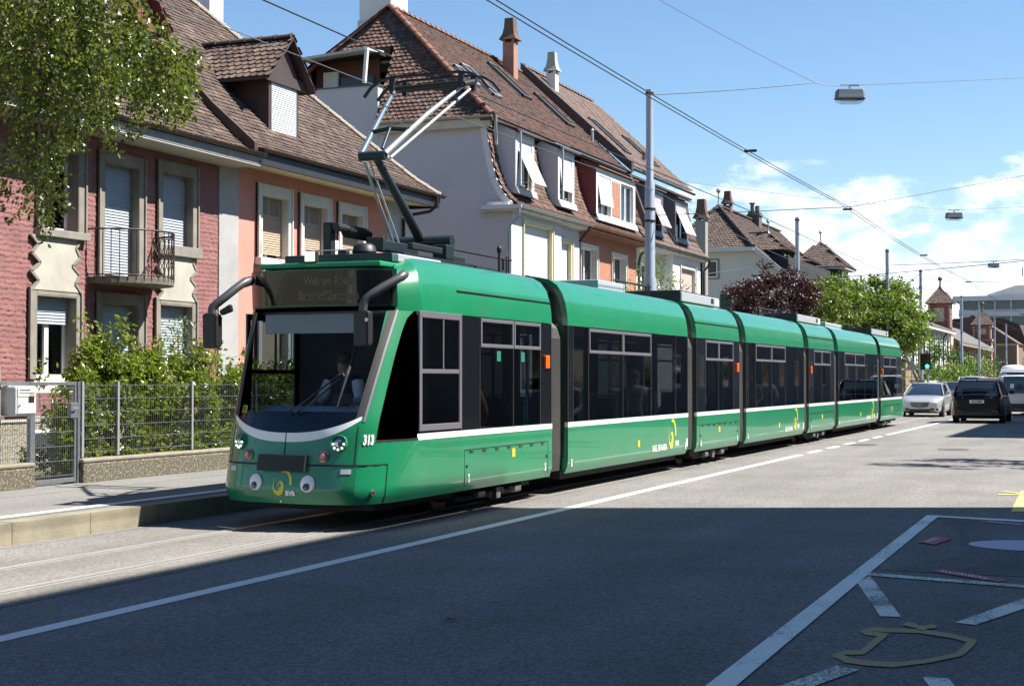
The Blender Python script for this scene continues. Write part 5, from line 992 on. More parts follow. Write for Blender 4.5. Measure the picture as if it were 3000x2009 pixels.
# upper roof
ru = []
for h in range(3):
    y0, y1 = HB_Y[h]; lift = .3 if h == 2 else 0; pr = [(p[0], p[1] + lift) for p in UP]; a = y0 - .3 if h == 0 else y0
    dk = slope_deck(HC[h], 'upper_roof', deck_m, (UX, a, 0), (0, 1, 0), (-1, 0, 0), pr, y1 - a, drop=.01) if h else MB().sheet([[(UX - hh, a + hh * HK, z - .01), (UX - hh, y1, z - .01)] for hh, z in UP]).build('upper_roof', deck_m, HC[0])
    cut = (lambda u, hh: u > hh * HK + .06) if h == 0 else (lambda u, hh: True)
    tiles(dk, tile_r if h < 2 else tile_n, (UX, a, 0), (0, 1, 0), (-1, 0, 0), pr, y1 - a, cut, .182 if h < 2 else .3, .155 if h < 2 else .34, (200, 150, 200)[h], 'beaver' if h < 2 else 'pan', seed=30 + h)
    MB().add([(RX, a + (2 if h == 0 else 0), RZ + lift - .02), (RX, y1, RZ + lift - .02), (-28.2, y1, 9.9), (-28.2, a, 9.9)], [(0, 1, 2, 3)]).build('rear_slope', deck_m, dk); caps(dk, cap_r if h < 2 else tile_n, (RX, a + (2.3 if h == 0 else 0), RZ + lift), (RX, y1, RZ + lift), .11, .4)
    ru.append(dk)
UZ = lambda hh: float(np.interp(hh, [q[0] for q in UP], [q[1] for q in UP])) - .01
hpt = lambda u, hh: (UX - u, YG - .3 + hh * HK, UZ(hh)); hm = MB(); lv = [0, .4, 3.0]
for a, b_ in zip(lv, lv[1:]): hm.add([hpt(a, a), hpt(4.1, a), hpt(4.1, b_), hpt(b_, b_)], [(0, 1, 2, 3)]); 0
hm.add([hpt(3.0, 3.0), hpt(6.3, 3.0), hpt(4.65, 4.65)], [(0, 1, 2)]); hp = hm.build('hip_slope', deck_m, HC[0]); MB().add([hpt(8.3, 0), hpt(9.3, 0), hpt(8.35, .95), hpt(8.3, .95)], [(0, 1, 2, 3)]).build('hip_corner', deck_m, HC[0])
tiles(hp, tile_r, (UX, YG - .3, 0), (-1, 0, 0), (0, 1, 0), [(hh * HK, z) for hh, z in UP], 9.3, lambda u, hh: hh / HK + .08 < u < 9.3 - hh / HK - .05 and not (4.05 < u < 8.35 and hh < 1.45), .182, .15, 300, seed=40)
for (h0, z0), (h1, z1) in zip(UP, UP[1:]): caps(hp, cap_r, (UX - h0, YG - .3 + h0 * HK, z0 + .02), (UX - h1, YG - .3 + h1 * HK, z1 + .02), .12, .36, 'hip_tile'); caps(hp, cap_r, (-27.65 + h0, YG - .3 + h0 * HK, z0 + .02), (-27.65 + h1, YG - .3 + h1 * HK, z1 + .02), .12, .36, 'hip_tile')
# dark verge step where the newer roof begins
MB().hexa([(UX + .1, 57.72, 9.9), (UX + .1, 58.0, 9.9), (RX, 58.0, 14.1), (RX, 57.72, 14.1), (UX + .1, 57.72, 10.28), (UX + .1, 58.0, 10.28), (RX, 58.0, 14.62), (RX, 57.72, 14.62)]).build('verge_flashing', wood_d, HC[2]); MB().hexa([(CX + .05, 57.8, 7.0), (CX + .05, 58.02, 7.0), (CX - 1.1, 58.02, 9.8), (CX - 1.1, 57.8, 9.8), (CX + .2, 57.8, 7.1), (CX + .2, 58.02, 7.1), (CX - .85, 58.02, 9.95), (CX - .85, 57.8, 9.95)]).build('lower_verge', wood_d, HC[2])
gutter(HC[2], zincd, [(UX + .1, 58.0, 10.05), (UX + .1, 67.1, 10.05)], .08); gutter(HC[1], copper, [(UX + .08, 50.65, 9.88), (UX + .08, 57.7, 9.88)], .06)
# skylights
def skylight(par, yc, hc, lift, w=.9, L=1.5, m=zincd):
    sl = (RZ - 10.2) / 4.25; n_ = math.hypot(1, sl); px = lambda hh, o: (UX - hh + o * sl / n_, 10.2 + lift + (hh - .4) * sl + o / n_)
    a, b_ = hc - L / 2 / n_, hc + L / 2 / n_; s = MB()
    def hx(h0, h1, y0, y1, o0, o1): p = [px(h0, o0), px(h1, o0), px(h1, o1), px(h0, o1)]; s.add([(q[0], yy, q[1]) for yy in (y0, y1) for q in p], [(0, 1, 2, 3), (4, 5, 6, 7), (0, 1, 5, 4), (1, 2, 6, 5), (2, 3, 7, 6), (3, 0, 4, 7)])
    hx(a, a + .06, yc - w / 2, yc + w / 2, 0, .13); hx(b_ - .06, b_, yc - w / 2, yc + w / 2, 0, .13); hx(a, b_, yc - w / 2, yc - w / 2 + .08, 0, .131); hx(a, b_, yc + w / 2 - .08, yc + w / 2, 0, .131); o = s.build('skylight', m, par)
    s = MB(); hx(a + .05, b_ - .05, yc - w / 2 + .07, yc + w / 2 - .07, .06, .09); s.build('pane', mat('roof_pane', (.035, .03, .028), .35), o)
skylight(ru[0], 47.3, 2.0, 0, .7, 1.7, zinc); skylight(ru[0], 45.9, 1.9, 0, .6, 1.0, zinc); skylight(ru[1], 52.6, 3.1, 0, .9, 2.0); skylight(ru[1], 55.5, 2.4, 0, .9, 1.9); skylight(ru[2], 60.2, 1.7, .3, .9, 2.2); skylight(ru[2], 64.2, 1.6, .3, .9, 2.0)
for y_, h_ in ((58.4, 1.2),): MB().lathe([(.07, 10.3), (.07, 11.1), (.1, 11.1), (.1, 11.2), (0, 11.22)], (UX - .9, 62.6, .2), 10).build('vent_pipe', zincd, HC[2])
MB().lathe([(.06, 10.8), (.06, 11.5), (.09, 11.5), (0, 11.6)], (UX - 1.3, 57.0, 0), 10).build('vent_pipe', zinc, HC[1])
def chimney(par, x, y, z0, z1, w, m, capm, cap_h=.9, flare=1.55):
    o = MB().box(x - w / 2, x + w / 2, y - w / 2, y + w / 2, z0, z1).build('chimney', m, par); n = 8; prof = [(flare * .5, 0), (flare * .47, .04), (.52, .28), (.42, .6), (.38, 1.0)]
    rows = []
    for r_, h in prof: rr = r_ * w; rows.append([(x + sx * rr, y + sy * rr, z1 + .12 + h * cap_h) for sx, sy in ((-1, -1), (1, -1), (1, 1), (-1, 1))])
    s = MB().sheet(rows, close=True); s.add(rows[-1], [(0, 1, 2, 3)]); s.add(rows[0], [(0, 1, 2, 3)]); s.build('chimney_cap', capm, o)
    for sx in (-1, 1):
        for sy in (-1, 1): MB().box(x + sx * w * .4 - .04, x + sx * w * .4 + .04, y + sy * w * .4 - .04, y + sy * w * .4 + .04, z1, z1 + .13).build('cap_post', m, o)
    return o
terrac = mat('terracotta_render', (.33, .17, .12), .9, var=.2, vscale=4); capc = mat('chimney_cap_dark', (.11, .065, .045), .85, var=.3, vscale=5); capg = mat('chimney_cap_grey', (.32, .33, .3), .85, var=.2)
chimney(HC[1], -22.3, 54.9, 13.0, 14.75, .46, terrac, capc, .85); chimney(HC[2], -22.2, 59.3, 13.0, 14.35, .40, white_p, capg, .8)
c0 = MB().box(-24.4, -23.2, 46.3, 47.6, 12.4, 15.7).build('chimney', white_p, HC[0]); B('chimney_slab', zincd, c0, -24.5, -23.1, 46.2, 47.7, 15.7, 15.85); B('chimney_flashing', zinc, c0, -24.45, -23.15, 46.25, 47.65, 13.6, 13.95)
# ================================================================== white house with half-hipped roof
HD = thing('house', 'white plaster house with half-hipped dark tile roof, dormers and ball finials', 'house', (-17.1, 90, 0))
DX = -16.75; DP = [(0, 6.98), (.9, 7.6), (2.65, 9.05), (5.2, 11.6)]; DR = DX - 5.2; DY0, DY1 = 84.0, 103.0
wd = mat('white_house_plaster', (.60, .585, .53), .9, var=.08, vscale=.7, bump=.1, bscale=50); grn = mat('green_shutter', (.008, .05, .03), .5); blu = mat('blue_slate_cladding', (.03, .035, .05), .6); dkw = mat('dark_wood', (.03, .022, .02), .7)
gp = [(DX - .35, .1), (DX - .35, 6.9), (DX - .9, 7.5), (DX - 2.55, 8.95), (DX - 7.85, 8.95), (DX - 9.5, 7.5), (DX - 10.05, 6.9), (DX - 10.05, .1)]
MB().prism(gp, lambda u, v: (u, DY0, v), lambda u, v: (u, DY0 + .3, v)).build('gable_wall', wd, HD); wallx(DX - .35, DY0 + .02, DY1, .1, 6.95, [(86 + 3.4 * k, 87.3 + 3.4 * k, zz, zz + 1.5) for k in range(5) for zz in (1.3, 4.3)], .15).build('wall', wd, HD); B('house_body', room_m, HD, DX - 10, DX - .8, DY0 + .3, DY1, .1, 8.5)
for k in range(5):
    for zz in (1.3, 4.3): window(HD, DX - .45, 86 + 3.4 * k, 87.3 + 3.4 * k, zz, zz + 1.5, 2)
w_ = MB().box(DX - 5.4, DX - 4.75, DY0 - .04, DY0 + .01, 7.38, 8.35).build('attic_window', pvc, HD); B('pane', mat('dark_pane', (.012, .014, .018), .06), w_, DX - 5.33, DX - 4.82, DY0 - .05, DY0 - .035, 7.45, 8.28); MB().box(DX - 5.5, DX - 4.65, DY0 - .06, DY0 - .002, 7.3, 7.38).box(DX - 5.5, DX - 5.4, DY0 - .05, DY0 - .002, 7.38, 8.45).box(DX - 4.75, DX - 4.65, DY0 - .05, DY0 - .002, 7.38, 8.45).box(DX - 5.4, DX - 4.75, DY0 - .05, DY0 - .002, 8.35, 8.45).build('window_surround', stone, w_)
w_ = MB().box(DX - 3.9, DX - 2.7, DY0 - .05, DY0 + .01, 4.6, 6.4).build('gable_window', pvc, HD)
for a in (0, 1):
    for c in range(3): B('pane', mat('dark_pane', (.012, .014, .018), .06), w_, DX - 3.84 + a * .6, DX - 3.36 + a * .6, DY0 - .06, DY0 - .045, 4.66 + c * .57, 5.16 + c * .57)
MB().box(DX - 4.6, DX - 3.95, DY0 - .07, DY0 - .02, 4.6, 6.42).build('window_shutter', grn, HD); MB().box(DX - 4.05, DX - 2.6, DY0 - .06, DY0 - .002, 6.42, 6.7).build('lintel', stone, HD)
rk = [(DX + .05, 6.9), (DX - .9, 7.52), (DX - 2.6, 8.97)]
for sg in (0, 1):
    s = MB(); fx = (lambda x: x) if sg == 0 else (lambda x: 2 * DR - x)
    for a, b_ in zip(rk, rk[1:]): s.bar((fx(a[0]), DY0 - .35, a[1]), (fx(b_[0]), DY0 - .35, b_[1]), .08, .22, (1, 0, 0))
    s.build('barge_board', trim_w, HD)
MB().box(DX - 7.8, DX - 2.6, DY0 - .5, DY0, 8.8, 9.02).build('hip_eave', trim_w, HD)
rd = MB().sheet([[(DX - h, DY0 - .4 + max(0, (h - 2.65) / 2.55) * 2.4, z - .01), (DX - h, DY1, z - .01)] for h, z in DP]).build('roof', deck_m, HD); MB().sheet([[(2 * DR - DX + h, DY0 - .4 + max(0, (h - 2.65) / 2.55) * 2.4, z - .01), (2 * DR - DX + h, DY1, z - .01)] for h, z in DP]).build('rear_slope', deck_m, rd)
tiles(rd, tile_d, (DX, DY0 - .4, 0), (0, 1, 0), (-1, 0, 0), DP, DY1 - DY0 + .4, lambda u, h: u > max(0, (h - 2.65) / 2.55) * 2.4, .2, .17, 120, seed=50)
hd = MB().sheet([[(DX - 2.65 - t * 2.55, DY0 - .4 + 2.4 * t, 9.05 + 2.55 * t - .01), (DX - 7.75 + t * 2.55, DY0 - .4 + 2.4 * t, 9.05 + 2.55 * t - .01)] for t in (0, 1)]).build('half_hip', deck_m, HD)
tiles(hd, tile_d, (DX - 2.65, DY0 - .45, 0), (-1, 0, 0), (0, 1, 0), [(0, 8.98), (2.4, 11.55)], 5.1, lambda u, h: h * 1.06 < u < 5.1 - h * 1.06, .2, .17, 200, seed=51)
caps(hd, tile_d, (DX - 2.6, DY0 - .45, 9.05), (DR, DY0 + 2, 11.65), .12, .36, 'hip_tile'); caps(hd, tile_d, (2 * DR - DX + 2.6, DY0 - .45, 9.05), (DR, DY0 + 2, 11.65), .12, .36, 'hip_tile'); caps(rd, tile_d, (DR, DY0 + 2, 11.65), (DR, DY1, 11.65), .12, .4)
gutter(HD, copper, [(DX + .08, DY0 - .4, 6.95), (DX + .08, DY1, 6.95)])
def finial(par, x, y, z, h=.8, r_=.13): MB().lathe([(.10, 0), (.05, .1), (.035, h * .75), (.04, h * .76), (r_ * .7, h * .8), (r_, h * .9), (r_ * .7, h), (0, h + r_ * .12)], (x, y, z), 10).build('finial', zinc, par, smooth=50)
finial(HD, DR, DY0 + 2.0, 11.6, 1.05, .15)
cb = mat('chimney_brick', (.2, .085, .06), .9, var=.3, vscale=6); chimney(HD, DR - .1, 88.6, 11.0, 11.95, .46, cb, capc, .75); chimney(HD, -20.6, 77.2, 5, 9.9, .52, mat('chimney_grey', (.25, .25, .23), .9, var=.2), capc, 1.0)
oc = MB().box(DR - .2, DR + .5, 94.2, 95.0, 10.5, 11.9).box(DR - .27, DR + .57, 94.13, 95.07, 11.9, 12.02).box(DR - .2, DR + .5, 94.2, 95.0, 12.02, 12.15).build('chimney', mat('chimney_dark', (.1, .095, .085), .9, var=.3), HD); MB().lathe([(.12, 0), (.12, .5), (.2, .52), (.2, .6), (0, .62)], (DR + .0, 94.5, 12.15), 10).lathe([(.14, 0), (.14, .4), (0, .42)], (DR + .3, 94.6, 12.15), 10).build('chimney_pot', zincd, oc)
def ddormer(y0, y1, x, z0, z1, zr, cl, wm_, n=2, fin=False, deep=2.6):
    s = wallx(x, y0, y1, z0 - .3, z1, [(y0 + .25, y1 - .25, z0, z1 - .15)], .1)
    for yy in (y0, y1): s.add([(x, yy, z0 - .4), (x, yy, z1), (x - deep, yy, z1), (x - deep * .5, yy, z0 + .2)], [(0, 1, 2, 3)])
    o = s.build('dormer', cl, HD); window(o, x - .08, y0 + .25, y1 - .25, z0, z1 - .15, n, m=wm_, curtain_or_sky=True); ym = (y0 + y1) / 2; e = .3  # pale curtain added so the panes look bright with reflected sky
    B('dormer_room', room_m, o, x - 1, x - .4, y0 + .1, y1 - .1, z0 - .1, z1)
    P0 = [(x + e, y0 - e, z1 - .05), (x + e, y1 + e, z1 - .05), (x - deep, y1 + e, z1 - .05), (x - deep, y0 - e, z1 - .05)]; a, b_ = (x - 1.2, ym, zr), (x - deep - 1.2, ym, zr)
    r_ = MB().add(P0 + [a, b_], [(0, 1, 4), (1, 2, 5, 4), (3, 0, 4, 5), (0, 1, 2, 3)]).build('dormer_roof', tile_d, o)
    hw = (y1 - y0) / 2 + e; ln = deep + e
    tiles(r_, tile_d, (x + e, y0 - e, 0), (-1, 0, 0), (0, 1, 0), [(0, z1 - .03), (hw, zr + .02)], ln + 1.2, lambda u, h: u > h / hw * (1.2 + e), .2, .18, 40, seed=60); tiles(r_, tile_d, (x + e, y0 - e, 0), (0, 1, 0), (-1, 0, 0), [(0, z1 - .03), (1.2 + e, zr + .02)], 2 * hw, lambda u, h: abs(u - hw) < hw * (1 - h / (1.2 + e)), .2, .18, 20, seed=61)
    caps(r_, tile_d, a, b_, .1, .36)
    if fin: finial(o, a[0], a[1], a[2], .75, .13)
    return o
ddormer(85.6, 88.6, -18.1, 7.75, 9.0, 10.1, dkw, mat('dark_frame', (.05, .05, .05), .5), 2, True); ddormer(91.4, 94.4, -17.9, 7.6, 8.75, 9.7, blu, pvc, 2)
# corner turret
tw_ = thing; s = MB(); TXx, TY = -18.6, 99.5; n = 6
MB().box(TXx - 1.5, TXx + 1.5, TY - 1.6, TY + 1.6, .1, 8.85).build('turret', dkw, HD); B('turret_window', pvc, HD, TXx + 1.5, TXx + 1.56, TY - .9, TY - .2, 7.3, 8.6); B('turret_window', pvc, HD, TXx + 1.5, TXx + 1.56, TY + .3, TY + 1.0, 7.3, 8.6); B('pane', mat('dark_pane', (.012, .014, .018), .06), HD, TXx + 1.56, TXx + 1.565, TY - .8, TY - .3, 7.4, 8.5); B('pane', mat('dark_pane', (.012, .014, .018), .06), HD, TXx + 1.56, TXx + 1.565, TY + .4, TY + .9, 7.4, 8.5)
tr = MB().add([(TXx - 2, TY - 2.1, 8.8), (TXx + 2, TY - 2.1, 8.8), (TXx + 2, TY + 2.1, 8.8), (TXx - 2, TY + 2.1, 8.8), (TXx, TY, 10.6)], [(0, 1, 4), (1, 2, 4), (2, 3, 4), (3, 0, 4), (0, 1, 2, 3)]).build('turret_roof', tile_d, HD); finial(tr, TXx, TY, 10.55, .75, .13)
tiles(tr, tile_d, (TXx - 2, TY - 2.1, 0), (1, 0, 0), (0, 1, 0), [(0, 8.81), (2.1, 10.62)], 4, lambda u, h: abs(u - 2) < 2 * (1 - h / 2.1), .2, .18, 60, seed=70); tiles(tr, tile_d, (TXx + 2, TY - 2.1, 0), (0, 1, 0), (-1, 0, 0), [(0, 8.81), (2.0, 10.62)], 4.2, lambda u, h: abs(u - 2.1) < 2.1 * (1 - h / 2.0), .2, .18, 40, seed=71)
B('turret_eave', trim_w, HD, TXx - 1.95, TXx + 1.95, TY - 2.05, TY + 2.05, 8.68, 8.79)
# small roof behind the green tree
HS = thing('house', 'dark corrugated roof of a low house showing above the green tree', 'house', (-17, 112, 0)); B('wall', wd, HS, -24, -16.2, 109, 121, .1, 7.2)
sr = MB().prism([(-25, 7.1), (-15.8, 7.1), (-20.4, 9.2)], lambda u, v: (u, 108.6, v), lambda u, v: (u, 121.4, v)).build('roof', mat('grey_corrugated', (.13, .12, .115), .8, var=.2), HS)
for k in range(24): MB().tube([(-15.8, 108.9 + k * .53, 7.16), (-20.4, 108.9 + k * .53, 9.26)], .09, 6).build('roof_roll', mat('grey_corrugated', (.13, .12, .115), .8, var=.2), sr)

for h, (y0, y1) in enumerate(HB_Y): B('upper_soffit', wood_d if h != 1 else wood_b, HC[h], -18.75, UX + .02, y0 + (.02 if h else -.28), y1, 9.74, 9.82)
MB().add([(FX - .15, 50.652, .2), (FX - .15, 50.652, 7), (FX - .36, 50.652, 7), (FX - .36, 50.652, .2)], [(0, 1, 2, 3)]).build('side_return', terra, HC[1])
# ================================================================== garden front: low wall, gate, fence, mailbox
galv = mat('galvanised_steel', (.26, .275, .29), .45, .7, var=.2, vscale=18); FNX = -13.6
lawn = tag(MB().box(-60, -13.79, -40, 330, -.3, .2).build('garden_ground', mat('garden_soil', (.10, .085, .055), .95, var=.4, vscale=3, col2=(.06, .10, .03), c2scale=.8), recalc=False), kind='structure')
wall_c = mat('wall_cap_concrete', (.22, .20, .155), .9, var=.25, vscale=4); wallm = mat('exposed_aggregate', (.10, .088, .062), .95, var=.5, vscale=30, bump=1.0, bscale=45, col2=(.21, .19, .14), c2scale=26, c2range=(.5, .6))
def lowwall(y0, y1, label):
    t = thing('garden_wall', label, 'wall', (FNX, (y0 + y1) / 2, .22)); MB().box(FNX - .14, FNX + .1, y0, y1, .2, .5).build('wall_body', wallm, t, bevel=.03); MB().box(FNX - .15, FNX + .105, y0 - .01, y1, .5, .56).build('wall_cap', wall_c, t, bevel=.025)
lowwall(17.46, 36, 'long low pebbled garden wall with concrete cap right of the gate'); lowwall(6, 16.46, 'low pebbled garden wall left of the steel gate, under the mailbox')
def meshpanel(par, y0, y1, z0, z1, x=FNX, nh=6, st=.05):
    v = MB(); n = int((y1 - y0) / st)
    for k in range(1, n): yy = y0 + (y1 - y0) * k / n; v.bar((x, yy, z0), (x, yy, z1), .0035, .0035)
    o = v.build('mesh_rods', galv, par, kind='stuff')
    for k in range(nh):
        zz = z0 + .04 + (z1 - z0 - .08) * k / (nh - 1)
        for dx in (-.008, .008): MB().bar((x + dx, y0, zz), (x + dx, y1, zz), .008, .008).build('cross_wire', galv, par)
gt = thing('garden_gate', 'galvanised steel garden gate with mesh infill and lever lock', 'gate', (FNX, 17, .22))
for nm, a in (('gate_stile', (16.50, 16.54, .25, 1.63)), ('gate_stile', (17.36, 17.40, .25, 1.63)), ('gate_rail', (16.54, 17.36, 1.585, 1.63)), ('gate_rail', (16.54, 17.36, .25, .31))): MB().box(FNX - .02, FNX + .02, *a).build(nm, galv, gt, bevel=.004)
meshpanel(gt, 16.54, 17.36, .31, 1.585, nh=7, st=.042); lk = MB().box(FNX - .03, FNX + .03, 17.27, 17.42, 1.13, 1.34).build('lock_case', galv, gt, bevel=.005); MB().tube([(FNX + .03, 17.36, 1.27), (FNX + .07, 17.36, 1.27), (FNX + .07, 17.27, 1.265)], .011, 6).build('lever', mat('bright_steel', (.65, .65, .65), .25, .9), lk)
fp = MB().box(FNX - .03, FNX + .03, 16.43, 16.49, .22, 1.64).build('gate_post', galv, gt, bevel=.004); MB().box(FNX - .03, FNX + .03, 17.42, 17.47, .22, 1.63).build('gate_post', galv, gt, bevel=.004)
fn = thing('mesh_fence', 'galvanised double-wire mesh fence in front of the hedge', 'fence', (FNX, 24, .5))
posts = [17.53, 18.34, 20.22, 22.1, 24.0, 25.9, 27.8, 29.7, 31.6, 33.5]
for a, b_ in zip(posts, posts[1:]): meshpanel(fn, a + .02, b_ - .02, .6, 1.62)
for a in posts:
    p_ = MB().box(FNX - .025, FNX + .025, a - .02, a + .02, .5, 1.64).build('fence_post', galv, fn, bevel=.004)
    if a < 22: MB().box(FNX + .026, FNX + .032, a - .022, a + .022, .58, 1.63).build('clamp_rail', mat('galv_bright', (.5, .52, .54), .4, .6), p_)
f2 = thing('mesh_fence', 'short mesh fence panel below the mailbox, left of the gate', 'fence', (FNX, 15.5, .5)); MB().box(FNX - .02, FNX + .02, 13, 16.43, 1.585, 1.635).build('top_rail', galv, f2); meshpanel(f2, 13.0, 16.43, .58, 1.14, nh=4, st=.045); MB().box(FNX - .02, FNX + .02, 15.7, 16.43, 1.14, 1.18).build('mid_rail', galv, f2)
mbx = thing('mailbox', 'white metal mailbox mounted on the fence beside the gate', 'mailbox', (FNX, 16.2, 1.18)); mwh = mat('mailbox_white', (.55, .55, .55), .35, coat=.3)
MB().box(FNX - .12, FNX + .16, 15.98, 16.40, 1.19, 1.58).build('box_body', mwh, mbx, bevel=.03); MB().box(FNX + .162, FNX + .168, 16.01, 16.37, 1.22, 1.43).build('door', mwh, mbx, bevel=.004); fl = MB().box(FNX + .162, FNX + .172, 16.01, 16.37, 1.44, 1.55).build('flap', mwh, mbx, bevel=.004); MB().box(FNX + .173, FNX + .176, 16.05, 16.25, 1.52, 1.53).box(FNX + .173, FNX + .176, 16.03, 16.33, 1.485, 1.49).build('slot', blackm, fl, kind='stuff')
MB().box(FNX + .173, FNX + .177, 16.24, 16.33, 1.445, 1.48).build('name_plate', mat('plate_ochre', (.4, .32, .15), .6), fl); MB().box(FNX + .169, FNX + .172, 16.22, 16.33, 1.36, 1.43).build('sticker', blackm, mbx); MB().lathe([(.014, 0), (.014, .02), (0, .022)], (FNX + .168, 16.04, 1.33), 8, 'x').build('door_lock', zinc, mbx)
MB().box(-13.75, -13.62, 15.7, 15.92, .2, 1.85).build('x', stone, None, bevel=.02); bpy.data.objects['x'].name = 'gate_pillar'; tag(bpy.data.objects['gate_pillar'], 'grey stone pillar at the left edge beside the mailbox', 'pillar')
# ================================================================== opposite side of the street (outside the picture; seen in reflections, casts the foreground shadow)
def block(name_label, x0, x1, y0, y1, H_, m, cols, rows, roofm, setb=0):
    t = thing('apartment_block', name_label, 'building', (x0, (y0 + y1) / 2, 0)); B('wall', m, t, x0, x1, y0, y1, 0, H_); B('cornice', trim_w, t, x0 - .35, x1, y0 - .0, y1, H_, H_ + .25)
    for c in range(cols):
        for r_ in range(rows):
            yy = y0 + (c + .5) * (y1 - y0) / cols; zz = 1.2 + r_ * 3.0
            f_ = MB().box(x0 - .05, x0 + .02, yy - .65, yy + .65, zz, zz + 1.65).build('window', trim_w, t); B('pane', mat('dark_pane', (.012, .014, .018), .06), f_, x0 - .06, x0 - .052, yy - .55, yy + .55, zz + .1, zz + 1.55)
    return t
faw = mat('facade_warm_white', (.22, .21, .2), .9, var=.06); fag = mat('facade_grey', (.17, .17, .18), .9, var=.06)
block('tall apartment block across the street that shades the foreground road', 4.5, 17, -45, 23.45, 16.45, faw, 14, 5, None)
block('lower apartment row across the street, further along', 5.0, 17, 49.4, 210, 13.1, fag, 34, 4, None)
B('x2', faw, None, 6.5, 17, 26, 46, 0, 7.5); o = bpy.data.objects['x2']; o.name = 'garden_annex'; tag(o, 'low set-back annex between the apartment blocks across the street', 'building')
# ================================================================== depot, towers and offices far down the street
def arch(yc, w, z0, z1, x, par, m, fr):
    n = 8; pts = [(yc - w / 2, z0), (yc + w / 2, z0), (yc + w / 2, z1 - w / 2)] + [(yc + w / 2 * math.cos(a), z1 - w / 2 + w / 2 * math.sin(a)) for a in np.linspace(0, math.pi, n)[1:-1]] + [(yc - w / 2, z1 - w / 2)]
    q = [(yc + (u - yc) * 1.3, z0 + (v - z0) * 1.06) for u, v in pts]; o = MB().prism(q, lambda u, v: (x, u, v), lambda u, v: (x + .06, u, v)).build('window', fr, par); MB().prism(pts, lambda u, v: (x + .06, u, v), lambda u, v: (x + .09, u, v)).build('pane', m, o)
brick = mat('depot_brick', (.27, .105, .07), .9, var=.25, vscale=1.2); cream = mat('depot_cream', (.50, .40, .27), .9, var=.1); dkp = mat('dark_pane', (.012, .014, .018), .06); slate = mat('depot_slate', (.10, .095, .09), .8, var=.2, vscale=2)
an = thing('depot_annex', 'white rendered annex with tall narrow windows beside the brick tower', 'building', (-18, 155, 0)); B('wall', white_p, an, -30, -18, 138, 170.5, 0, 6.7)
for k in range(8):
    o = MB().box(-18, -17.93, 139.6 + k * 4.0, 140.7 + k * 4.0, 2.6, 5.6).build('window', dkp, an); B('sill', stone, o, -18, -17.85, 139.4 + k * 4, 140.9 + k * 4, 2.4, 2.6); MB().box(-18, -17.9, 138.2 + k * 4, 138.6 + k * 4, .5, 6.3).build('pilaster', white_p, an)
MB().prism([(-17.4, 6.6), (-17.4, 6.85), (-24, 9.3), (-30.5, 6.6)], lambda u, v: (u, 137.5, v), lambda u, v: (u, 170.5, v)).build('roof', slate, an); B('fascia', trim_w, an, -17.5, -17.35, 137.5, 170.5, 6.45, 6.62); MB().tube([(-17.4, 163, 6.5), (-17.85, 163, 5.9), (-17.85, 163, .5)], .09, 6).build('drain_pipe', zincd, an)
def tower(label, x, y, w, zb, zt, pyr, base=True):
    t = thing('brick_tower', label, 'tower', (x, y, 0))
    if base:
        z = 0; k = 0
        while z < zb - .1: B('brick_band' if k % 2 else 'cream_band', brick if k % 2 else cream, t, x - w / 2, x + w / 2, y - w / 2, y + w / 2, z, min(z + .9, zb)); z += .9; k += 1
    B('shaft', brick, t, x - w * .46, x + w * .46, y - w * .46, y + w * .46, zb if base else 0, zt); B('cornice', stone, t, x - w * .55, x + w * .55, y - w * .55, y + w * .55, zb - .1, zb + .22); B('panel', cream, t, x - w * .22, x + w * .22, y - w * .48, y - w * .46, zb + .9, zt - .6)
    for sx in (-1, 1): B('corner_strip', cream, t, x + sx * w * .40, x + sx * w * .475, y - w * .475, y - w * .44, zb + .3, zt - .3)
    e = w * .62; r_ = MB().add([(x - e, y - e, zt - .1), (x + e, y - e, zt - .1), (x + e, y + e, zt - .1), (x - e, y + e, zt - .1), (x, y, pyr)], [(0, 1, 4), (1, 2, 4), (2, 3, 4), (3, 0, 4), (0, 1, 2, 3)]).build('roof', tile_d, t)
    tiles(r_, tile_d, (x - e, y - e, 0), (1, 0, 0), (0, 1, 0), [(0, zt - .09), (e, pyr + .02)], 2 * e, lambda u, h: abs(u - e) < e - h, .3, .26, 0, seed=80); tiles(r_, tile_d, (x + e, y - e, 0), (0, 1, 0), (-1, 0, 0), [(0, zt - .09), (e, pyr + .02)], 2 * e, lambda u, h: abs(u - e) < e - h, .3, .26, 0, seed=81)
    MB().lathe([(.2, 0), (.1, .25), (.09, .75), (.22, .85), (.26, 1.02), (.18, 1.2), (0, 1.25)], (x, y, pyr - .1), 10).build('finial', zincd, t); return t
tower('banded brick tower with pyramid tile roof and ball finial', -19.2, 172.5, 2.5, 7.0, 10.0, 11.75); tower('second brick tower with steep pointed roof, further along the depot', -19.0, 222, 2.5, 7.0, 9.3, 11.3)
dp = thing('tram_depot', 'long red and cream brick depot hall with arched windows', 'building', (-18, 198, 0)); B('wall', brick, dp, -32, -18, 173.8, 220.6, 0, 5.7)
for k in range(13): arch(176 + k * 3.5, 1.7, 2.2, 4.8, -18, dp, dkp, cream); B('cream_pier', cream, dp, -18.0, -17.9, 174 + k * 3.5, 174.5 + k * 3.5, 0, 5.5)
MB().prism([(-17.3, 5.6), (-17.3, 5.85), (-22, 8.6), (-32, 8.6), (-32, 5.6)], lambda u, v: (u, 173.8, v), lambda u, v: (u, 220.4, v)).build('roof', slate, dp); B('gutter_board', stone, dp, -17.4, -17.25, 173.8, 220.4, 5.42, 5.62)
bk = thing('gabled_hall', 'brown gabled brick hall with steep dark roof behind the second tower', 'building', (-22, 240, 0)); B('wall', mat('brown_brick', (.17, .12, .09), .9, var=.15), bk, -29, -15.5, 236, 262, 0, 7)
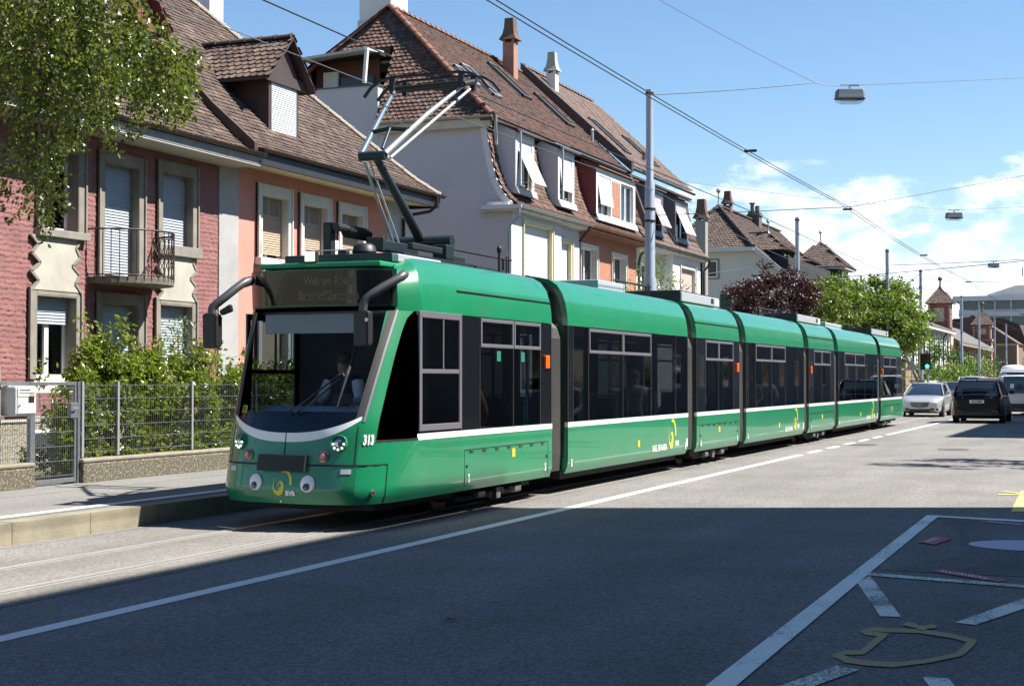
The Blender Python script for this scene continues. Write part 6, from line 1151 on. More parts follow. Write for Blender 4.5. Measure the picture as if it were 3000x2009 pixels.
MB().prism([(-29.5, 6.9), (-15.2, 6.9), (-21.5, 11.2)], lambda u, v: (u, 235.6, v), lambda u, v: (u, 262, v)).build('roof', tile_d, bk); MB().prism([(-30, 7), (-14.8, 7), (-16, 10.2), (-18.5, 11.3), (-26, 11.3)], lambda u, v: (u, 252, v), lambda u, v: (u, 262.5, v)).build('rear_roof', tile_d, bk); B('window', dkp, bk, -20.4, -19.2, 235.5, 235.58, 7.6, 8.8); B('cream_band', cream, bk, -29, -15.45, 235.9, 236, 6.6, 6.9); B('lit_corner', cream, bk, -15.52, -15.3, 236, 238, 0, 6.8)
bk2 = thing('depot_roof_hall', 'long low hall with dark ribbed roof between the two brick towers', 'building', (-26, 205, 0)); B('wall', mat('brown_brick', (.17, .12, .09), .9, var=.15), bk2, -32, -22.5, 178, 219, 0, 7.5); MB().prism([(-33, 7.5), (-21.5, 7.5), (-24, 10.0), (-33, 10.0)], lambda u, v: (u, 178, v), lambda u, v: (u, 219, v)).build('roof', mat('ribbed_brown', (.12, .08, .065), .8, var=.35, vscale=1.5, stretch=(1, 5, .4)), bk2)
of = thing('office_building', 'pale modern office building with ribbon windows and roof antenna', 'building', (-20, 300, 0)); owm = mat('office_white', (.52, .54, .57), .7, var=.05); ogl = mat('office_glass', (.06, .10, .14), .12); OY = 300.0
B('core', owm, of, -30, 6, OY + 1.5, OY + 25, 0, 16)
for k in range(6): B('floor_band', owm, of, -31 if k == 5 else -30, 8, OY - (1.2 if k == 5 else 0), OY + 24, 1.4 + k * 3.0, 2.75 + k * 3.0 if k < 5 else 17.3)
for k in range(5):
    B('ribbon_glass', ogl, of, -29.6, 7, OY + .6, OY + .8, 2.75 + k * 3.0, 4.4 + k * 3.0)
    for j in range(13): B('window_mullion', owm, of, -29.4 + j * 2.9, -29.15 + j * 2.9, OY + .4, OY + .6, 2.75 + k * 3.0, 4.4 + k * 3.0)
MB().prism([(-25.5, 17.3), (8, 17.3), (8, 19.5), (-20, 19.5), (-25.0, 17.9)], lambda u, v: (u, OY + 5, v), lambda u, v: (u, OY + 20, v)).build('penthouse', mat('penthouse_grey', (.40, .39, .38), .8), of)
B('penthouse_glass', ogl, of, -14, 8, OY + 4.9, OY + 5, 17.6, 18.8); B('canopy', owm, of, -12.5, -9, OY - 4, OY + 4, 16.6, 17.4); MB().tube([(-18.5, OY + 6, 19.4), (-18.5, OY + 6, 22.6)], .07, 6).build('antenna_mast', zincd, of)
for dx in (-.35, .05, .4): B('antenna_panel', zinc, of, -18.6 + dx, -18.35 + dx, OY + 5.8, OY + 6.1, 21.2, 23.0)
o2 = thing('office_wing', 'lower glazed office wing on the right edge beyond the lamp posts', 'building', (-8, 280, 0)); B('wall', owm, o2, -15.5, 4, 275, 292, 0, 12)
for k in range(4): B('ribbon_glass', ogl, o2, -15, 4, 274.9, 275, 1.2 + k * 3, 3.2 + k * 3)
rw = thing('retaining_wall', 'brown stone retaining wall with sloping top beside the parked cabinet', 'wall', (-13.4, 104, 0)); wallst = mat('brown_stone', (.22, .17, .1), .9, var=.35, vscale=1.4)
for r_ in range(5):
    for c in range(6): 
        if r_ * .5 < 2.6 - c * .4: B('stone_block', wallst, rw, -13.4, -12.9, 97 + c * 1.55, 98.5 + c * 1.55, .22 + r_ * .52, .70 + r_ * .52, .03)
MB().bar((-12.85, 97, 3.1), (-12.85, 106.5, .6), .12, .14).build('stair_rail', stone, rw)
cw_ = thing('concrete_wall', 'low grey concrete wall running behind the motorcycle', 'wall', (-13.2, 130, 0)); B('wall_body', mat('plain_concrete', (.35, .34, .32), .9, var=.15), cw_, -13.4, -13.1, 107, 165, .2, 1.55, .02)
# ================================================================== vegetation
def leafmesh(name, P, size, m, parent, seed=1, droop=.0, aspect=.55, up=.35, kind=None):
    rg = np.random.default_rng(seed); n = len(P); P = np.asarray(P, float); ax = rg.normal(0, 1, (n, 3)); ax[:, 2] -= droop; ax /= np.linalg.norm(ax, axis=1)[:, None]
    nr = rg.normal(0, 1, (n, 3)); nr[:, 2] += up * 2; nr -= ax * np.sum(nr * ax, 1)[:, None]; nr /= np.linalg.norm(nr, axis=1)[:, None]; bx = np.cross(nr, ax)
    L_ = (size * rg.uniform(.65, 1.25, n))[:, None]; W_ = L_ * aspect * .5
    V = np.stack([P, P + ax * L_ * .45 + bx * W_ + nr * L_ * .08, P + ax * L_, P + ax * L_ * .45 - bx * W_ + nr * L_ * .08], 1).reshape(-1, 3); i = np.arange(n) * 4
    me = npmesh(name, V, None, np.concatenate([np.stack([i, i + 1, i + 2], 1), np.stack([i, i + 2, i + 3], 1)]))
    return finish(me, name, m, parent, recalc=False, kind=kind)
def branchy(m_, a, b_, r0, r1, wob, rg, n=6):
    a, b_ = np.array(a, float), np.array(b_, float); pts = [a + (b_ - a) * t + (rg.normal(0, wob, 3) if 0 < t < 1 else 0) for t in np.linspace(0, 1, n)]; m_.tube([tuple(p) for p in pts], [r0 + (r1 - r0) * t for t in np.linspace(0, 1, n)], 7); return pts
def tree(name, label, base, trunk_h, center, radii, nclump, per, leaf, m, bark, seed, cr=.5, trunk_r=.16, group=None, gaps=.0, droop=.1):
    rg = np.random.default_rng(seed); t = thing(name, label, 'tree', base, group=group); top = np.array([base[0], base[1], base[2] + trunk_h]); tm = MB(); branchy(tm, base, top, trunk_r, trunk_r * .7, .04, rg)
    d = rg.normal(0, 1, (nclump, 3)); d /= np.linalg.norm(d, axis=1)[:, None]; rad = rg.uniform(.25, 1, nclump) ** .45; rad[: nclump // 3] = rg.uniform(.9, 1.06, nclump // 3)
    C_ = np.array(center) + d * rad[:, None] * np.array(radii)
    keep = C_[:, 2] > base[2] + trunk_h * .55; C_ = C_[keep]
    for i in range(0, len(C_), 4): branchy(tm, tuple(top - [0, 0, rg.uniform(0, trunk_h * .3)]), tuple(C_[i]), trunk_r * .38, .015, .12, rg, 5)
    tm.build('trunk', bark, t, smooth=60); P = []
    for c in C_:
        k = int(per * rg.uniform(.5, 1.4)); q = rg.normal(0, 1, (k, 3)); q /= np.linalg.norm(q, axis=1)[:, None]; P.append(c + q * (rg.uniform(0, 1, k) ** .5)[:, None] * cr * rg.uniform(.6, 1.25) * np.array([1.15, 1.15, .75]))
    leafmesh('crown', np.concatenate(P), leaf, m, t, seed, droop); return t
bark = mat('bark_brown', (.09, .065, .045), .9, var=.3, vscale=8); bark_b = mat('birch_bark', (.42, .4, .37), .85, var=.5, vscale=6, col2=(.04, .035, .03), c2scale=5, c2range=(.56, .6), stretch=(1, 1, .3))
lf_b = leafmat('birch_leaf', (.205, .215, .05), (.05, .075, .014), .36, .28); lf_h = leafmat('hedge_leaf', (.25, .28, .05), (.10, .145, .025), .35, .22); lf_m = leafmat('maple_leaf', (.18, .225, .05), (.08, .125, .026), .4, .45); lf_p = leafmat('plum_leaf', (.055, .012, .016), (.022, .006, .009), .25, .42); lf_l = leafmat('light_leaf', (.17, .21, .07), (.09, .14, .035), .35, .5); lf_o = leafmat('olive_leaf', (.17, .19, .045), (.08, .12, .025), .35, .4); lf_d = leafmat('far_leaf', (.09, .15, .035), (.04, .09, .02), .3, .4)
# --- birch: pendulous strands hanging into the picture from the upper left
bt = thing('birch_tree', 'birch tree with long hanging leafy branches over the upper left corner', 'tree', (-15.2, 13.2, .2)); rg = np.random.default_rng(21); tm = MB(); top = (-14.9, 13.6, 9.5)
branchy(tm, (-15.2, 13.2, .2), top, .17, .07, .05, rg, 8)
def slab(r_, zc): return np.array([r_ * .9269 - zc * .3754, r_ * .3754 + zc * .9269])        # a vertical plane across the pavement, r to the right, zc deep
LB = [(-6.9, 3.55), (-6.36, 3.62), (-6.1, 3.75), (-5.95, 3.42), (-5.75, 3.6), (-5.62, 4.35), (-5.45, 4.75), (-5.25, 4.62), (-5.1, 4.55), (-4.92, 4.75), (-4.72, 4.95), (-4.45, 5.1), (-4.2, 5.08), (-4.02, 5.32)]
RB = [(-6.9, 7.6), (-5.0, 7.4), (-4.75, 6.35), (-4.55, 5.95), (-4.3, 5.82), (-4.02, 5.55)]
P = []; limbs = []
for i in range(11):
    r_ = -6.6 + i * .22; zc = rg.uniform(17.8, 20.2); e = slab(r_, zc); zt = np.interp(r_, *np.array(RB).T) + rg.uniform(-.1, .25); limbs.append(branchy(tm, (top[0], top[1], rg.uniform(6.5, 9.3)), (e[0], e[1], min(zt, 7.4) - .15), .045, .012, .1, rg, 7))
tm.build('trunk', bark_b, bt, smooth=60); tw = MB(); 
for i in range(380):
    r_ = rg.uniform(-6.9, -4.0) if rg.uniform() > .3 else rg.uniform(-6.9, -5.2); zc = rg.uniform(17.4, 20.6); zt = np.interp(r_, *np.array(RB).T); zb = np.interp(r_, *np.array(LB).T); z0 = zb + (zt - zb) * rg.uniform(.12, 1) ** .8; ln = rg.uniform(.5, 1.3); z1 = max(z0 - ln, zb + rg.normal(0, .1)); 
    if z1 >= z0: continue
    a = slab(r_ * zc / 19.2, zc); sw = rg.normal(0, .10, 2); n = int((z0 - z1) / .6 * 52) + 8; t = rg.uniform(0, 1, n)
    pts = np.stack([a[0] + sw[0] * t + rg.normal(0, .045, n), a[1] + sw[1] * t + rg.normal(0, .045, n), z0 + (z1 - z0) * t], 1); P.append(pts)
    if i % 3 == 0: tw.tube([(a[0], a[1], z0), (a[0] + sw[0] * .5, a[1] + sw[1] * .5, (z0 + z1) / 2), (a[0] + sw[0], a[1] + sw[1], z1)], .004, 4)
tw.build('twigs', bark, bt, kind='stuff'); leafmesh('crown', np.concatenate(P), .068, lf_b, bt, 22, .9, .68, .2)
rg = np.random.default_rng(5); Q = np.stack([rg.normal(-15.3, 1.0, 5200), rg.normal(12.6, 1.1, 5200), rg.normal(8.0, 1.5, 5200)], 1); leafmesh('upper_crown', Q[(Q[:, 1] < 14.0)], .09, lf_b, bt, 23, .7, .68)
# --- hedge shrubs behind the fence
def shrub(label, x, y, top, rx, ry, n, m, seed, leaf=.075, name='hedge_shrub', group='shrubs behind the mesh fence', z0=.25, cat='shrub'):
    rg = np.random.default_rng(seed); t = thing(name, label, cat, (x, y, z0), group=group); st = MB()
    K = 26; c = np.stack([rg.uniform(-1, 1, K) * rx * .8, rg.uniform(-1, 1, K) * ry * .85, rg.uniform(.1, 1, K)], 1); hh = (top - z0) * (1 - .25 * np.abs(c[:, 1]) / ry) ; c[:, 2] = z0 + c[:, 2] * hh * rg.uniform(.85, 1.05, K); P = []
    for k in range(K):
        q = rg.normal(0, 1, (n // K, 3)); q /= np.linalg.norm(q, axis=1)[:, None]; P.append(np.array([x, y, 0]) + c[k] + q * (rg.uniform(0, 1, n // K) ** .5)[:, None] * np.array([.22, .25, .2]))
        if k % 2 == 0: st.tube([(x + c[k, 0] * .2, y + c[k, 1] * .3, z0 - .1), (x + c[k, 0] * .7, y + c[k, 1] * .7, (z0 + c[k, 2]) / 2), (x + c[k, 0], y + c[k, 1], c[k, 2])], [.016, .011, .005], 5)
    for k in range(5):       # upright shoots with tips above the mass
        a = np.array([x + rg.uniform(-1, 1) * rx * .7, y + rg.uniform(-1, 1) * ry * .8, top - .2]); L_ = rg.uniform(.25, .5); tt = rg.uniform(0, 1, 34); P.append(a + np.stack([rg.normal(0, .05, 34), rg.normal(0, .05, 34), tt * L_], 1)); st.tube([tuple(a - [0, 0, .3]), tuple(a + [0, 0, L_ * .9])], .005, 4)
    st.build('stems', bark, t); P = np.concatenate(P); P = P[P[:, 0] < -13.63]; leafmesh('foliage', P, leaf, m, t, seed, .15, .5, .5); return t
for i, (y, top, x, n, lab) in enumerate([(17.75, 1.75, -13.98, 1900, 'dark leafy shrub right behind the garden gate'), (18.55, 2.35, -13.98, 3400, 'tallest rounded glossy hedge shrub beside the first fence panel'), (19.35, 2.1, -13.98, 2900, 'glossy hedge shrub under the balcony, next to the tallest one'), (20.15, 2.05, -13.98, 2700, 'glossy hedge shrub at the fence post below the right shuttered window'), (20.95, 2.08, -13.98, 2700, 'light green hedge shrub just left of the tram mirror'), (21.75, 1.95, -13.98, 2400, 'hedge shrub partly hidden by the front corner of the tram'), (22.6, 1.9, -13.98, 2200, 'hedge shrub seen through the windscreen of the tram'), (23.5, 1.9, -13.98, 2000, 'hedge shrub behind the cab of the tram'), (24.5, 1.9, -13.98, 2000, 'hedge shrub seen through the tram windows'), (25.5, 1.9, -13.98, 2000, 'last hedge shrub behind the tram')]): shrub(lab, x, y, top, .44, .55, int(n * 2.4), lf_h, 100 + i, .092)
rg = np.random.default_rng(4); wp_ = thing('climbing_plant', 'tall pale leafy plant growing above the hedge by the tram mirror', 'plant', (-15.2, 22.2, .3)); Q = np.stack([rg.normal(-15.2, .12, 700), rg.normal(22.2, .17, 700), rg.uniform(.6, 2.75, 700)], 1); leafmesh('foliage', Q, .085, leafmat('pale_leaf', (.2, .26, .15), (.12, .18, .07), .3, .3), wp_, 3, .4, .35); st = MB().tube([(-15.2, 22.2, .2), (-15.2, 22.2, 2.5)], .012, 5).build('stem', bark, wp_)
# plants on the terrace between the mansard houses
for (x, y, z0, z1, n, lab) in ((-16.7, 55.6, 3.9, 6.6, 1500, 'leafy shrub on the terrace left of the big grey pole'), (-16.7, 58.3, 3.6, 5.9, 1400, 'leafy shrub on the terrace right of the big grey pole'), (-16.7, 52.3, 4.0, 5.3, 350, 'small sparse plant on the terrace by the terracotta wall')):
    t = thing('terrace_shrub', lab, 'shrub', (x, y, z0 - .5), group='shrubs on the terrace'); rg = np.random.default_rng(int(y)); k = rg.integers(0, 9, n); cy = rg.uniform(-1.1, 1.1, 9); hz = rg.uniform(.5, 1, 9); Q = np.stack([x + rg.normal(0, .25, n), y + cy[k] + rg.normal(0, .16, n), z0 + rg.uniform(0, 1, n) * (z1 - z0) * hz[k]], 1); leafmesh('foliage', Q, .12, lf_l, t, int(y), .3, .5); s = MB()
    for j in range(9): s.tube([(x, y + cy[j] * .7, z0 - .5), (x, y + cy[j], z0 + (z1 - z0) * hz[j] * .9)], .012, 4)
    s.build('stems', bark, t)
tb_ = thing('terrace', 'low white terrace parapet holding the shrubs in front of the mansard houses', 'terrace', (-16.6, 56, .2)); B('parapet', white_p, tb_, -17.4, -16.3, 51, 61.5, .2, 3.9)
tree('purple_plum_tree', 'dark purple-leaved plum tree between the white houses', (-13.6, 62.5, .2), 2.3, (-13.7, 62.4, 4.65), (1.8, 1.8, 1.75), 100, 160, .13, lf_p, bark, 31, .42, .12)
tree('maple_tree', 'large bright green tree overhanging the rear of the tram', (-14.3, 87.2, .2), 2.6, (-14.3, 87.0, 4.75), (3.9, 3.9, 2.6), 200, 150, .24, lf_m, bark, 33, .75, .22)
tree('maple_tree', 'smaller olive green tree left of the big tree, beside the purple one', (-14.8, 80, .2), 2.4, (-14.7, 80, 4.4), (1.5, 1.5, 1.7), 50, 110, .2, lf_o, bark, 35, .5, .14)
tree('street_tree', 'slender street tree on the camera side of the street, outside the picture', (2.6, 33.6, .13), 4.0, (2.6, 33.6, 7.2), (1.6, 2.0, 1.7), 36, 60, .2, lf_m, bark, 37, .45, .1)
for i, (x, y, top, r_, lab, m) in enumerate([(-13.6, 118, 2.9, 2.2, 'grey-green bush behind the silver car and the traffic light', lf_l), (-13.8, 124, 2.9, 2.0, 'feathery light green bush left of the concrete lamp post', lf_l), (-13.8, 133, 2.9, 2.4, 'light green bush between the two tall poles', lf_l), (-15.5, 142, 5.0, 2.6, 'dark green tree in front of the brick depot', lf_d), (-14.5, 158, 3.6, 2.6, 'pale green bush right of the second tall pole', lf_l), (-16.0, 176, 5.0, 3.2, 'dark bushy tree below the second brick tower', lf_d), (-13, 250, 6, 3.5, 'far dark tree at the right edge behind the lamp posts', lf_d)]):
    rg = np.random.default_rng(200 + i); t = thing('roadside_bush', lab, 'bush', (x, y, .2), group='bushes along the depot wall'); K = 26; d = rg.normal(0, 1, (K, 3)); d /= np.linalg.norm(d, axis=1)[:, None]; c = np.array([x, y, top * .5]) + d * np.array([r_, r_, top * .45]) * (rg.uniform(.3, 1, K) ** .5)[:, None]; n = 90; Q = np.repeat(c, n, 0) + rg.normal(0, .28 * r_ / 2.2, (K * n, 3)); Q = Q[Q[:, 2] > .25]; leafmesh('foliage', Q, .3, m, t, 200 + i, .1, .5); MB().tube([(x, y, .2), (x, y, top * .7)], [.09, .03], 6).build('stem', bark, t)
# ================================================================== poles, lamps, wires
steel = mat('pole_paint', (.36, .39, .45), .45, .35, var=.08, vscale=2); wirem = mat('wire_dark', (.03, .032, .035), .5, .4); wirel = mat('wire_steel', (.2, .21, .22), .4, .7)
def pole_(label, x, y, top, r0=.16, big=False):
    t = thing('overhead_line_pole', label, 'pole', (x, y, 0), group='overhead line poles')
    if big: prof = [(.165, 0), (.165, 4.1), (.128, 4.22), (.125, 6.5), (.093, 6.6), (.09, top), (0, top + .02)]
    else: prof = [(r0, 0), (r0, 4.0), (r0 * .8, 4.1), (r0 * .72, top), (0, top + .02)]
    MB().lathe([(r_, h) for r_, h in prof], (x, y, 0), 16).build('shaft', steel, t, smooth=40); MB().lathe([(r0 * 1.6, .2), (r0 * 1.6, .26), (r0 * 1.1, .28)], (x, y, 0), 14).build('base_plate', steel, t)
    for zz in ((5.55, 5.85, top - .12) if big else (5.6, top - .15)): rb = ((.128 if zz < 6 else .093) if big else r0 * .8) + .003; MB().lathe([(rb, 0), (rb + .012, .01), (rb + .012, .05), (rb, .06)], (x, y, zz), 14).build('clamp_band', wirem, t)
    return t
pole_('big thick grey stepped pole behind the second tram section', -11.0, 36.27, 8.85, .16, True)
for k, (x, y, lab) in enumerate([(-13.55, 67.0, 'grey pole standing in front of the white hipped house'), (-12.3, 85.3, 'grey pole rising out of the large green tree'), (-12.6, 102.2, 'grey pole with curved cable right of the green tree'), (-13.3, 135.3, 'grey pole between the brick tower and the green bushes'), (-13.7, 156.4, 'grey pole in front of the depot arches'), (-14.5, 185, 'grey pole beside the second brick tower'), (-14.8, 207, 'distant grey pole before the gabled hall'), (-14.4, 240, 'farthest grey pole near the right edge')]): pole_(lab, x, y, 8.8, .13)
def wire(name, label, pts, r_=.010, m=None, sag=0., n=10, cat='wire'):
    P = []
    for a, b_ in zip(pts, pts[1:]):
        a, b_ = Vector(a), Vector(b_)
        for k in range(n): t = k / n; p = a.lerp(b_, t); p.z -= sag * 4 * t * (1 - t); P.append(p)
    P.append(Vector(pts[-1])); o = MB().tube(P, r_, 5).build(name, m or wirem, None, smooth=60); return tag(o, label, cat)
CWZ = 5.79
sup = [-30, 5, 37, 67, 102, 135, 170, 210]
cw1 = thing('contact_wire', 'contact wire above the tram, touching the pantograph', 'wire', (TX, 37, CWZ)); cwm = [(TX, y, CWZ) for y in sup]
for a, b_ in zip(cwm, cwm[1:]): MB().tube([(TX, a[1] + (b_[1] - a[1]) * t, CWZ - .06 * 4 * t * (1 - t) + .05) for t in np.linspace(0, 1, 9)], .010, 5).build('wire_span', wirem, cw1)
hg = MB().tube([(TX, 14.2, 5.83), (TX, 14.2, 6.6)], .008, 5).lathe([(.03, 0), (.03, .06)], (TX, 14.2, 5.83), 8).build('hanger', wirem, cw1)
cw2 = thing('contact_wire', 'pair of contact wires over the lane, crossing the sky from the top centre', 'wire', (-6.2, 37, 5.7))
for dx, dz in ((0, 0), (-.2, .07)):
    for a, b_ in zip(sup, sup[1:]): MB().tube([(-6.2 + dx, a + (b_ - a) * t, 5.67 + dz + (.0 if b_ > 20 else .0) + .12 * 4 * t * (1 - t) * -1 + .12) for t in np.linspace(0, 1, 9)], .008, 5).build('wire_span', wirem, cw2)
for y in (27.0, 37.2, 52, 67, 102): MB().box(-6.42, -6.18, y - .03, y + .03, 5.75, 5.80).build('wire_clamp', wirem, cw2, bevel=.02)
wire('feeder_wire', 'thin wire running along the house fronts above the tram roof', [(-10.9, -5, 6.45), (-10.9, 36.27, 6.36), (-12.6, 67, 6.4), (-12.5, 102, 6.4), (-13.4, 135, 6.4)], .007, wirel, .15)
wire('span_wire', 'span wire from the big pole top to the nearest hanging lamp', [(-10.9, 36.3, 8.72), (-7.5, 39.4, 9.33), (-6.74, 40.25, 9.36)], .010, wirem, .03); wire('span_wire', 'wire from the nearest hanging lamp to the right edge', [(-6.74, 40.25, 9.36), (6, 46, 10.3)], .007, wirel, .08); wire('span_wire', 'thin wire running from the top edge down to the nearest hanging lamp', [(-9.9, 19.4, 9.4), (-8.72, 29.4, 9.3), (-7.5, 39.4, 9.34)], .006, wirel, .04)
wire('span_wire', 'wire from the mansard house to the middle hanging lamp', [(-18.2, 61.6, 10.1), (-7.41, 72.35, 9.42)], .012, wirem, .12); wire('span_wire', 'wire from the middle hanging lamp to the right edge', [(-7.41, 72.35, 9.42), (6, 78, 10.4)], .009, wirel, .1)
wire('span_wire', 'cross wire from the big pole to the insulator over the lane', [(-10.9, 36.3, 5.72), (TX, 36.6, 5.75), (-6.2, 37.2, 5.83)], .009, wirem, .0); wire('span_wire', 'wire rising from the insulator over the lane to the right edge', [(-6.2, 37.2, 5.83), (-2.4, 40.4, 6.8), (6, 47.5, 9.0)], .008, wirem, .0); wire('span_wire', 'cross wire from the big pole to the white house corner', [(-10.9, 36.3, 5.95), (-17.9, 66.9, 6.3)], .008, wirel, .1)
wire('stay_wire', 'stay wire bolted to the gable of the white house', [(-19.4, 83.9, 7.95), (-17.7, 67.0, 6.4)], .014, wirel, .0)
for y0, x0, x1, z0, z1, lab in ((67, -13.5, 6, 6.0, 7.6, 'cross wire at the second pole'), (85.3, -12.3, 6, 7.9, 8.6, 'cross wire at the third pole above the green tree'), (102.2, -12.6, -6.1, 8.2, 8.0, 'short thick wire at the pole with the curved cable'), (102.2, -6.1, -8.6, 8.0, 9.5, 'wire to the farthest hanging lamp'), (103, -12.6, -6.0, 6.1, 5.8, 'lower cross wire at the pole with the curved cable'), (135.3, -13.3, 3, 7.6, 7.2, 'upper double cross wire before the offices'), (135.3, -13.3, 3, 6.0, 5.8, 'lower double cross wire before the offices'), (156.4, -13.7, 3, 8.4, 8.8, 'far cross wire before the office building')): wire('span_wire', lab + ' down the street', [(x0, y0, z0), (x1, y0 + (7.4 if x1 == -8.6 else 1.5), z1)], .016, wirem, .12)
wire('curved_cable', 'curved cable looping off the pole right of the green tree', [(-12.65, 102.1, 8.5), (-13.5, 102.1, 7.9), (-13.55, 102.1, 6.9), (-12.7, 102.1, 5.9)], .02, wirem)
lam_g = mat('lamp_housing', (.17, .185, .2), .5, .3); lam_c = glass('lamp_cover', (.75, .78, .8), 1.45, .15)
def lamp(label, x, y, z, s=1.0):
    t = thing('hanging_street_lamp', label, 'street lamp', (x, y, z), group='street lamps hung over the road'); a = Vector((.927, .375, 0)); L_, W_ = .38 * s, .17 * s; bx = Vector((-.375, .927, 0))
    def ring(k, zz): return [Vector((x, y, zz)) + a * u * L_ * k + bx * v * W_ * k for u, v in ((-1, -.6), (-.85, -1), (.85, -1), (1, -.6), (1, .6), (.85, 1), (-.85, 1), (-1, .6))]
    h = MB().sheet([ring(.9, z + .17), ring(.97, z + .13), ring(1, z - .02), ring(1.04, z - .04), ring(1.04, z - .07)], close=True); h.add(ring(.9, z + .17), [tuple(range(8))]); h.build('housing', lam_g, t, smooth=30); c = MB().sheet([ring(1.0, z - .07), ring(.92, z - .14), ring(.7, z - .19)], close=True); c.add(ring(.7, z - .19), [tuple(range(8))]); c.build('cover', lam_c, t, smooth=50)
    MB().tube([Vector((x, y, z - .1)) - a * L_ * .6, Vector((x, y, z - .1)) + a * L_ * .6], .03, 8).build('tube_light', mat('lamp_tube', (.7, .7, .68), .5), t); MB().tube([(x, y, z + .16), (x, y, z + .28)], .03, 6).bar(Vector((x, y, z + .29)) - a * .25, Vector((x, y, z + .29)) + a * .25, .03, .04).build('hanger', zinc, t); return t
lamp('nearest and largest hanging street lamp, in the open blue sky', -6.74, 40.25, 9.07); lamp('middle hanging street lamp above the clouds', -7.41, 72.35, 9.12); lamp('farthest hanging street lamp above the office building', -8.62, 109.6, 9.45)
# traffic light and cabinet
tl = thing('traffic_light', 'traffic light showing green beside the silver car', 'traffic light', (-10.75, 90, .22)); MB().tube([(-10.75, 90.2, .2), (-10.75, 90.2, 3.3)], .06, 10).build('mast', steel, tl); hdd = MB().box(-10.93, -10.57, 89.9, 90.12, 2.18, 3.15).build('signal_head', blackm, tl, bevel=.05); MB().box(-11.16, -10.96, 90.0, 90.5, 2.18, 3.15).build('side_head', blackm, tl, bevel=.05); MB().box(-10.56, -10.44, 90.0, 90.3, 2.45, 2.5).box(-10.56, -10.44, 90.0, 90.3, 2.62, 2.67).box(-10.56, -10.44, 90.0, 90.3, 2.28, 2.33).build('visors', blackm, tl, kind='stuff')
for k, (m, zz) in enumerate(((mat('signal_red_off', (.05, .008, .008), .3), 2.97), (mat('signal_amber_off', (.06, .03, .005), .3), 2.68), (mat('signal_green_on', (.02, .5, .3), .3, emit=(.05, .9, .55), estr=1.6), 2.40))): MB().lathe([(.11, 0), (.1, -.02), (0, -.025)], (-10.75, 89.9, zz), 16, 'y').build('lens', m, hdd)
MB().box(-10.88, -10.62, 89.885, 89.9, 2.2, 2.26).build('plate', wht, hdd)
cbt = thing('utility_cabinet', 'grey utility cabinet on the pavement behind the silver car', 'cabinet', (-11.7, 93, .22)); B('cabinet_body', mat('cabinet_grey', (.33, .34, .34), .6), cbt, -12.1, -11.3, 92.8, 93.3, .22, 1.55, .01); B('cabinet_lid', stone, cbt, -12.15, -11.25, 92.75, 93.35, 1.55, 1.62, .01)
ws_ = thing('warning_sign', 'triangular sign seen from behind against the brown stone wall', 'sign', (-12.4, 96, .22)); MB().tube([(-12.4, 96, .2), (-12.4, 96, 3.0)], .035, 8).build('sign_post', steel, ws_); MB().prism([(-12.8, 2.2), (-12.0, 2.2), (-12.4, 2.9)], lambda u, v: (u, 95.95, v), lambda u, v: (u, 95.97, v)).build('sign_plate', zinc, ws_)
